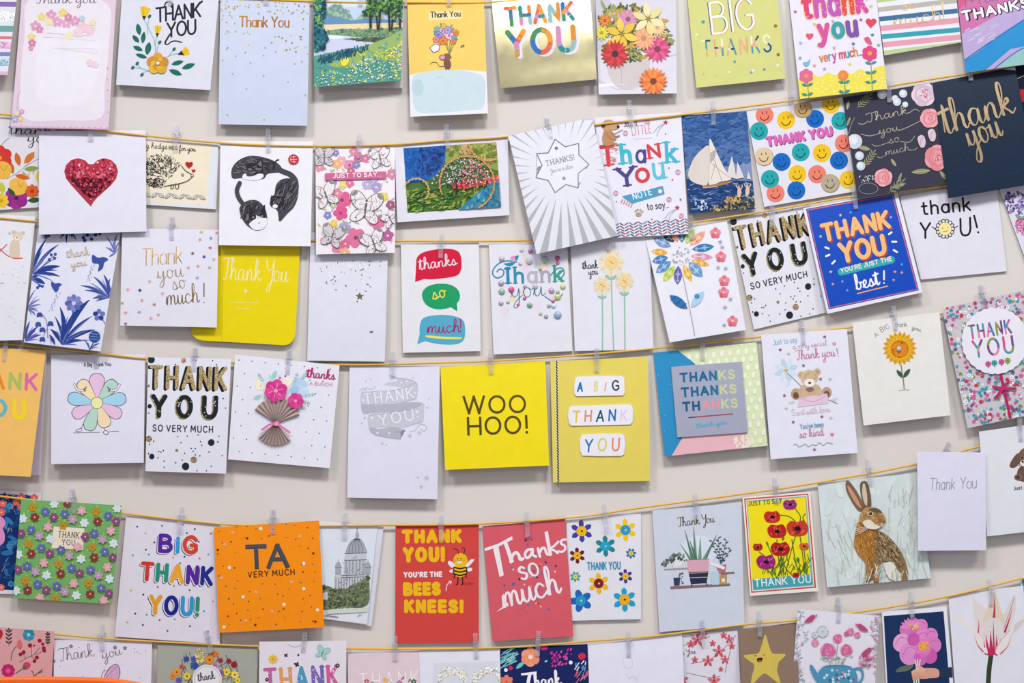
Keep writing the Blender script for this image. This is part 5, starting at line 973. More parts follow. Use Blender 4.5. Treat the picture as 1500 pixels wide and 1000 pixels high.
c.T('best', (1254, 426), (1291, 417), 25, '#f0eef4', 3, 'c', con=.2); c.T('!', (1294, 416), (1299, 415), 20, '#f0eef4', 2.8, sl=.2); c.C('#eaa87c', 1.7, 1256, 430, 1275, 425, 1300, 419)
for a, b_, d_, e in ((1209, 362, 1214, 364), (1210, 375, 1215, 373), (1219, 386, 1223, 382), (1302, 343, 1306, 340), (1307, 354, 1313, 354), (1309, 366, 1314, 369)): c.L('#f0eef4', 2.8, a, b_, d_, e)
for x, y, m in ((1217, 398, '#f0c8a8'), (1220, 416, '#e8a08a'), (1234, 412, '#8fa8e8'), (1241, 425, '#5ab4d8'), (1311, 398, '#e8a88a'), (1321, 387, '#5ab4d8'), (1309, 410, '#e89a8a'), (1321, 399, '#e8a88a'), (1231, 315, '#d8d0e8'), (1246, 311, '#4ab4d0'), (1305, 318, '#a8b4e8'), (1202, 346, '#d8d0e8')): c.star(m, x, y, 2.6)

c = Card('white thank YoU card with a daisy face', 'white card with black thank YOU whose O is a small smiling flower', [1318, 288, 1459, 264, 1474.5, 397, 1349, 409.5], '#e1dfeb', (2, 2.6, 2.6, 4.2))
BK = '#1f1e24'
c.T('thank', (1350, 316), (1423, 309), 22, BK, 3.5, tr=3); c.T('Y', (1347, 350), (1364, 350), 25, BK, 3.5); c.T('U', (1406, 347), (1425, 345), 28, BK, 3.5, sl=.08); c.T('!', (1432, 342), (1436, 341), 28, BK, 3.5)
for i in range(14): t = 2*math.pi*i/14; c.D(BK, 1384.5+11.5*math.cos(t), 335+11.5*math.sin(t), 3.2)
c.D(BK, 1384.5, 335, 12.2)
for i in range(14): t = 2*math.pi*i/14; c.D(['#e6e4ec', '#e3cfe0', '#e9dfb8', '#c9dce0'][i % 4], 1384.5+11.5*math.cos(t), 335+11.5*math.sin(t), 2)
c.D('#efe39c', 1384.5, 335, 9.4); c.DD(BK, .8, 1381, 334, 1388, 333); c.C(BK, .8, 1382, 338, 1385, 339.4, 1388, 337); c.L(BK, 1.1, 1372, 337, 1365, 332); c.L(BK, 1.1, 1397, 334, 1403, 331)

c = Card('purple hydrangea card', 'card with purple and pink hydrangea heads, tilted at the right edge', [1464, 278, 1574, 236, 1630, 380, 1518, 422], '#dedde8', 'U')
for x, y, r, cs in ((1488, 297, 19, ['#5a3f8c', '#7a5fa8', '#4a3578', '#8a7ab8', '#a08ac0', '#6a4a90']), (1500, 330, 13, ['#c85a9a', '#d87aac', '#a8407a', '#e09ac0']), (1512, 300, 12, ['#6a5aa0', '#9a8ac0'])):
    c.dabs(110, int(x), [x+r*math.cos(t*.5236) if k == 0 else y+r*math.sin(t*.5236) for t in range(12) for k in (0, 1)], cs, 4, 3)
c.C('#9fb4c0', 1, 1490, 315, 1494, 318, 1500, 316); c.V('#8aa08a', 1494, 318, 12, 4, -20)
# ================================================================ fourth row
c = Card('orange card with rainbow capitals', 'apricot card with rainbow THANK YOU capitals, gaping open at the left edge', [-90, 504, 67.5, 513.5, 45, 698, -95, 692], '#eebd68', (10, 11, 10.7, 30), back='#bdb3c2', bq=[-90, 504, 68.5, 513.5, 59.5, 696, -92, 690])
c.T('THANK', (-64, 568), (55, 573), 27, ['#7ab04a', '#d8504a', '#e8882c', '#a9bb62', '#d56ab2'], 5.6, tr=4); c.T('YO', (-58, 613), (11, 612), 30, ['#d86ab0', '#68b4be'], 7, tr=4); c.T('U', (18.5, 615.5), (39, 615), 32, '#efd420', 7)

c = Card('hugging flower card', 'square white card with a pastel petal flower hugging itself', [75, 520, 212.5, 518.5, 210.5, 677.5, 75, 679.5], '#dddcea', 'D')
LN = '#4a464e'; PC = ['#e2bfdb', '#b3d3c6', '#a3cfe6', '#e2bfdb', '#efd9b2', '#b3d3c6', '#e2bfdb', '#a3cfe6', '#efd9b2']
c.C(LN, .8, 107, 634, 125, 633.5, 147, 633); c.C(LN, .8, 159, 632.5, 166, 631.5, 174, 631.5)
c.C(LN, .9, 124, 617, 120, 625, 118, 629); c.C(LN, .9, 152, 624, 153, 628, 154, 631); c.S(LN, 111, 630, 118, 627, 120.6, 629, 118, 632, 112, 632.4); c.S('#e4e2ec', 112, 630.4, 118, 628, 119.8, 629.2, 117.6, 631.2, 112.6, 631.4); c.S(LN, 151, 632, 156, 630, 159, 634, 156, 637.4, 152, 635); c.S('#e4e2ec', 152, 632, 156, 631, 158, 634, 156, 636.2, 152.8, 634.4)
for i, (a, l, wd) in enumerate(((0, 43, 22), (40, 42, 19), (80, 43, 19), (118, 40, 18), (158, 38, 19), (198, 42, 19), (242, 40, 18), (281, 43, 19), (322, 41, 19))):
    t = math.radians(90-a); dx, dy = math.cos(t), -math.sin(t); px, py = -dy, dx
    def pet(k, m): c.S(m, *[v for (q, s_) in ((7, .16), (l*.5, .4), (l*.8, .5), (l*.97, .3), (l, 0), (l*.97, -.3), (l*.8, -.5), (l*.5, -.4), (7, -.16)) for v in (142+dx*(q+(k if q > l*.9 else 0))+px*s_*(wd+2*k), 590+dy*(q+(k if q > l*.9 else 0))+py*s_*(wd+2*k))])
    pet(.5, LN); pet(-.4, PC[i])
c.D(LN, 142, 590, 9); c.D('#e6e8a6', 142, 590, 8.2)
for sg in (-1, 1):
    x = 142+sg*32; c.C(LN, 3.6, x+sg*1, 563, x-sg*3, 570, x-sg*9, 572, x-sg*14, 570); c.C('#e6e2e8', 2.4, x+sg*1, 563, x-sg*3, 570, x-sg*9, 572, x-sg*14, 570)
    for k in range(4): c.L(LN, 1, x-sg*12, 570, x-sg*(17-k*.6), 566+k*2.6)
c.T('A Big Thank You', (122.5, 537), (163, 536), 6, '#4a4650', .95, tr=2.6)

c = Card('glitter THANK YOU card at the left', 'gold glitter THANK and spotted YOU card beside the hugging flower card', [217, 523, 338.5, 525.5, 331, 693.5, 213, 690], '#e0e0ec', (10, 13, 10.7, 19)); glitter_art(c)

c = Card('paper fan bouquet card', 'white dotted card with a pleated brown paper fan bouquet and pink bow', [344.5, 519, 497.5, 535, 483, 685.5, 334, 672.5], '#e3e3ee', (10.5, 12, 11.2, 18))
for i in range(8):
    for j in range(8):
        u, v = (i+.35+.5*(j % 2))/8, (j+.4)/8
        if u < .98: x = 344+u*153-v*11; y = 519+u*15+v*152; c.D('#3f3f4a', x, y, .95) if not (370 < x < 445 and 545 < y < 655) else None
for a, m in (((402, 549, 15, 7, 62), '#9fd0cf'), ((397, 553, 12, 5, 120), '#b3d9d6'), ((377, 582, 14, 7, 30), '#a5cdc8'), ((443, 597, 12, 5, -30), '#a8d4cc'), ((414, 585, 12, 5, 40), '#a8cfca')): c.V(m, *a)
for x, y, r, m in ((439, 565, 12, '#b5d2e8'), (432, 572, 8, '#a4c8e4'), (445, 574, 8, '#c3dcee'), (382, 563, 9, '#efeccb'), (421, 559, 7, '#f0eed2'), (389, 558, 7, '#d3e2ec')): c.flower(m, x, y, r, 5, None, fat=.55)
for a in ((430, 562, 14, 70), (444, 580, 14, 10), (440, 586, 12, -20), (386, 560, 12, 120), (441, 556, 12, 50)): sprig(c, '#a4bfce', a[0], a[1], a[2], a[3], 3, 4, 1.8)
c.DD('#c84a8a', 1.6, 418, 550.5, 410, 553); c.D('#e6a86a', 382, 565, 1)
c.T('thanks', (448, 553), (492, 557), 16, '#b4306c', 2.3, 'c', con=.35); c.T('A BUNCH!', (453, 563.5), (487, 566), 5.6, '#dda6b8', .95, tr=3)
p = c.part('paper_flower', [v for i in range(12) for v in (404+17*math.cos(i*.5236)*(1 if i % 2 else .8), 572+17*math.sin(i*.5236)*(1 if i % 2 else .8))], '#d23c8c', 5.5, .6, 'raised pink paper flower, the larger one'); p.flower(['#dc4a98', '#d03a88'], 404, 572, 17, 6, '#e9a0c4', 3, fat=.42, rot=75)
for i in range(6): t = math.radians(75+60*i); p.L('#f0b4d0', .7, 404+5*math.cos(t), 572-5*math.sin(t), 404+11*math.cos(t), 572-11*math.sin(t))
p = c.part('paper_flower', [v for i in range(12) for v in (433+12*math.cos(i*.5236)*(1 if i % 2 else .8), 587+12*math.sin(i*.5236)*(1 if i % 2 else .8))], '#d23c8c', 5.8, .6, 'raised pink paper flower, the smaller one'); p.flower(['#dc4a98', '#d03a88'], 433, 587, 12, 6, '#e9a0c4', 2.2, fat=.42, rot=50)
def fan(card):
    org = Vector(card.root.location)
    for (px, py, r0, r1, a0, a1, n_) in ((404, 619, 2, 36, 16, 150, 11), (404, 619, 2, 33, 218, 312, 10)):
        bm = bmesh.new(); A, B, A2, B2 = [], [], [], []
        for i in range(2*n_+1):
            t = math.radians(a0+(a1-a0)*i/(2*n_)); zz = 1.0+(5.0 if i % 2 else .2)
            x0, y0, x1, y1 = px+r0*math.cos(t), py-r0*math.sin(t), px+r1*math.cos(t), py-r1*math.sin(t)
            d0, d1 = card.d(x0, y0), card.d(x1, y1)
            A.append(bm.verts.new(world(x0, y0, d0+1+zz*.5)-org)); B.append(bm.verts.new(world(x1, y1, d1+zz)-org))
        for i in range(2*n_): bm.faces.new([A[i], B[i], B[i+1], A[i+1]])
        bmesh.ops.recalc_face_normals(bm, faces=bm.faces[:]); o = link('paper_fan', bm, [mat('#b8a49f')], card.root); o['label'] = 'pleated brown paper fan, the %s one' % ('spread upper' if a0 < 100 else 'small lower')
c.parts.append(fan)
p = c.part('bow', [402, 617, 408, 616, 410, 621, 407, 624, 402, 624, 400, 621], '#d4629c', 6, .8, 'pink ribbon bow'); p.L('#dd76aa', 3.2, 404, 620, 394, 622, 384, 629); p.L('#dd76aa', 3.2, 405, 620, 414, 626, 424, 633); p.D('#e896be', 405, 620, 3)

c = Card('white ribbon scroll card', 'white card with a pale grey embossed THANK YOU ribbon scroll', [512, 536, 644.5, 536, 640.5, 731, 508.5, 728.5], '#dcdcec', (4.2, 6.5, 4.9, 16))
G, GD = '#c5c6d2', '#b2b3c2'
c.S(G, 570, 549, 578, 553, 590, 553.5, 602, 556, 610, 561, 611, 567, 598, 568, 580, 566, 562, 563, 575, 559, 584, 557); c.S(G, 529, 576, 545, 573, 575, 571, 600, 564, 611, 560, 611, 582, 600, 588, 575, 592, 550, 592, 530, 596)
c.S(GD, 529, 592, 535, 592, 560, 593, 600, 589, 619, 590, 618, 598, 585, 603, 545, 605, 532, 606); c.S(G, 540, 608, 560, 605, 590, 604, 612, 596, 620, 590, 620, 617, 605, 622, 580, 626, 555, 625, 541, 629); c.S(GD, 541, 626, 555, 628, 575, 626, 596, 630, 578, 632, 588, 643.5, 560, 640, 545, 635)
for p in ((529, 577, 550, 573, 580, 571, 611, 560), (530, 595, 550, 592, 580, 592, 611, 582), (540, 608, 570, 605, 600, 600, 620, 591), (541, 628, 560, 625, 590, 626, 620, 616), (570, 549, 585, 554, 605, 557, 611, 565), (541, 629, 552, 638, 588, 643)): c.C('#a8aab8', .8, *p)
c.T('THANK', (534, 593), (607, 583), 17, '#eceaf4', 2, tr=4, serif=.8); c.T('YOU', (556, 624), (607, 615), 17, '#eceaf4', 2, tr=4, serif=.8)
for x, y, r in ((532, 586, 2.4), (588, 560, 2.4), (596, 558, 2), (545, 612, 3), (611, 603, 3), (585, 607, 2), (553, 634, 2.4), (570, 634, 2), (608, 575, 2), (612, 610, 2)): c.star('#eceaf4', x, y, r)
for x, y, r in ((612, 699, 3), (625, 700, 5), (617, 713, 4), (600, 638, 4), (614, 634, 4), (560, 649, 3), (566, 651, 2), (534, 612, 3), (530, 620, 2), (536, 558, 2), (543, 555, 2), (626, 597, 2.4), (605, 553, 1.6), (628, 584, 1.6)): c.star('#c0c1ce', x, y, r)
c.C('#c0c1ce', 1.1, 526, 573, 531, 568, 536, 571, 534, 576, 530, 574, 536, 568, 544, 570, 550, 566); c.C('#c0c1ce', 1.1, 600, 632, 608, 630, 614, 622, 622, 622, 625, 628, 620, 631, 616, 627)

c = Card('yellow WOO HOO card', 'bright yellow square card reading WOO HOO! in dark gold', [645, 537.5, 798.5, 528, 804.5, 681.5, 652, 688], 'g#ecd70c', 'D', back='g#d8c410')
c.T('WOO', (678, 607), (771, 605), 27.5, 'f#7a6836', 4.3, cap='b', tr=2.6); c.T('HOO', (684.5, 638), (764, 635.5), 27.5, 'f#7a6836', 4.3, cap='b', tr=2.6); c.T('!', (770, 635), (774.5, 634.8), 27.5, 'f#7a6836', 4.3, cap='b')

c = Card('mustard card with white plaques', 'mustard yellow card with stitched spine and white plaques reading A BIG THANK YOU', [806, 529, 949, 522, 952.5, 704, 810, 706.5], '#e0ce60', (4.2, 6, 4.9, 15), curve=2)
c.L('#e8e2b8', 3.6, 815, 526, 817.5, 707, cap='b')
for i in range(44): c.L('#2c3750', 2, 814.6+i*.058, 528.5+i*4.1, 816+i*.058, 531+i*4.1)
def plaque(o, lab, txt, p0, p1, h, ms):
    q = c.part('plaque', o, '#e7e6ef', 1.8, 1.4, lab); q.T(txt, p0, p1, h, ms, 2.9, tr=6, sl=.1, bounce=.4)
plaque([843, 553, 846, 551.5, 880, 550.5, 911, 550.3, 914.5, 553, 915, 575, 912.5, 579, 880, 579.5, 845, 580.2, 841.5, 577, 841, 565], 'white plaque lettered A BIG', 'A', (845, 574), (855, 573.5), 15, '#1f6fb4')
q = c.parts[-1]; q.T('B', (870, 573.5), (877, 573), 15, '#dcd286', 2.6, sl=.1); q.T('I', (885, 573), (889, 573), 14, '#e8a68c', 2.6, sl=.15); q.T('G', (896.5, 572.5), (907.5, 572), 16, '#2f4a5c', 2.8)
plaque([833.5, 597, 837, 594.5, 880, 593, 922, 592, 926, 594.5, 927.5, 600, 926.5, 618, 923, 621.5, 880, 622.5, 837, 623.5, 833.5, 620, 832, 608], 'white plaque lettered THANK', 'THANK', (838, 619), (920, 616.5), 18, ['#dfc04e', '#df8f68', '#25546a', '#1f6fb4', '#e4cde0'])
plaque([852, 636.5, 880, 634.5, 911, 634.8, 914.5, 638, 916, 652, 914, 665, 910, 667.5, 880, 668, 853, 667, 850, 660, 849, 645], 'white plaque lettered YOU', 'YOU', (856, 662.5), (909, 660), 20, ['#1f6fb4', '#d6cd4a', '#df8a5c'])

c = Card('silver plate THANKS card', 'blue, green and pink card with a raised silver square reading THANKS three times', [957, 516.5, 1108, 501, 1124.5, 652.5, 973.5, 668.5], '#d7e1b6', (4.2, 6, 4.9, 15))
for i in range(12):
    for j in range(14):
        x = 990+i*12+(j % 2)*6+j*1.3; y = 512+j*12-i*1.2; c.D('#e8ecd8', x, y, 2.8, 4.6, -5)
c.P('#2f8cc0', 955, 514, 991.5, 512, 1019, 533, 1000, 545, 1000, 642, 984, 670, 972, 672); c.P('#e5b4bc', 983, 669, 1000, 640, 1092, 630, 1099, 656); c.dabs(24, 61, [1075, 640, 1100, 634, 1104, 654, 1080, 656], ['#efdcd8', '#dfe4c8'], 8, 4, 80, 20); c.scatter(10, 62, [960, 520, 985, 518, 985, 660, 974, 664], lambda x, y, r: c.D('#7ab8dc', x, y, .8))
q = c.part('foil_plate', [983, 537, 1086.5, 529.5, 1095.5, 633, 992, 640.5], 'g#a2a6ba', 3.2, 1.6, 'raised silver foil square reading THANKS THANKS THANKS')
for (p0, p1, ms) in (((996, 560.5), (1077.5, 555), ['#1f6590', '#1f6590', '#1f6590', '#2a6f96', '#c5cb9a', '#c5cb9a']), ((998, 582), (1079.5, 576), ['#1f6590', '#1f6590', '#1f6590', '#2a6f96', '#c5cb9a', '#c5cb9a']), ((1000, 603), (1081.5, 597), ['#1f5a80', '#1f5a80', '#dd98a4', '#dd98a4', '#c5cb9a', '#c5cb9a'])):
    q.T('THANKS', p0, p1, 14.6, ms, 3.8, cap='b', tr=4)
q.L('#2a4a68', 1.8, 1009, 611.5, 1020, 610.5); q.L('#a8485c', 1.8, 1020, 610.5, 1073, 606); q.T('thank you', (1020, 627), (1066, 621), 8, '#5aa4c4', 1, 'c')

c = Card('teddy with envelope card', 'white card of a small teddy holding a pink envelope, reading Thank you so kind', [1115, 490.5, 1240.5, 481.5, 1256.5, 663, 1129, 672.5], '#e1e1ee', (10, 12, 10.7, 17))
c.T('Just to say', (1133, 506), (1168, 501.5), 9, '#8cb2c6', 1.1); c.T('a very special', (1161, 512), (1212, 506), 9, '#b7a6b4', 1, 'c'); c.T('Thank you', (1166, 528), (1225, 522), 16, '#c67c98', 1.8, 'c', con=.3); c.T('!', (1228, 523), (1232, 522), 14, '#c67c98', 1.8)
for i in range(8): c.VV(['#bad3e2', '#cfe0ea'][i % 2], 1151.5, 542, 19, 8, 45*i+20)
c.D('#d9a85a', 1151.5, 542.5, 2.8); c.C('#6a6a62', .9, 1153, 546, 1165, 557, 1176, 568); c.V('#cddde8', 1154, 562, 11, 6, 60)
for x in (1166, 1211): c.D('#b89c7e', x, 577 if x < 1200 else 575, 7.5, 8.5); c.D('#6a5048', x, 579 if x < 1200 else 577, 4.4, 5)
c.S('#c8ab8c', 1173, 566, 1186, 561, 1200, 565, 1204, 578, 1188, 584, 1170, 579); c.D('#cbb08f', 1174, 549, 5.4); c.D('#cbb08f', 1197, 544.5, 5.4); c.D('#b8967a', 1174, 549.5, 3); c.D('#b8967a', 1197, 545, 3); c.D('#d2b799', 1185.5, 553, 13, 11.5)
c.dabs(60, 63, [1175, 545, 1196, 543, 1198, 556, 1190, 562, 1178, 562], ['#c6a886', '#dcc4a8', '#b89a7a'], 3, 1); c.D('#efe8e0', 1186, 560.5, 8, 6); c.D('#3f302c', 1186, 560.5, 2.2, 1.7); c.S('#8a6a5c', 1182, 568, 1190, 567, 1192, 571, 1186, 574, 1181, 571)
c.P('#dfc3d6', 1170.5, 582, 1212, 576, 1214, 590.5, 1168.5, 596.5); c.C('#c49cb4', .9, 1171, 583, 1184, 587, 1192, 588, 1202, 584, 1212, 577); c.D('#cdb292', 1178, 577.5, 5, 5.4); c.D('#cdb292', 1200, 575, 5, 5.4); c.C('#7a7a6a', .8, 1213, 585, 1220, 588, 1227, 591); c.V('#c4d0d0', 1222, 585, 10, 4, 20); c.V('#c4d0d0', 1160, 589, 10, 4, 15)
c.T('Sent with love', (1160, 609), (1217, 603), 10, '#d8c0cc', 1, 'c'); c.T("You've been", (1172, 628.5), (1207, 625), 8, '#7ca6be', 1.2); c.T('so kind', (1171, 642), (1208, 637.5), 14, '#c88aa6', 1.7, 'c', con=.3)
c.C('#9a9aa6', .9, 1162, 652, 1166, 650, 1170, 654, 1176, 652, 1180, 650, 1184, 654, 1190, 651, 1196, 652, 1200, 648, 1206, 652, 1212, 648, 1220, 650)
for x, y in ((1143, 512), (1208, 493), (1177, 535), (1202, 555), (1149, 579), (1204, 610), (1193, 658), (1162, 618)): c.star('#9a5872', x, y, 3)
for x, y in ((1155, 518), (1216, 555), (1217, 612), (1152, 598)): c.star('#b4c0cc', x, y, 3, 4)
c.heart('#d08098', 1219, 636, 6); c.heart('#d49aac', 1222, 503, 6)

c = Card('single sunflower card', 'cream card with one orange sunflower holding a silver gem, reading A BIG thank you', [1248.5, 472.5, 1376, 457, 1392.5, 608, 1265, 623], '#e4e2de', (10, 12, 10.7, 17))
c.T('A', (1283, 495), (1288, 491), 7, '#8a8780', .9); c.T('BIG', (1291, 487), (1304, 481), 8, '#8a8780', .9, tr=3); c.T('thank', (1311, 479.5), (1329, 478.5), 7.5, '#8a8780', .9); c.T('you.', (1335, 481.5), (1349, 486), 7, '#8a8780', .9, 'c')
for rr, m in ((25, '#d9991c'), (22, '#e3b02c')):
    for i in range(20): a = 18*i+(9 if rr < 25 else 0); t = math.radians(a); c.V(m, 1318+rr*.72*math.cos(t), 510-rr*.72*math.sin(t), rr*.58, 5.2, a); c.L('#b87414', .5, 1318+rr*.55*math.cos(t), 510-rr*.55*math.sin(t), 1318+rr*.85*math.cos(t), 510-rr*.85*math.sin(t))
c.D('#dc861c', 1318, 511, 13.5, 13); c.dabs(60, 64, [1306, 504, 1318, 498, 1330, 504, 1330, 518, 1318, 524, 1306, 518], ['#8a4a18', '#e09a2c', '#c06a14', '#5a3210'], 1.8, 1.4); c.ring('#c8741a', 1, 1318, 511, 12)
c.C('#7a855c', 1.4, 1320, 534, 1322, 550, 1323.5, 558, 1324.5, 569); c.VV('#3d5642', 1323, 553, 15, 5.6, 130); c.VV('#3d5642', 1323, 553, 17, 6, 52); c.C('#c9cbc0', .8, 1316, 572, 1325, 570, 1332, 571)
c.dome('d#b9bcc4', 1317, 511, 4.2, hgt=.8)

c = Card('floral card with a scalloped badge', 'ditsy flower print card with a round scalloped THANK YOU badge and magenta ribbon', [1380, 451.5, 1513, 422, 1552, 598, 1417.5, 627], '#c6c2c8', (10, 11, 10.7, 16))
def ditsy(x, y, r):
    m = r.choice(['#d26a9c', '#4a9cb4', '#eae8f0', '#8a9a4c', '#c8405a', '#4a9cb4', '#eae8f0', '#7a5a8a', '#d26a9c']); k = r.uniform(1.1, 2.7)
    c.flower(m, x, y, k*1.3, 5, '#3a3a44' if k > 2 else None, k*.3, fat=.5) if k > 1.5 else c.D(m, x, y, k*.7)
c.scatter(760, 65, [1381, 452, 1513, 423, 1550, 598, 1418, 626], ditsy)
q = c.part('ribbon', [1440, 437.5, 1443.5, 437, 1482, 612, 1478, 613], 'g#b3225f', .9, .5, 'magenta ribbon')
q = c.part('badge', [v for i in range(96) for v in (1457.5+(47.5+1.8*abs(math.sin(i*math.pi/96*28)))*math.cos(i*math.pi/48), 499+(47.5+1.8*abs(math.sin(i*math.pi/96*28)))*math.sin(i*math.pi/48))], '#e6e4ee', 3, 1.2, 'white scalloped round badge reading THANK YOU')
MC = ['#d2548c', '#3f9cb8', '#8a9a4a', '#7a4a8a', '#e08aa8', '#5a6ab0']
q.T('THANK', (1420, 498), (1483, 488.5), 22, MC, 3.6, ch=2, tr=4); q.T('YOU', (1426, 525), (1487, 517), 27, MC, 4.2, ch=4, tr=4)
for x, y, m in ((1447.5, 533, '#c8588c'), (1456.5, 531.5, '#3f9a96'), (1467, 530, '#c8588c'), (1476, 528, '#8aa04c')): q.flower(m, x, y, 4.6, 8, '#5a4a5a', 1, fat=.4); q.D('#3f5a3a', x+.4, y+5, .9)
q = c.part('bow', [1465, 566, 1470, 565, 1472, 570, 1468, 573, 1464, 570], 'g#b8285f', 2.6, .8, 'magenta ribbon bow')
for x, y in ((1455, 566), (1487.5, 569), (1457.5, 583), (1478, 558.5)): q.L('g#c22f6c', 4, 1469, 569, x, y); q.L('g#9c1c50', .7, 1469, 569, x, y)
# ================================================================ fifth row
c = Card('navy folk flower card at the left edge', 'white edged navy folk flower card behind the green floral card', [-100, 712, 60.5, 721, 50, 871, -105, 866], '#dfdfea', 'U')
c.P('#14306c', -100, 718, 55, 726, 45, 865, -100, 860)
c.dabs(70, 71, [-10, 724, 54, 727, 45, 862, -10, 862], ['#1f5a94', '#2a6fa8', '#1a4680', '#2f7ab0'], 14, 6); c.strokes(40, 72, [-10, 724, 54, 727, 45, 862, -10, 862], ['#c9a86a', '#0f2450', '#8ab0c8'], 7, .7, 60, 60)
for x, y, r in ((4, 737, 6), (24, 735, 6), (31, 728, 6), (50, 729, 6), (30, 743, 5), (2, 750, 6), (16, 742, 4), (2, 860, 5), (40, 738, 4), (10, 728, 4)): c.flower('#df6a62', x, y, r, 5, '#f0c0a0', 1.4, fat=.5)
c.S('#dd92c6', -8, 758, 3, 757, 8, 766, 4, 774, 7, 784, 5, 795, -6, 797)
for x, y in ((14, 741), (14, 800), (16, 855)): c.flower('#3a8ab8', x, y, 5, 6, '#14306c', 1)

c = Card('green floral card', 'green card covered in embossed small flowers with a cream THANK YOU label', [31, 731, 178.5, 740, 164, 884.5, 19, 875.5], '#72b06a', (10, 12, 10.7, 17), back='#d6dcd0')
FLW = {'#b98f2e': [(185, 165), (540, 188), (160, 370), (520, 388), (330, 483), (142, 577), (498, 593), (355, 268), (310, 680)], '#cfe3ea': [(305, 145), (128, 228), (475, 252), (283, 342), (640, 368), (103, 430), (457, 455), (262, 547), (617, 568), (90, 635), (430, 660), (660, 170)],
 '#5f6cae': [(255, 190), (365, 203), (610, 213), (175, 293), (530, 312), (233, 395), (343, 405), (590, 415), (153, 495), (403, 507), (510, 517), (212, 598), (320, 608), (570, 620)], '#8a3a3a': [(195, 220), (550, 243), (175, 425), (530, 447), (342, 538), (155, 630), (508, 652), (380, 140)],
 '#8a4a82': [(303, 220), (655, 243), (118, 312), (280, 425), (635, 447), (448, 536), (100, 515), (260, 630), (615, 650), (480, 330)], '#dda8b4': [(460, 183), (270, 275), (625, 297), (437, 387), (247, 477), (605, 502), (415, 593), (225, 675), (585, 690)], '#b99ab8': [(410, 232), (222, 325), (577, 345), (390, 437), (200, 527), (555, 548), (365, 640)]}
for m, l in FLW.items():
    for zx, zy in l:
        x, y = zx/3.847, 700+zy/3.847
        for a in (200, 320, 60): c.VV('#b4c444', x+5*math.cos(math.radians(a)), y-5*math.sin(math.radians(a)), 6, 2, a+40)
c.P('#cfc4a4', 79, 771.5, 124.2, 774.3, 122, 805.5, 76, 803); c.P('#e8dfcb', 78.5, 770.7, 123.5, 773.6, 121.4, 804.5, 75.4, 802); c.T('THANK', (84.5, 787), (116, 789), 10, '#6a6252', 1.3, tr=3.4, serif=.8); c.T('YOU', (90, 798), (110, 799), 9, '#6a6252', 1.3, tr=3.4, serif=.8)
for m, l in FLW.items():
    for zx, zy in l: x, y = zx/3.847, 700+zy/3.847; c.flower([m], x, y, 6.8, 6, '#e3d28a' if m != '#b98f2e' else '#8a6420', 1.2, fat=.38, rot=zx % 60)

c = Card('BIG THANK YOU card in coloured capitals', 'white card reading BIG THANK YOU! in shadowed rainbow capitals with dots', [185, 754.5, 322, 764.5, 322, 943, 168, 932], '#dfdde9', (4.2, 5.5, 4.9, 8))
R1, R2, R3 = ['#57289a', '#3b9ad4', '#d4452d'], ['#cf3a2c', '#29927a', '#e9a72a', '#57289a', '#1e2f8c'], ['#e0a02a', '#18298a', '#2f9ad2', '#2a9278']
for txt, p0, p1, h, R_ in (('BiG', (231, 809.5), (289.5, 812.5), 28.5, R1), ('THANK', (204.5, 850.5), (311.5, 858.5), 29, R2), ('YOU!', (217, 900), (291.5, 903.5), 30, R3)):
    c.T(txt, p0, p1, h, '#2b2a4a', 7.4, off=(-2.2, 2), tr=4); c.T(txt, p0, p1, h, '#e6e4ee', 7.4, off=(-1.2, 1.1), tr=4); c.T(txt, p0, p1, h, R_, 7.2, tr=4)
for i, (zx, zy) in enumerate([(773, 273), (913, 268), (820, 310), (1098, 287), (1188, 312), (748, 434), (822, 403), (870, 362), (838, 430), (975, 447), (1040, 443), (1125, 453), (1175, 430), (1120, 358), (1053, 310), (1030, 262), (737, 632), (808, 656), (888, 613), (980, 607), (1068, 631), (762, 763), (826, 769), (718, 812), (805, 827), (899, 799), (985, 795), (1070, 834), (944, 860), (1150, 749), (1200, 694), (1172, 866), (1015, 480), (840, 540)]): c.D(['#33407a', '#2f9a8a', '#e0a03a', '#28287a', '#c83a3a', '#4aa0d0', '#55566a'][i % 7], zx/3.847, 700+zy/3.847, 1.4)

c = Card('orange TA VERY MUCH card', 'orange card reading TA VERY MUCH in silver and brown with small dots', [313, 772.5, 467.5, 762, 475, 918.5, 321, 926.5], '#f58f14', (10, 12, 10.7, 19))
c.T('TA', (361, 834), (424.5, 831.5), 36.5, '#3b3f48', 7.4, cap='b', off=(-.6, .6), tr=1.2); c.T('TA', (361, 833.5), (424.5, 831), 36, 'f#8a9098', 6, cap='b', tr=1.2); c.T('VERY MUCH', (363, 846.5), (432, 842), 9.6, '#4f2f1c', 1.8, tr=4)
rr = random.Random(73)
for i in range(8):
    for j in range(9):
        x, y = 324+i*18.5+rr.uniform(-7, 7)+j*.8, 778+j*17+rr.uniform(-6, 6)-i*1.2; q = rr.choice(['#5a3a20', '#3a5660', '#47686e', '#5a3a20']); w_ = rr.uniform(.8, 1.4)
        if not (353 < x < 438 and 790 < y < 852): c.D(q, x, y, w_)
for x, y, m in ((382, 774, '#f1e4d8'), (336, 831, '#f1e4d8'), (445, 825, '#f1e4d8'), (445, 862, '#f1e4d8'), (356, 874, '#f1e4d8'), (416, 885, '#f1e4d8'), (328, 918, '#f1e4d8'), (465, 893, '#f1e4d8'), (341, 780, '#e8a884'), (439, 785, '#e8a884'), (329, 797, '#e8a884'), (427, 852, '#e8a884'), (375, 867, '#e8a884'), (360, 909, '#e8a884'), (398, 895, '#e8a884'), (324, 846, '#e8a884')): c.D(m, x, y, 2.5)
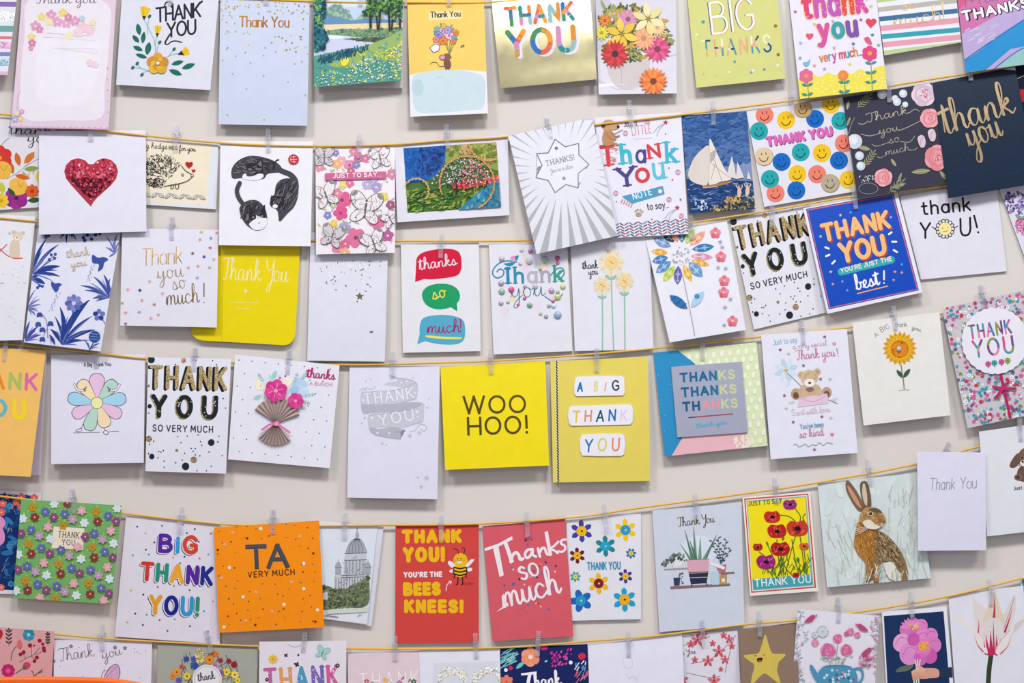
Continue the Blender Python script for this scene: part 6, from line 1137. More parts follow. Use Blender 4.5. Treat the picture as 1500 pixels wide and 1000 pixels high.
for x, y in ((362, 788), (319, 805), (459, 810), (374, 915), (462, 910)): c.star('#3a2018', x, y, 2.6)

c = Card('domed building drawing card', 'white card with an ink drawing of a domed stone building above trees', [455, 762, 553, 770.5, 537.5, 914, 452, 903], '#dee2ec', (4.2, 5.5, 4.9, 8.5), bq=[460, 761.5, 562, 771.5, 544, 917, 456, 904], back='#d9dae8')
c.P('#dbe4ee', 460, 766, 548, 772, 541, 890, 460, 888)
ST, SD, IK = '#c6cad2', '#a5abb6', '#565c66'
c.P(ST, 489, 843, 540, 840, 541, 864, 489, 864); c.P('#bcc1ca', 504, 818, 536, 816, 537, 842, 503, 842); c.S(SD, 508, 812, 509, 800, 515, 791, 523, 787, 530, 791, 535, 800, 536, 812); c.P(ST, 505, 810, 537, 809, 537, 819, 505, 820)
c.P(SD, 520.5, 790, 520.5, 782, 523, 777, 526, 782, 526, 790); c.L(IK, 1, 523, 778, 523.2, 772); c.P(IK, 518, 791, 528, 791, 528, 789, 518, 789)
for x in (511, 516, 521, 526, 531): c.C(IK, .7, x, 811, (x+523)/2+(x-523)*.35, 798, 523, 788)
for y in (810, 820, 842, 845): c.L(IK, .9, 500 if y > 830 else 505, y+.6, 540 if y > 830 else 537, y-.6)
for x in range(492, 540, 4): c.L(IK, .8, x, 846, x, 862)
for x in range(507, 537, 5): c.L(IK, .7, x, 821, x, 840)
for x, y in ((496, 836), (539, 836)): c.P(SD, x-5, y+6, x-5, y-5, x+4, y-5, x+4, y+6); c.S(SD, x-5, y-5, x-3, y-12, x+2, y-12, x+4, y-5); c.L(IK, .7, x, y-12, x, y-17); c.L(IK, .8, x-5, y-5, x+5, y-5)
c.dabs(60, 74, [490, 795, 540, 800, 540, 862, 490, 862], ['#7f858f', '#c4c8d0', '#666c76'], 3, .8, 90, 30) if False else None
c.dabs(60, 74, [506, 812, 536, 812, 538, 860, 492, 860], ['#7f858f', '#c9ccd4', '#666c76'], 3, .9, 90, 30)
c.S('#6a785a', 469, 858, 484, 861, 500, 863, 520, 858, 534, 849, 540, 846, 538, 886, 500, 889, 469, 891); c.dabs(340, 75, [470, 856, 484, 860, 500, 862, 520, 856, 534, 846, 541, 842, 539, 886, 500, 890, 468, 892], ['#57664a', '#6f7d5c', '#8a9672', '#424e3a', '#7a8a64'], 4, 2.6); c.P('#cdd8cc', 478, 893, 505, 891, 530, 890, 539, 888, 538, 896, 480, 899); c.P('#c9ccd8', 473, 868, 480, 866, 480, 878, 473, 878)
c.L('#55586a', 1.1, 476, 901, 495, 903.5); c.C('#55586a', .7, 524, 903, 527, 900, 530, 901)

c = Card('red bees knees card', 'red card with a cartoon bee reading THANK YOU! and BEES KNEES! in yellow', [579.5, 769, 701.5, 768.5, 701.5, 940.5, 579, 941.5], '#d34843', (4.2, 4.8, 4.9, 5.6), back='#c9c8d4')
Y1 = '#eebb1c'
c.T('THANK', (588.5, 796), (676.5, 795), 20.5, Y1, 7.4, tr=5); c.T('YOU!', (590, 824), (652, 823), 23, Y1, 7.6, tr=5); c.T("YOU'RE THE", (591, 846), (648, 845), 8.6, '#efe3e2', 2.7, tr=4.4); c.T('BEES', (590.5, 873), (646, 872), 20.5, Y1, 7.2, tr=5); c.T('KNEES!', (592, 898), (679, 898), 20.5, Y1, 7, tr=5)
c.D('#b53a38', 685, 854.5, 10, 2); c.S('#e9e4ec', 670, 834, 660, 830, 656, 824, 659, 821, 666, 826); c.S('#e9e4ec', 680, 833, 688, 828, 694, 821, 695, 819, 690, 819, 683, 826); c.D('#e9e4ec', 662, 836, 4, 2.4, 10); c.D('#e9e4ec', 688, 834, 4, 2.8, 10)
c.D(Y1, 674, 835, 9, 10.5); [c.C('#26222a', 2.2, 665+(k == 2)*1.5, 830.5+k*5, 674, 832.5+k*5, 683-(k == 2)*1.5, 830.5+k*5) for k in range(3)]; c.C('#26222a', 1.4, 665, 831, 664, 838, 666, 842, 665, 847); c.C('#26222a', 1.4, 683, 831, 684, 838, 682.5, 842, 683, 846)
c.D(Y1, 674.5, 820.5, 10.4, 10.8); c.DD('#26222a', 1, 670.5, 818, 675.5, 818); c.P('#f0eef2', 669, 821, 677, 821, 676, 825, 670, 825); c.L('#26222a', .6, 669, 821, 677, 821); c.L('#a8a0a0', .4, 671.5, 821, 671.5, 825); c.L('#a8a0a0', .4, 674.5, 821, 674.5, 825); c.DD('#e88a5a', 1.6, 666.5, 820.5, 679.5, 820.5)
c.C('#26222a', 1, 672, 811, 670, 805, 665, 803.5); c.C('#26222a', 1, 679, 811, 681, 804, 677, 802); c.L('#26222a', 1.5, 671, 845, 670.5, 855, 668, 856.4); c.L('#26222a', 1.5, 677.5, 845, 678, 855, 676, 856.6)
c.C('#efe3e2', 1.2, 653.5, 865, 654, 859, 657, 854, 661, 851.5); c.L('#efe3e2', 1.2, 657.5, 851, 661, 851.5, 660, 855.5)

c = Card('coral Thanks so much card', 'coral card with big white brush lettering Thanks so much over confetti', [706.5, 770.5, 828, 760, 840, 931.5, 721.5, 939], '#d55d68', (4.2, 5, 4.9, 8), back='#c8566a')
c.dabs(46, 76, [748, 810, 800, 800, 820, 830, 810, 880, 770, 895, 742, 860], ['#4f5a9c', '#6a72b0', '#d98a94', '#e8c0a8', '#3a3f74', '#6a7ab8'], 3.6, 2.6); c.star('#2a2440', 770, 791, 2.6); c.star('#2a2440', 761, 848, 2.6); c.DD('#5a64a4', 1.8, 779, 790, 776, 785, 773, 797, 739, 857, 804, 892)
c.heart('#5a62a8', 752, 855, 6); c.star('#efcfc4', 768, 856, 2.2); c.star('#efcfc4', 813, 837, 2.2); c.star('#efcfc4', 792, 888, 2)
W1 = '#efe6ec'
c.P(W1, 709, 803, 730, 796, 750, 785, 751, 790, 731, 800, 711, 807); c.P(W1, 722, 802, 730, 799, 738, 842, 732, 845); c.P(W1, 737, 793, 742, 791, 753, 822, 748, 826)
c.C(W1, 4.6, 748, 822, 751, 813, 756, 809, 760, 813, 762, 819, 766, 818); c.C(W1, 4, 779, 804, 772, 806, 769, 812, 772, 817, 778, 812, 780, 804); c.C(W1, 4, 780, 804, 781, 812, 785, 815); c.L(W1, 4, 788, 803, 791, 815); c.C(W1, 3.8, 790, 810, 794, 803, 798, 803, 800, 809, 802, 812)
c.P(W1, 797.5, 779, 802.5, 777.5, 809, 813, 804, 814.5); c.C(W1, 3.4, 818, 793, 812, 799, 806, 804, 812, 806, 817, 810); c.C(W1, 3.4, 829, 790, 823, 791, 822, 796, 827, 799, 828, 804, 823, 808, 818, 807)
c.T('so', (763, 852), (793, 842), 33, W1, 5, 'u', con=.3, tr=2.4); c.T('much', (737, 893), (826, 868), 46, W1, 5, 'c', con=.25); c.P(W1, 727, 896, 744, 882, 745, 887)

c = Card('painted daisies THANK YOU card', 'white card with bold painted daisies around a thin blue THANK YOU', [829.5, 754.5, 939, 752, 939, 906.5, 832, 909], '#e2e2ea', 'U')
for zx, zy, zr, n_, m, k in ((236, 262, 74, 6, '#43429c', '#efb81c'), (528, 255, 74, 6, '#efc81c', '#2f97cc'), (395, 362, 70, 6, '#24868c', '#1fa1d2'), (207, 425, 54, 6, '#6c2033', '#efb41c'), (565, 410, 35, 7, '#2a70ae', '#e6c83a'), (195, 565, 35, 7, '#2f9fb8', '#e6d24a'), (528, 562, 48, 6, '#3d3894', '#efc030'), (350, 610, 70, 6, '#efb91f', '#7c2032'), (232, 725, 75, 5, '#1f66b6', '#1f95cc'), (522, 718, 78, 6, '#1fa0ce', '#f0ae1e')):
    x, y, r = 800+zx/4.545, 720+zy/4.545, zr/4.545
    c.flower(m, x, y, r, n_, None, fat=.24+.1*(n_ == 5), rot=90+(3 if n_ == 6 else 20)); [c.D(m, x+r*.72*math.cos(math.radians(90+(3 if n_ == 6 else 20)+360*i/n_)), y-r*.72*math.sin(math.radians(90+(3 if n_ == 6 else 20)+360*i/n_)), r*.24) for i in range(n_)]; c.D(k, x, y, r*.46); c.D('#3a2a2a' if k[1] == 'e' or k[1] == 'f' else '#d8d04a', x+.4, y, r*.1)
c.T('THANK YOU', (860, 835), (909.5, 833.5), 12, '#3a93b4', 1.8, tr=3)

c = Card('potted plants Thank You card', 'pale blue grey card with potted aloe and plants on shelves and gold Thank You', [955.5, 747.5, 1086, 735.5, 1090.5, 915.5, 966, 925.5], '#cdd3e1', (4.2, 5, 4.9, 8), back='#bfc4d4')
c.T('Thank You', (993, 772), (1048, 765), 15, 'f#a58f62', 1.4, 'c', con=.3); c.D('#d8deea', 1024, 806, 26, 22)
c.P('#86696f', 982, 858.5, 1069, 854, 1070, 858, 982, 863); c.P('#a89496', 972, 833, 1008, 831, 1008, 834, 973, 835.5); c.P('#86696f', 1056, 838.5, 1076, 837, 1076, 840, 1056, 842)
for bx, tx, ty, wd, m in ((1016, 1003, 776, 6, '#567f6c'), (1019, 1016, 770, 6, '#5f8a74'), (1025, 1026, 786, 6, '#6f9a82'), (1030, 1050, 783, 7, '#567f6c'), (1014, 997, 797, 5, '#5f8a74'), (1021, 1010, 790, 5, '#4a735f'), (1029, 1040, 800, 5, '#6a947c')): c.P(m, bx-wd/2, 823, tx-.3, ty, tx+.3, ty, bx+wd/2, 823)
c.P('#d6a6b6', 1006, 820, 1039, 818.5, 1037.5, 838, 1008.5, 839); c.L('#8a6070', .8, 1006, 820, 1039, 818.5); c.P('#25314f', 1008.5, 838, 1038, 836.5, 1035, 854, 1012, 855.5); c.L('#c9a868', .9, 1010, 846, 1037, 845); c.L('#c9a868', .7, 1009, 839.5, 1038, 838); c.L('#25314f', 1.6, 1014, 854, 1013, 858); c.L('#25314f', 1.6, 1034, 853, 1036, 857)
c.D('#e3e5ea', 990, 824, 9, 6); c.dabs(16, 77, [983, 820, 998, 820, 997, 829, 984, 829], ['#4a4f58'], 1, 1); c.dabs(60, 78, [968, 826, 980, 816, 990, 808, 1004, 812, 1006, 822, 990, 818, 975, 830], ['#4f6054', '#6a7a6a', '#3f4f46', '#7f8f7c'], 4, 3)
for tx, ty, k in ((1043, 793, 8), (1052, 788, 9), (1064, 791, 8), (1070, 804, 6)):
    c.L('#414b57', .7, 1056, 826, tx, ty)
    for i in range(k): t = (i+1)/k; x, y = 1056+(tx-1056)*t, 826+(ty-826)*t; c.VV('#46515e', x, y, 5, 2, 150 if i % 2 else 30)
c.P('#b86a72', 1049, 829, 1064, 826, 1062, 839, 1053, 840); c.P('#e6e4ea', 1040, 822, 1062, 830, 1061, 834, 1040, 827); c.P('#b4cfe2', 1041, 837, 1053, 836, 1053, 856, 1043, 856.5); c.P('#b3905c', 1054, 842, 1065, 841, 1064.5, 855.5, 1054.5, 856); c.P('#e3dfe0', 1057, 847, 1062, 847, 1062, 852, 1057, 852)
c.P('#33405a', 986.5, 846, 996.5, 845.5, 995.5, 857, 987.5, 857.5); c.dabs(14, 79, [994, 840, 1002, 836, 1001, 856, 997, 852], ['#4a5a54', '#6a7a70'], 3, 2)

c = Card('yellow poppies THANK YOU card', 'yellow card of red poppies in a red border reading THANK YOU', [1087.5, 727.5, 1186.5, 720, 1198.5, 865.5, 1098.5, 872.5], '#e9e4da', (4.2, 6, 4.9, 13))
c.P('#cf4643', 1090, 730, 1184, 722.5, 1195.5, 860.5, 1100.5, 868); c.P('#e6dfd2', 1092, 732, 1182.4, 724.6, 1193, 858.6, 1102, 866); c.P('#6fb0b4', 1093.4, 733.4, 1181, 726.2, 1191.6, 857.2, 1103.4, 864.6); c.P('#ecd91c', 1095, 735, 1179.6, 728, 1187.6, 842, 1102, 849)
c.P('#45a0b0', 1102.4, 848, 1188.6, 840.6, 1190.4, 856, 1104, 863); c.T('THANK YOU', (1105.5, 860), (1188.5, 853), 12, '#eceef0', 1.9, tr=3); c.T('JUST TO SAY', (1096.5, 741.5), (1146, 736.5), 7, '#3c5a4a', 1.3, tr=4, serif=.8)
for p in ((1165, 745, 1172, 755, 1172, 763), (1140, 754, 1155, 756, 1165, 763), (1138, 790, 1140, 815, 1145, 842), (1165, 786, 1158, 810, 1150, 842), (1172, 786, 1176, 815, 1178, 840), (1145, 815, 1150, 830, 1160, 842), (1112, 808, 1125, 820, 1135, 842), (1120, 832, 1128, 838, 1132, 844), (1178, 806, 1180, 825, 1182, 840), (1160, 790, 1164, 815, 1170, 841), (1124, 797, 1130, 810, 1134, 820), (1150, 806, 1146, 826, 1140, 843), (1180, 752, 1176, 758, 1180, 766)): c.C('#3f6a2c', 1.4, *p)
c.strokes(60, 80, [1125, 822, 1185, 816, 1187, 840, 1110, 846], ['#3f6a2c', '#55803a', '#2c5424'], 12, 1, 80, 35)
for a in ((1147, 788, 8, 4, 80), (1124, 796, 8, 3, 110), (1169, 820, 9, 5, 100), (1153, 810, 9, 4, 60)): c.V('#4a7a38', *a)
for x, y, r, m in ((1138, 778, 14, '#b81f20'), (1168, 774, 16, '#c43c28'), (1143, 804, 14, '#b01c1e'), (1131, 757, 12, '#c22a26'), (1157, 739, 10, '#962a78'), (1110, 801, 7, '#a81f22'), (1122, 823, 14, '#9c2078'), (1178, 800, 7, '#cf622a'), (1166, 842, 5, '#a82022')):
    c.S(m, x-r, y-r*.2, x-r*.6, y-r*.7, x, y-r*.62, x+r*.6, y-r*.74, x+r, y-r*.1, x+r*.8, y+r*.5, x+r*.1, y+r*.7, x-r*.7, y+r*.55); c.dabs(16, int(x+y), [x-r*.7, y-r*.4, x+r*.7, y-r*.4, x+r*.6, y+r*.4, x-r*.6, y+r*.4], ['#d9604a' if m[1] != '9' else '#c05aa0', '#8a1418' if m[1] != '9' else '#701858'], r*.4, r*.12, 60, 60)
    c.D('#241018', x+.5, y, r*.3, r*.2)

c = Card('brown hare card', 'watercolour card of a brown hare with upright ears on pale green grass', [1197.5, 708, 1343.5, 692, 1363.5, 846.5, 1211.5, 860], '#d0dada', (4.2, 6, 4.9, 11))
c.dabs(120, 81, [1200, 715, 1340, 700, 1355, 840, 1214, 852], ['#d4dedd', '#ccd8d7', '#d7e0de', '#cedada'], 18, 8, 80, 40); c.strokes(110, 82, [1206, 770, 1350, 745, 1358, 842, 1214, 852], ['#b9c6b2', '#e3e8e2', '#c9d0b8', '#aebfae', '#dfe6dc'], 26, .9, 100, 22); c.strokes(30, 83, [1300, 715, 1350, 710, 1356, 800, 1320, 780], ['#b2c4b8', '#e6ebe6'], 18, .9, 75, 20)
c.S('#7a5f42', 1239, 706, 1244, 704.5, 1256, 721, 1264, 737, 1266, 746, 1258, 748, 1248, 735, 1240, 718); c.S('#c98f7c', 1242, 711, 1250, 720, 1259, 736, 1261, 744, 1252, 735, 1243, 718); c.S('#6f5a44', 1264, 704.5, 1270, 706, 1275, 722, 1276, 742, 1267, 744, 1261, 724, 1260, 709); c.S('#cdbda4', 1264, 709, 1267, 709, 1270, 724, 1270, 740, 1266, 736, 1263, 722)
c.S('#8a6f4c', 1262, 775, 1276, 775, 1294, 780, 1310, 794, 1322, 812, 1329, 832, 1330, 848, 1320, 849, 1317, 836, 1300, 822, 1288, 828, 1287, 853, 1280, 853, 1278, 832, 1275, 851, 1268, 851, 1268, 826, 1256, 812, 1252, 796, 1254, 780)
c.S('#b07a3a', 1258, 764, 1272, 772, 1286, 776, 1284, 800, 1278, 822, 1268, 824, 1257, 812, 1251, 798, 1253, 780)
FC = ['#a8733a', '#8f6a3c', '#c49a5c', '#6f5434', '#b98a4c', '#d8b884']
c.strokes(200, 84, [1256, 768, 1284, 776, 1284, 800, 1276, 824, 1258, 812, 1252, 796], ['#b87f3c', '#a06a2c', '#cf9c54', '#8f5f2a'], 6, 1, -70, 25); c.strokes(260, 85, [1284, 778, 1300, 784, 1316, 804, 1326, 832, 1312, 830, 1290, 822, 1282, 810], ['#7a6446', '#9a8260', '#5f4c34', '#bda680', '#ab8e62'], 5, 1, -50, 30)
c.P('#a07040', 1268, 822, 1276, 826, 1274, 850, 1269, 850); c.P('#a07040', 1280, 824, 1290, 826, 1287, 852, 1281, 852); c.S('#e0dcd2', 1296, 826, 1308, 824, 1314, 836, 1312, 848, 1302, 846); c.strokes(30, 86, [1268, 822, 1290, 824, 1286, 850, 1270, 850], FC, 6, 1, 88, 10)
c.S('#b18a58', 1262, 750, 1268, 743, 1280, 743, 1290, 748, 1296, 756, 1297.5, 763, 1294, 770, 1284, 775, 1272, 773, 1262, 767, 1259, 758); c.strokes(120, 87, [1262, 752, 1272, 745, 1288, 748, 1295, 760, 1286, 766, 1268, 764], FC, 4.5, .9, -30, 30); c.S('#e2d8c8', 1264, 764, 1274, 761, 1282, 768, 1290, 770, 1283, 775, 1270, 773); c.S('#6a543a', 1272, 746, 1284, 744, 1292, 750, 1282, 750)
c.D('#dcc8a4', 1275, 752, 4.2, 3.4); c.D('#2c1c10', 1275, 752, 2.8, 2.6); c.D('#f0eee8', 1274.4, 751, .7); c.S('#8a6a48', 1290, 761, 1297, 762, 1296, 767, 1291, 768); c.C('#4a3a2c', .8, 1296, 764, 1292, 769, 1286, 769)
for k in range(4): c.C('#e9e6de', .5, 1290, 766+k, 1300, 768+k*2.4, 1310, 768+k*4); c.C('#e9e6de', .5, 1276, 768+k, 1264, 772+k*2, 1254, 774+k*3)
c.strokes(26, 88, [1252, 835, 1330, 828, 1332, 850, 1256, 854], ['#d3ddcf', '#b4c2a8', '#e6ebe2', '#a8a878'], 16, 1, 88, 22)

c = Card('small white handwritten Thank You card', 'plain small white card with thin grey handwritten Thank You, overlapping the hare card', [1343.5, 661.5, 1443.5, 662.5, 1444.5, 805.5, 1344.5, 806.5], '#d9d7e9', (16, 17, 16.7, 25))
c.T('Thank', (1361.5, 718), (1400, 717), 18, '#8e8e9a', 1.2, tr=2.4, sl=.12); c.T('You', (1406, 716.5), (1432, 715), 18, '#8e8e9a', 1.2, tr=1.4, sl=.1)

c = Card('brown puppy card', 'white card with a seated brown puppy at the right edge', [1434, 632, 1545, 616, 1560, 772, 1446, 785.5], '#dee0e5', (10, 12, 10.7, 16))
BR = '#6c5146'
c.S(BR, 1492, 686, 1504, 680, 1516, 688, 1516, 704, 1500, 706, 1490, 700); c.D('#7a5e52', 1492, 699, 6.5, 5); c.D('#4f3a32', 1491, 699, 3, 2.6); c.S('#7a5e52', 1492, 664, 1500, 656, 1512, 658, 1518, 672, 1512, 684, 1498, 684, 1491, 676); c.S(BR, 1492, 664, 1486, 668, 1479, 680, 1481, 685, 1488, 684, 1494, 676); c.D('#e6dcd4', 1500, 678, 6, 4.6); c.D('#221a18', 1498, 676, 1.8); c.D('#221a18', 1497, 670, 1.2); c.dabs(40, 89, [1490, 664, 1506, 660, 1512, 680, 1494, 700], ['#806458', '#5f463c'], 3, 1)
c.T('Just a note', (1485, 718), (1520, 714), 6, '#4a4a50', 1, tr=2.6)
# ================================================================ bottom row, cut by the frame
c = Card('salmon folk flower card', 'salmon pink card with folk flowers and dark berries at the bottom left', [-60, 914, 80, 924.5, 70, 1085, -65, 1080], '#dca2a5', (10, 11, 10.7, 14))
for x, y in ((13, 946), (70, 945)): sprig(c, '#3a4048', x, y, 22 if x < 50 else 16, 90, 4, 7 if x < 50 else 5, 2.6)
c.flower(['#3f95ae', '#2f86a4'], 42, 929.5, 9, 8, '#8fd0d8', 2.6, fat=.5); c.C('#3f4a52', 1, 16, 967, 18, 955, 24, 946); c.S('#d66c74', 26, 938, 31, 938, 33, 946, 30, 951, 25, 947)
for p in ((28, 970, 40, 963, 50, 958, 58, 948), (50, 958, 60, 955, 64, 948), (38, 964, 34, 958, 31, 957), (46, 962, 46, 950, 45, 945), (46, 961, 52, 966, 54, 964)): c.C('#7a6a58', .9, *p)
for x, y, r in ((58, 938, 3), (44, 945, 3.2), (30, 958, 2.8), (34.5, 955, 3), (62.5, 943, 2.4), (64, 949, 3), (65, 953, 2.6), (54, 962.5, 3), (50.5, 968, 2.8), (50, 945, 1.6)): c.D('#961e32', x, y, r)
c.flower('#c2246a', 12, 982, 10, 9, '#dd5a94', 3.6, fat=.45); c.S('#cc3f70', 34, 972, 40, 969, 45, 974, 40, 980, 35, 978); c.C('#5a5a4a', 1.2, 23, 986, 30, 981, 36, 978); c.S('#5a6a54', 33, 976, 37, 974, 38, 980, 34, 980)
for p in ((40, 997, 50, 990, 62, 980), (50, 990, 48, 984, 46, 982), (55, 986, 60, 984, 62, 983), (45, 993, 52, 994, 56, 992)): c.C('#7a4a48', 1.2, *p)
c.S('#b82a34', 0, 922, 4, 926, 2, 934, -4, 936)

c = Card('handwritten Thank you butterfly card', 'white card with fine handwritten Thank you and a pink butterfly, lower left', [79, 937, 223, 938.5, 219, 1090, 78, 1088], '#dcd8e6', 'D')
c.T('Thank', (87, 969), (139, 961), 20, '#6d646c', 1, 'c'); c.T('you', (150, 966), (180, 958), 17, '#6d646c', 1, 'c')
c.S('#6a5062', 152, 992, 158, 980, 166, 973, 172, 972.6, 176, 980, 175, 992, 166, 1000, 152, 1002); c.S('#cda3c6', 153, 992, 159, 981, 166, 974, 171.6, 973.6, 174.8, 980, 174, 992, 165, 999, 154, 1001); c.C('#8a6a84', .7, 154, 994, 165, 982, 172, 975); c.S('#c79abf', 92, 994, 100, 991, 108, 994, 104, 1004, 94, 1004); c.C('#6a5062', .9, 148, 994, 150, 986, 153, 982); c.D('#6a5062', 153, 981.5, 1.1)
for x, y in ((104, 946.5), (168.5, 948), (183, 949), (78.5, 968)): c.flower('#6d5f74', x, y, 3.4, 5, None, fat=.3)
c.DD('#6d646c', .7, 116, 948, 197, 950, 201, 955, 197, 955, 205, 957, 213, 953, 88, 976, 121, 990, 205, 992)

c = Card('wildflower bouquet card with a round badge', 'grey green card with a wildflower bouquet and round white thank you badge', [231, 942, 378, 946, 372, 1095, 228, 1092], '#a0a59a', 'D')
c.strokes(70, 91, [262, 962, 300, 952, 345, 966, 350, 996, 320, 1000, 262, 1000], ['#3f4a38', '#55604a', '#2f382c'], 12, .8, 70, 50)
for x, y, r, m in ((273, 965, 4, '#2f4fa8'), (284, 965, 4, '#3a5ab4'), (286, 975, 5, '#2f4f9c'), (307, 966, 6, '#dc8a2c'), (312, 956, 4, '#cf6a2c'), (317, 958, 3.4, '#d8782c'), (323, 967, 3.6, '#a8283a'), (335, 968, 3.6, '#9c2434'), (343, 973, 4.4, '#8f2030'), (259, 984, 5, '#e0962c'), (274, 990, 5, '#e2c13a'), (253, 990, 4, '#dc862c'), (332, 984, 5, '#e2c63a'), (344, 988, 5, '#e6d05a'), (266, 976, 3, '#c8503a'), (324, 985, 4, '#8a5aa4'), (315, 974, 3, '#c06ab0'), (348, 996, 4, '#e2c63a'), (262, 996, 4, '#6a5aa4')): c.flower(m, x, y, r*1.15, 7, '#5a3a1c', r*.28, fat=.4)
c.dabs(60, 92, [284, 952, 296, 950, 300, 968, 290, 972], ['#dcc884', '#e6d8a0', '#c9b26a'], 3, 2)
q = c.part('badge', [v for i in range(48) for v in (303.5+21.5*math.cos(i*math.pi/24), 994.5+21.5*math.sin(i*math.pi/24))], '#dedde3', 1.2, .8, 'round white badge reading thank you'); q.ring('#9a9aa0', .7, 303.5, 994.5, 19); q.T('thank', (290, 998), (316, 994), 13, '#4a4a52', 1.3, 'c'); q.T('you', (297, 1010), (312, 1009), 11, '#4a4a52', 1.2, 'c')

c = Card('patterned THANK card with butterflies', 'white card with patterned coloured THANK lettering and a teal butterfly', [380, 939.5, 507.5, 938, 506, 1095, 378, 1096], '#e3e0ea', (10, 11, 10.7, 14))
c.T('THANK', (387, 1014), (498, 1008), 36, ['#c465a0', '#dfa066', '#4f9cc4', '#7868b4', '#cf5f9c'], 6.4, tr=4, serif=.5); c.scatter(70, 93, [388, 980, 498, 975, 498, 1003, 388, 1005], lambda x, y, r: c.D('#e9e3ee', x, y, .8))
bfly(c, 472, 957, 13, -20, '#a4cfcd', '#4f8f94'); bfly(c, 419, 960, 3.5, 10, '#2f2a34', '#2f2a34'); bfly(c, 435, 973.5, 4.5, 20, '#2f2a34', '#2f2a34'); c.D('#2f2a34', 437, 959, 1.5); c.flower('#e6c24a', 400, 965, 7, 8, '#dc9a3a', 2, fat=.3); c.flower('#2f2a34', 494.5, 974.5, 3.4, 5, '#e3e0ea', .8); c.flower('#2f2a34', 391, 995, 3, 5, '#e3e0ea', .8); c.C('#c9ccd8', .8, 421, 943, 432, 947, 440, 945, 446, 950)

c = Card('dusty pink THANK card', 'dusty pink card with thin white THANK capitals and small flowers', [509, 957, 616, 952.5, 618, 1100, 512, 1102], '#dac7d0', 'D')
c.T('THANK', (527, 1010), (614, 1005), 24, '#f0e8ee', 1.6, tr=5)
for x, y, m in ((537, 998, '#cf5a7a'), (565, 996, '#e0b04a'), (585, 1000, '#c86a9a'), (606, 998, '#4a6a5a')): c.flower(m, x, y, 4.4, 5, '#efe0b0', 1)
for x, y in ((545, 1000), (572, 1001), (600, 996), (590, 993)): c.V('#6a8a74', x, y, 7, 3, x % 90)

c = Card('gypsophila hearts card', 'pale card with two heart wreaths of white gypsophila', [614, 952, 732, 948, 736, 1098, 618, 1101], '#dcdde8', 'D')
c.P('#d2d4df', 634, 971, 728, 968, 730, 1010, 634, 1012)
for cx in (664, 716):
    for i in range(60):
        t = math.radians(-10+200*i/60); r_ = random.Random(i+cx); x, y = cx+18*math.cos(t)+r_.uniform(-5, 5), 996-14*math.sin(t)+r_.uniform(-5, 5)
        c.VV('#8a9a6c', x, y, 4, 1.2, r_.uniform(0, 360)); c.D(r_.choice(['#efeee4', '#e8e6d4', '#f2f1ea']), x, y, r_.uniform(1.2, 2.2))
c = Card('navy tropical Thank card', 'navy card with coral flower, pink and teal leaves and white brush Thank', [732.5, 948, 860.5, 943, 864, 1095, 736, 1099], '#15235c', 'D')
c.flower(['#e58c6c', '#e89a7a'], 777, 962, 14, 6, '#f0d8c0', 3.4, fat=.55); c.strokes(26, 94, [733, 955, 752, 948, 752, 975, 734, 980], ['#5fb4b4', '#8fccc8'], 16, 1.2, 35, 12); c.dabs(40, 95, [806, 955, 838, 950, 836, 972, 808, 976], ['#c82a8c', '#d84a9c'], 4.4, 2.4, 60, 10); c.S('#cf2448', 848, 958, 855, 956, 858, 962, 852, 966, 847, 963)
c.S('#c8247c', 790, 945, 800, 944, 802, 950, 794, 952); c.V('#6fc0b8', 762, 974, 16, 6, 40); c.V('#8accc4', 800, 968, 5, 3, 20); c.DD('#e6e4ee', 2.8, 836, 970, 741, 981); c.D('#cf2a50', 748, 978, 3.2); c.strokes(12, 96, [838, 972, 858, 964, 858, 980, 845, 982], ['#e6e6f0', '#6fa8d8'], 5, 1.3, 70, 20); c.flower('#e07a5c', 742, 998, 10, 6, None); c.strokes(14, 97, [842, 985, 862, 985, 862, 1000, 846, 1000], ['#e0608a', '#5fb4b4'], 8, 1.2, 60, 20)
c.P('#eceaf2', 763, 986, 786, 983, 786, 987, 764, 989); c.P('#eceaf2', 774, 985, 779, 985, 774, 1010, 769, 1010); c.T('hank', (782, 1009), (824, 1003), 24, '#eceaf2', 3, 'c', con=.25)

c = Card('blossom branch card', 'white card with red blossom sprays, half hidden behind a plain white card', [972, 930, 1080.5, 923, 1090, 1090, 985, 1092], '#dfdbe7', 'U')
c.T('Thank You', (978, 962), (1020, 957), 9, '#55505a', .9, 'c')
for p in ((985, 938, 1000, 945, 1020, 938, 1040, 932), (1078, 930, 1060, 950, 1040, 965, 1012, 972), (1075, 935, 1068, 960, 1062, 985), (1005, 985, 1040, 992, 1055, 990), (1010, 928, 1020, 936, 1030, 950)): c.C('#9a6a6c', .9, *p)
for x, y, r in ((1022, 937, 10), (1053, 954, 10), (1037, 968, 9), (1068, 936, 7), (1062, 966, 7), (1000, 995, 9), (1046, 997, 10), (1012, 943, 6), (1030, 930, 7), (1018, 966, 5), (1044, 942, 5), (1072, 946, 5), (1060, 930, 5), (1056, 980, 4), (995, 940, 4)): c.flower(['#cc5a66', '#d5727c', '#c24a5a'], x, y, r, 5, '#a03a48', r*.18, fat=.34, pointed=r > 6)
c = Card('plain white card lowest row', 'plain white card with faint pencil line drawing, beside the navy tropical card', [861, 945, 999, 927.5, 1006, 1094, 866, 1096], '#dcdbe9', 'D')
c.C('#c4c3d2', .8, 913, 964, 920, 962, 926, 966, 926, 976, 918, 978, 913, 972, 913, 964); c.C('#c4c3d2', .8, 916, 986, 922, 994, 930, 990, 934, 998); c.C('#c4c3d2', .8, 920, 998, 926, 990, 932, 996); c.C('#cfceda', .7, 930, 1000, 936, 990)

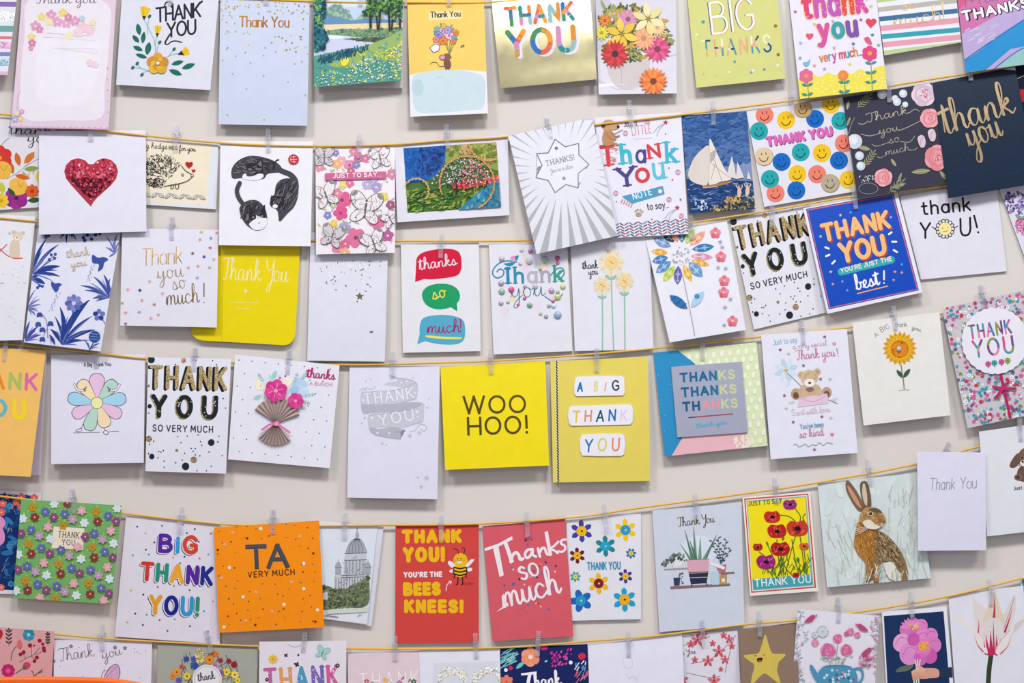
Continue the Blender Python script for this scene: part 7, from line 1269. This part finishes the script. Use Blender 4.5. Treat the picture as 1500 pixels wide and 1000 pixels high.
c = Card('kraft star card', 'brown kraft card with a smiling mustard star', [1082, 922, 1168, 911, 1172, 1080, 1090, 1090], '#8a7262', 'D')
c.S('#ccb654', 1121, 929, 1126, 944, 1131, 956, 1141, 957, 1151, 958.5, 1143, 967, 1137, 974, 1140, 988, 1143, 1001, 1132, 994, 1120, 986, 1110, 994, 1100, 1003, 1102, 988, 1105, 974, 1097, 967, 1089, 960, 1100, 958, 1111, 956, 1116, 944)
c.S('#2a211c', 1109, 964, 1117, 963, 1115, 969, 1110, 969); c.C('#2a211c', .8, 1105, 961, 1107, 959.6, 1109, 961); c.C('#2a211c', .8, 1117, 960, 1119, 958.6, 1121, 960); c.S('#c8584a', 1111, 966.6, 1115, 966.4, 1114, 968.6, 1111.4, 968.6); c.D('#d89a5a', 1104, 965, 1.6); c.D('#d89a5a', 1122, 964, 1.6); c.dabs(20, 98, [1090, 930, 1110, 926, 1108, 950, 1094, 955], ['#94806e', '#7a6658'], 3, .8)

c = Card('blue teapot card', 'white card with a blue teapot of pink roses and pink birds', [1168.5, 892, 1288.5, 901.5, 1277, 1080, 1155, 1072], '#e2dee9', (10, 11, 10.7, 14))
c.dabs(120, 99, [1168, 894, 1180, 896, 1178, 920, 1188, 930, 1172, 950, 1178, 1000, 1162, 1000], ['#a4b0bc', '#bcc4cc', '#93a0b0', '#c9b4c0'], 5, 2); c.dabs(90, 100, [1288, 903, 1280, 903, 1272, 920, 1282, 940, 1276, 965, 1284, 1000, 1286, 960], ['#a4b0bc', '#bcc4cc', '#b59aac', '#c98aa4'], 5, 2)
for x, y, r in ((1205, 925, 9), (1194, 930, 5)): c.ring('#a8b2bc', 1, x, y, r*.9); c.flower('#ccd2d8', x, y, r, 6, '#a8b2bc', 1.5)
rose(c, 1213, 953, 12, ['#cf6a9c', '#dc8ab4', '#c45890', '#e0a0c4']); rose(c, 1240, 952, 9.5, ['#d26a98', '#de8cb2', '#c45890']); rose(c, 1227, 935, 7.5, ['#d4709c', '#e092b6', '#c45890']); rose(c, 1194, 941, 6, ['#d98aaa', '#e4a4c0']); rose(c, 1246, 925, 6, ['#cf7aa0', '#e0a0bc']); rose(c, 1256, 930, 5, ['#d07098', '#e0a0bc']); rose(c, 1240, 928, 4, ['#c85a8c', '#dd90b0'])
for p in ((1213, 964, 1218, 976), (1227, 943, 1224, 976), (1240, 961, 1232, 976)): c.L('#94a498', 1, *p)
c.dabs(30, 101, [1200, 962, 1250, 960, 1244, 974, 1206, 976], ['#9ab0a0', '#b4c0b4', '#8aa094'], 5, 2)
c.S('#4c93b6', 1206, 976, 1226, 974, 1246, 976, 1256, 990, 1252, 1010, 1226, 1016, 1202, 1010, 1196, 992); c.S('#4c93b6', 1200, 1000, 1192, 992, 1186, 976, 1190, 974, 1198, 986, 1204, 990); c.C('#4c93b6', 3.4, 1250, 980, 1260, 979, 1264, 988, 1260, 998, 1250, 1002); c.C('#3a7a9c', 1.4, 1206, 976.5, 1226, 974.5, 1246, 976.5); c.scatter(26, 102, [1202, 980, 1250, 980, 1252, 1000, 1200, 1000], lambda x, y, r: c.flower(r.choice(['#dc8aae', '#cfe0e8', '#b04a80', '#2f6a8c']), x, y, 2.2, 5))
for x, y, f in ((1186, 905, 1), (1264, 918, -1), (1269, 953, 1)): c.S('#b84a78', x-8*f, y+6, x-2*f, y-1, x+5*f, y-5, x+8*f, y-2, x+4*f, y+4, x-2*f, y+6); c.C('#b84a78', 1, x+8*f, y-3, x+11*f, y-5, x+9*f, y-2)
c.dabs(40, 103, [1258, 960, 1276, 960, 1274, 980, 1258, 975], ['#c0507c', '#a83a68', '#d88aa8', '#b4a0ac'], 4, 2.4)

c = Card('peony bouquet card on navy', 'white bordered navy card of a hand holding pink peonies', [1291.5, 895.5, 1386.5, 888, 1403, 1075, 1303, 1080], '#dfe0ea', 'D', lean=0)
c.P('#1a2f58', 1294.5, 902, 1382, 895, 1397, 1070, 1304, 1076)
for x, y, r, m in ((1338, 920, 15, '#d069b0'), (1350, 916, 10, '#d87abc'), (1326, 922, 9, '#cf74b4'), (1321, 941, 14, '#dd9ccb'), (1333, 957, 17, '#d68ac4'), (1352, 934, 14, '#dc86c2'), (1364, 930, 11, '#d880be'), (1368, 944, 12, '#d47abb'), (1362, 960, 12, '#c95aa8'), (1348, 964, 11, '#cc66b0'), (1352, 948, 13, '#d97abf'), (1338, 936, 10, '#c85aa8')): c.D(m, x, y, r, r*.9, x); c.C('#b84a98', .7, x-r*.7, y+r*.3, x-r*.2, y-r*.5, x+r*.6, y-r*.4)
for i in range(9): t = math.radians(200+i*16-90); c.V('#dc84c0', 1336+12*math.cos(math.radians(20+i*18)), 922-12*math.sin(math.radians(20+i*18)), 14, 5, 20+i*18)
c.dabs(20, 104, [1330, 914, 1346, 912, 1344, 922, 1332, 924], ['#e6b04a', '#e8c470'], 4, 1.4, 80, 40); c.D('#e3a24a', 1353, 946, 8, 7); c.dabs(24, 105, [1346, 940, 1360, 940, 1360, 952, 1347, 952], ['#e8bc5a', '#d08a3a', '#e89a8a'], 3, 1.4)
for x in (1340, 1344, 1348): c.C('#cfd8c4', 1.8, x, 966, 1344+(x-1344)*.4, 980, x-2, 1004)
c.S('#5a6a5a', 1312, 984, 1320, 976, 1338, 974, 1330, 982); c.P('#24334f', 1373, 979, 1400, 976, 1402, 992, 1374, 992); c.S('#d39a84', 1350, 980, 1360, 978, 1374, 980, 1375, 991, 1362, 993, 1350, 993)
for k in range(4): c.C(['#dda890', '#d7a089', '#d39a84', '#cd927c'][k], 3.8, 1352, 982+k*3.4, 1344, 981+k*3.7, 1336.5+k*.6, 984+k*3.6); c.D('#e9c4b4', 1336.8+k*.6, 984+k*3.6, 1.2, .9)
c.C('#dda890', 3.6, 1354, 981, 1348, 977, 1343, 976)

c = Card('tulip photo card', 'white card with one large cream and red lily shaped tulip', [1389, 870, 1499, 857.5, 1515, 1070, 1404, 1078], '#dcdbe6', 'D')
TC, TG, TP, TR_ = '#e3dad8', '#c9bebe', '#d3c6c6', '#bd2a58'
c.C('#33402a', 7, 1452, 958, 1449, 980, 1447, 1012)
c.S(TC, 1395, 900, 1401, 899, 1412, 902, 1420, 911, 1426, 922, 1432, 932, 1422, 926, 1412, 915, 1403, 911)
c.S('#dcd2d0', 1424, 873, 1428, 877, 1440, 888, 1446, 896, 1450, 930, 1440, 940, 1432, 926, 1427, 905); c.S('#d9cdca', 1487, 871, 1482, 876, 1474, 892, 1468, 905, 1462, 935, 1474, 932, 1483, 910, 1488, 890)
c.S('#d6cbb4', 1446, 892, 1456, 866, 1466, 892, 1472, 912, 1456, 925, 1440, 912); c.C(TR_, 4, 1456, 904, 1457, 888, 1456, 872, taper=True); c.C('#c9506a', 2.4, 1433, 926, 1434, 914, 1432, 906, taper=True); c.C(TR_, 3.4, 1472, 925, 1478, 908, 1483, 890, taper=True); c.C('#6a4a54', .6, 1470, 922, 1481, 890, 1486, 874)
c.S(TP, 1500, 907, 1489, 912, 1482, 921, 1474, 932, 1486, 926, 1496, 916)
c.S('#d9d0d0', 1439, 914, 1446, 907, 1455, 904.5, 1464, 908, 1470, 918, 1469, 938, 1462, 956, 1446, 956, 1438, 936)
for x0, x1, y1, wd in ((1446, 1444, 930, 6), (1450, 1451, 924, 7), (1454, 1455, 908, 4), (1458, 1460, 930, 6), (1463, 1465, 934, 4), (1442, 1441, 938, 4)): c.C(TR_ if x0 != 1463 else '#c8486c', wd, x0+2, 957, (x0+x1)/2+1, (957+y1)/2, x1, y1, taper=True)
c.S(TC, 1427, 922, 1434, 930, 1442, 940, 1447, 956, 1441, 955, 1433, 946, 1428, 934); c.C('#c23a5c', 2.2, 1440, 954, 1432, 944, 1428, 930, taper=True); c.S(TC, 1486, 916, 1478, 924, 1466, 936, 1458, 952, 1462, 959, 1472, 955, 1479, 944, 1483, 928); c.C('#c23a5c', 2, 1466, 957, 1476, 946, 1482, 928, taper=True); c.C('#b98a98', .8, 1458, 953, 1466, 938, 1480, 922)

c = Card('white sliver card with a teal corner', 'sliver of white card with a teal patch in the bottom right corner', [1496, 842, 1600, 824, 1612, 990, 1485, 1060], '#dcdce6', 'U')
c.P('#2f98a8', 1497, 848, 1520, 843, 1522, 862, 1498, 868)
for c in CARDS: c.finish()

# ================================================================ pegs
for a in (('white card with the yellow paper rose', 249, -26, 2, 0), ('pale blue card with gold dots', 390, -27, 8, 0), ('watercolour river card', 528, -25, 9, 0), ('yellow card with the mouse', 658, -25, 9, 0),
 ('hedgehog card', 258, 184, 210, 0), ('red heart card', 133, 172, 203, 0), ('three cats card', 393, 188, 222, 0), ('pink butterfly card', 526, 197, 231, 0), ('abstract landscape painting card', 655, 184, 218, 3), ('silver starburst card', 804, 172, 204, 12, 1),
 ('Just a LITTLE Thank You note card', 923, 149, 182, 5), ('sailing boats card', 1045, 149, 182, 0), ('smiley face card', 1160, 132, 163, 3), ('dark floral card', 1302, 116, 148, 3), ('navy thank you card', 1421, 84, 118, 4),
 ('Thank you so much star card', 251, 318, 352, 3, 1), ('speech bubble card', 646, 344, 372, -2), ('jewelled Thank you card', 778, 333, 366, 0), ('three sunflowers card', 892, 331, 364, 0), ('patchwork petal flower card', 1012, 317, 347, 3), ('glitter THANK YOU card at the right', 1131, 297, 325, 3), ('royal blue best card', 1252, 272, 300, 6),
 ('orange card with rainbow capitals', 8, 496, 524, -6, 1), ('hugging flower card', 141, 504, 530, 0), ('glitter THANK YOU card at the left', 284, 510, 541, 0, 1), ('paper fan bouquet card', 422, 514, 547, -2, 1), ('white ribbon scroll card', 575, 517, 551, 0), ('yellow WOO HOO card', 719, 513, 550, 2), ('mustard card with white plaques', 874, 510, 540, 0), ('silver plate THANKS card', 1029, 493, 528, 2), ('teddy with envelope card', 1176, 470, 506, 3, 1), ('single sunflower card', 1310, 450, 486, 5, 1), ('floral card with a scalloped badge', 1441, 418, 449, 3, 1),
 ('green floral card', 106, 718, 752, 10, 1), ('BIG THANK YOU card in coloured capitals', 264, 745, 781, -3), ('orange TA VERY MUCH card', 399, 748, 782, 3, 1), ('domed building drawing card', 505, 754, 786, 0), ('red bees knees card', 646, 757, 785, 0), ('coral Thanks so much card', 772, 752, 779, 3), ('painted daisies THANK YOU card', 887, 741, 772, 8), ('potted plants Thank You card', 1019, 726, 757, 0), ('yellow poppies THANK YOU card', 1137, 702, 728, 3), ('brown hare card', 1274, 675, 703, 3), ('small white handwritten Thank You card', 1387, 648, 680, -22, 2), ('brown puppy card', 1494, 612, 646, 4, 1),
 ('handwritten Thank you butterfly card', 149, 918, 951, 6), ('wildflower bouquet card with a round badge', 306, 922, 960, 12), ('patterned THANK card with butterflies', 446, 920, 957, -6, 1), ('dusty pink THANK card', 579, 933, 968, 0), ('gypsophila hearts card', 697, 929, 966, 3), ('navy tropical Thank card', 788, 926, 958, -3), ('plain white card lowest row', 921, 928, 956, 0), ('blossom branch card', 1029, 908, 936, 4), ('kraft star card', 1113, 898, 933, 0), ('blue teapot card', 1229, 877, 916, -4, 1), ('peony bouquet card on navy', 1336, 870, 899, 0), ('tulip photo card', 1452, 852, 884, 0)):
    peg(*a)
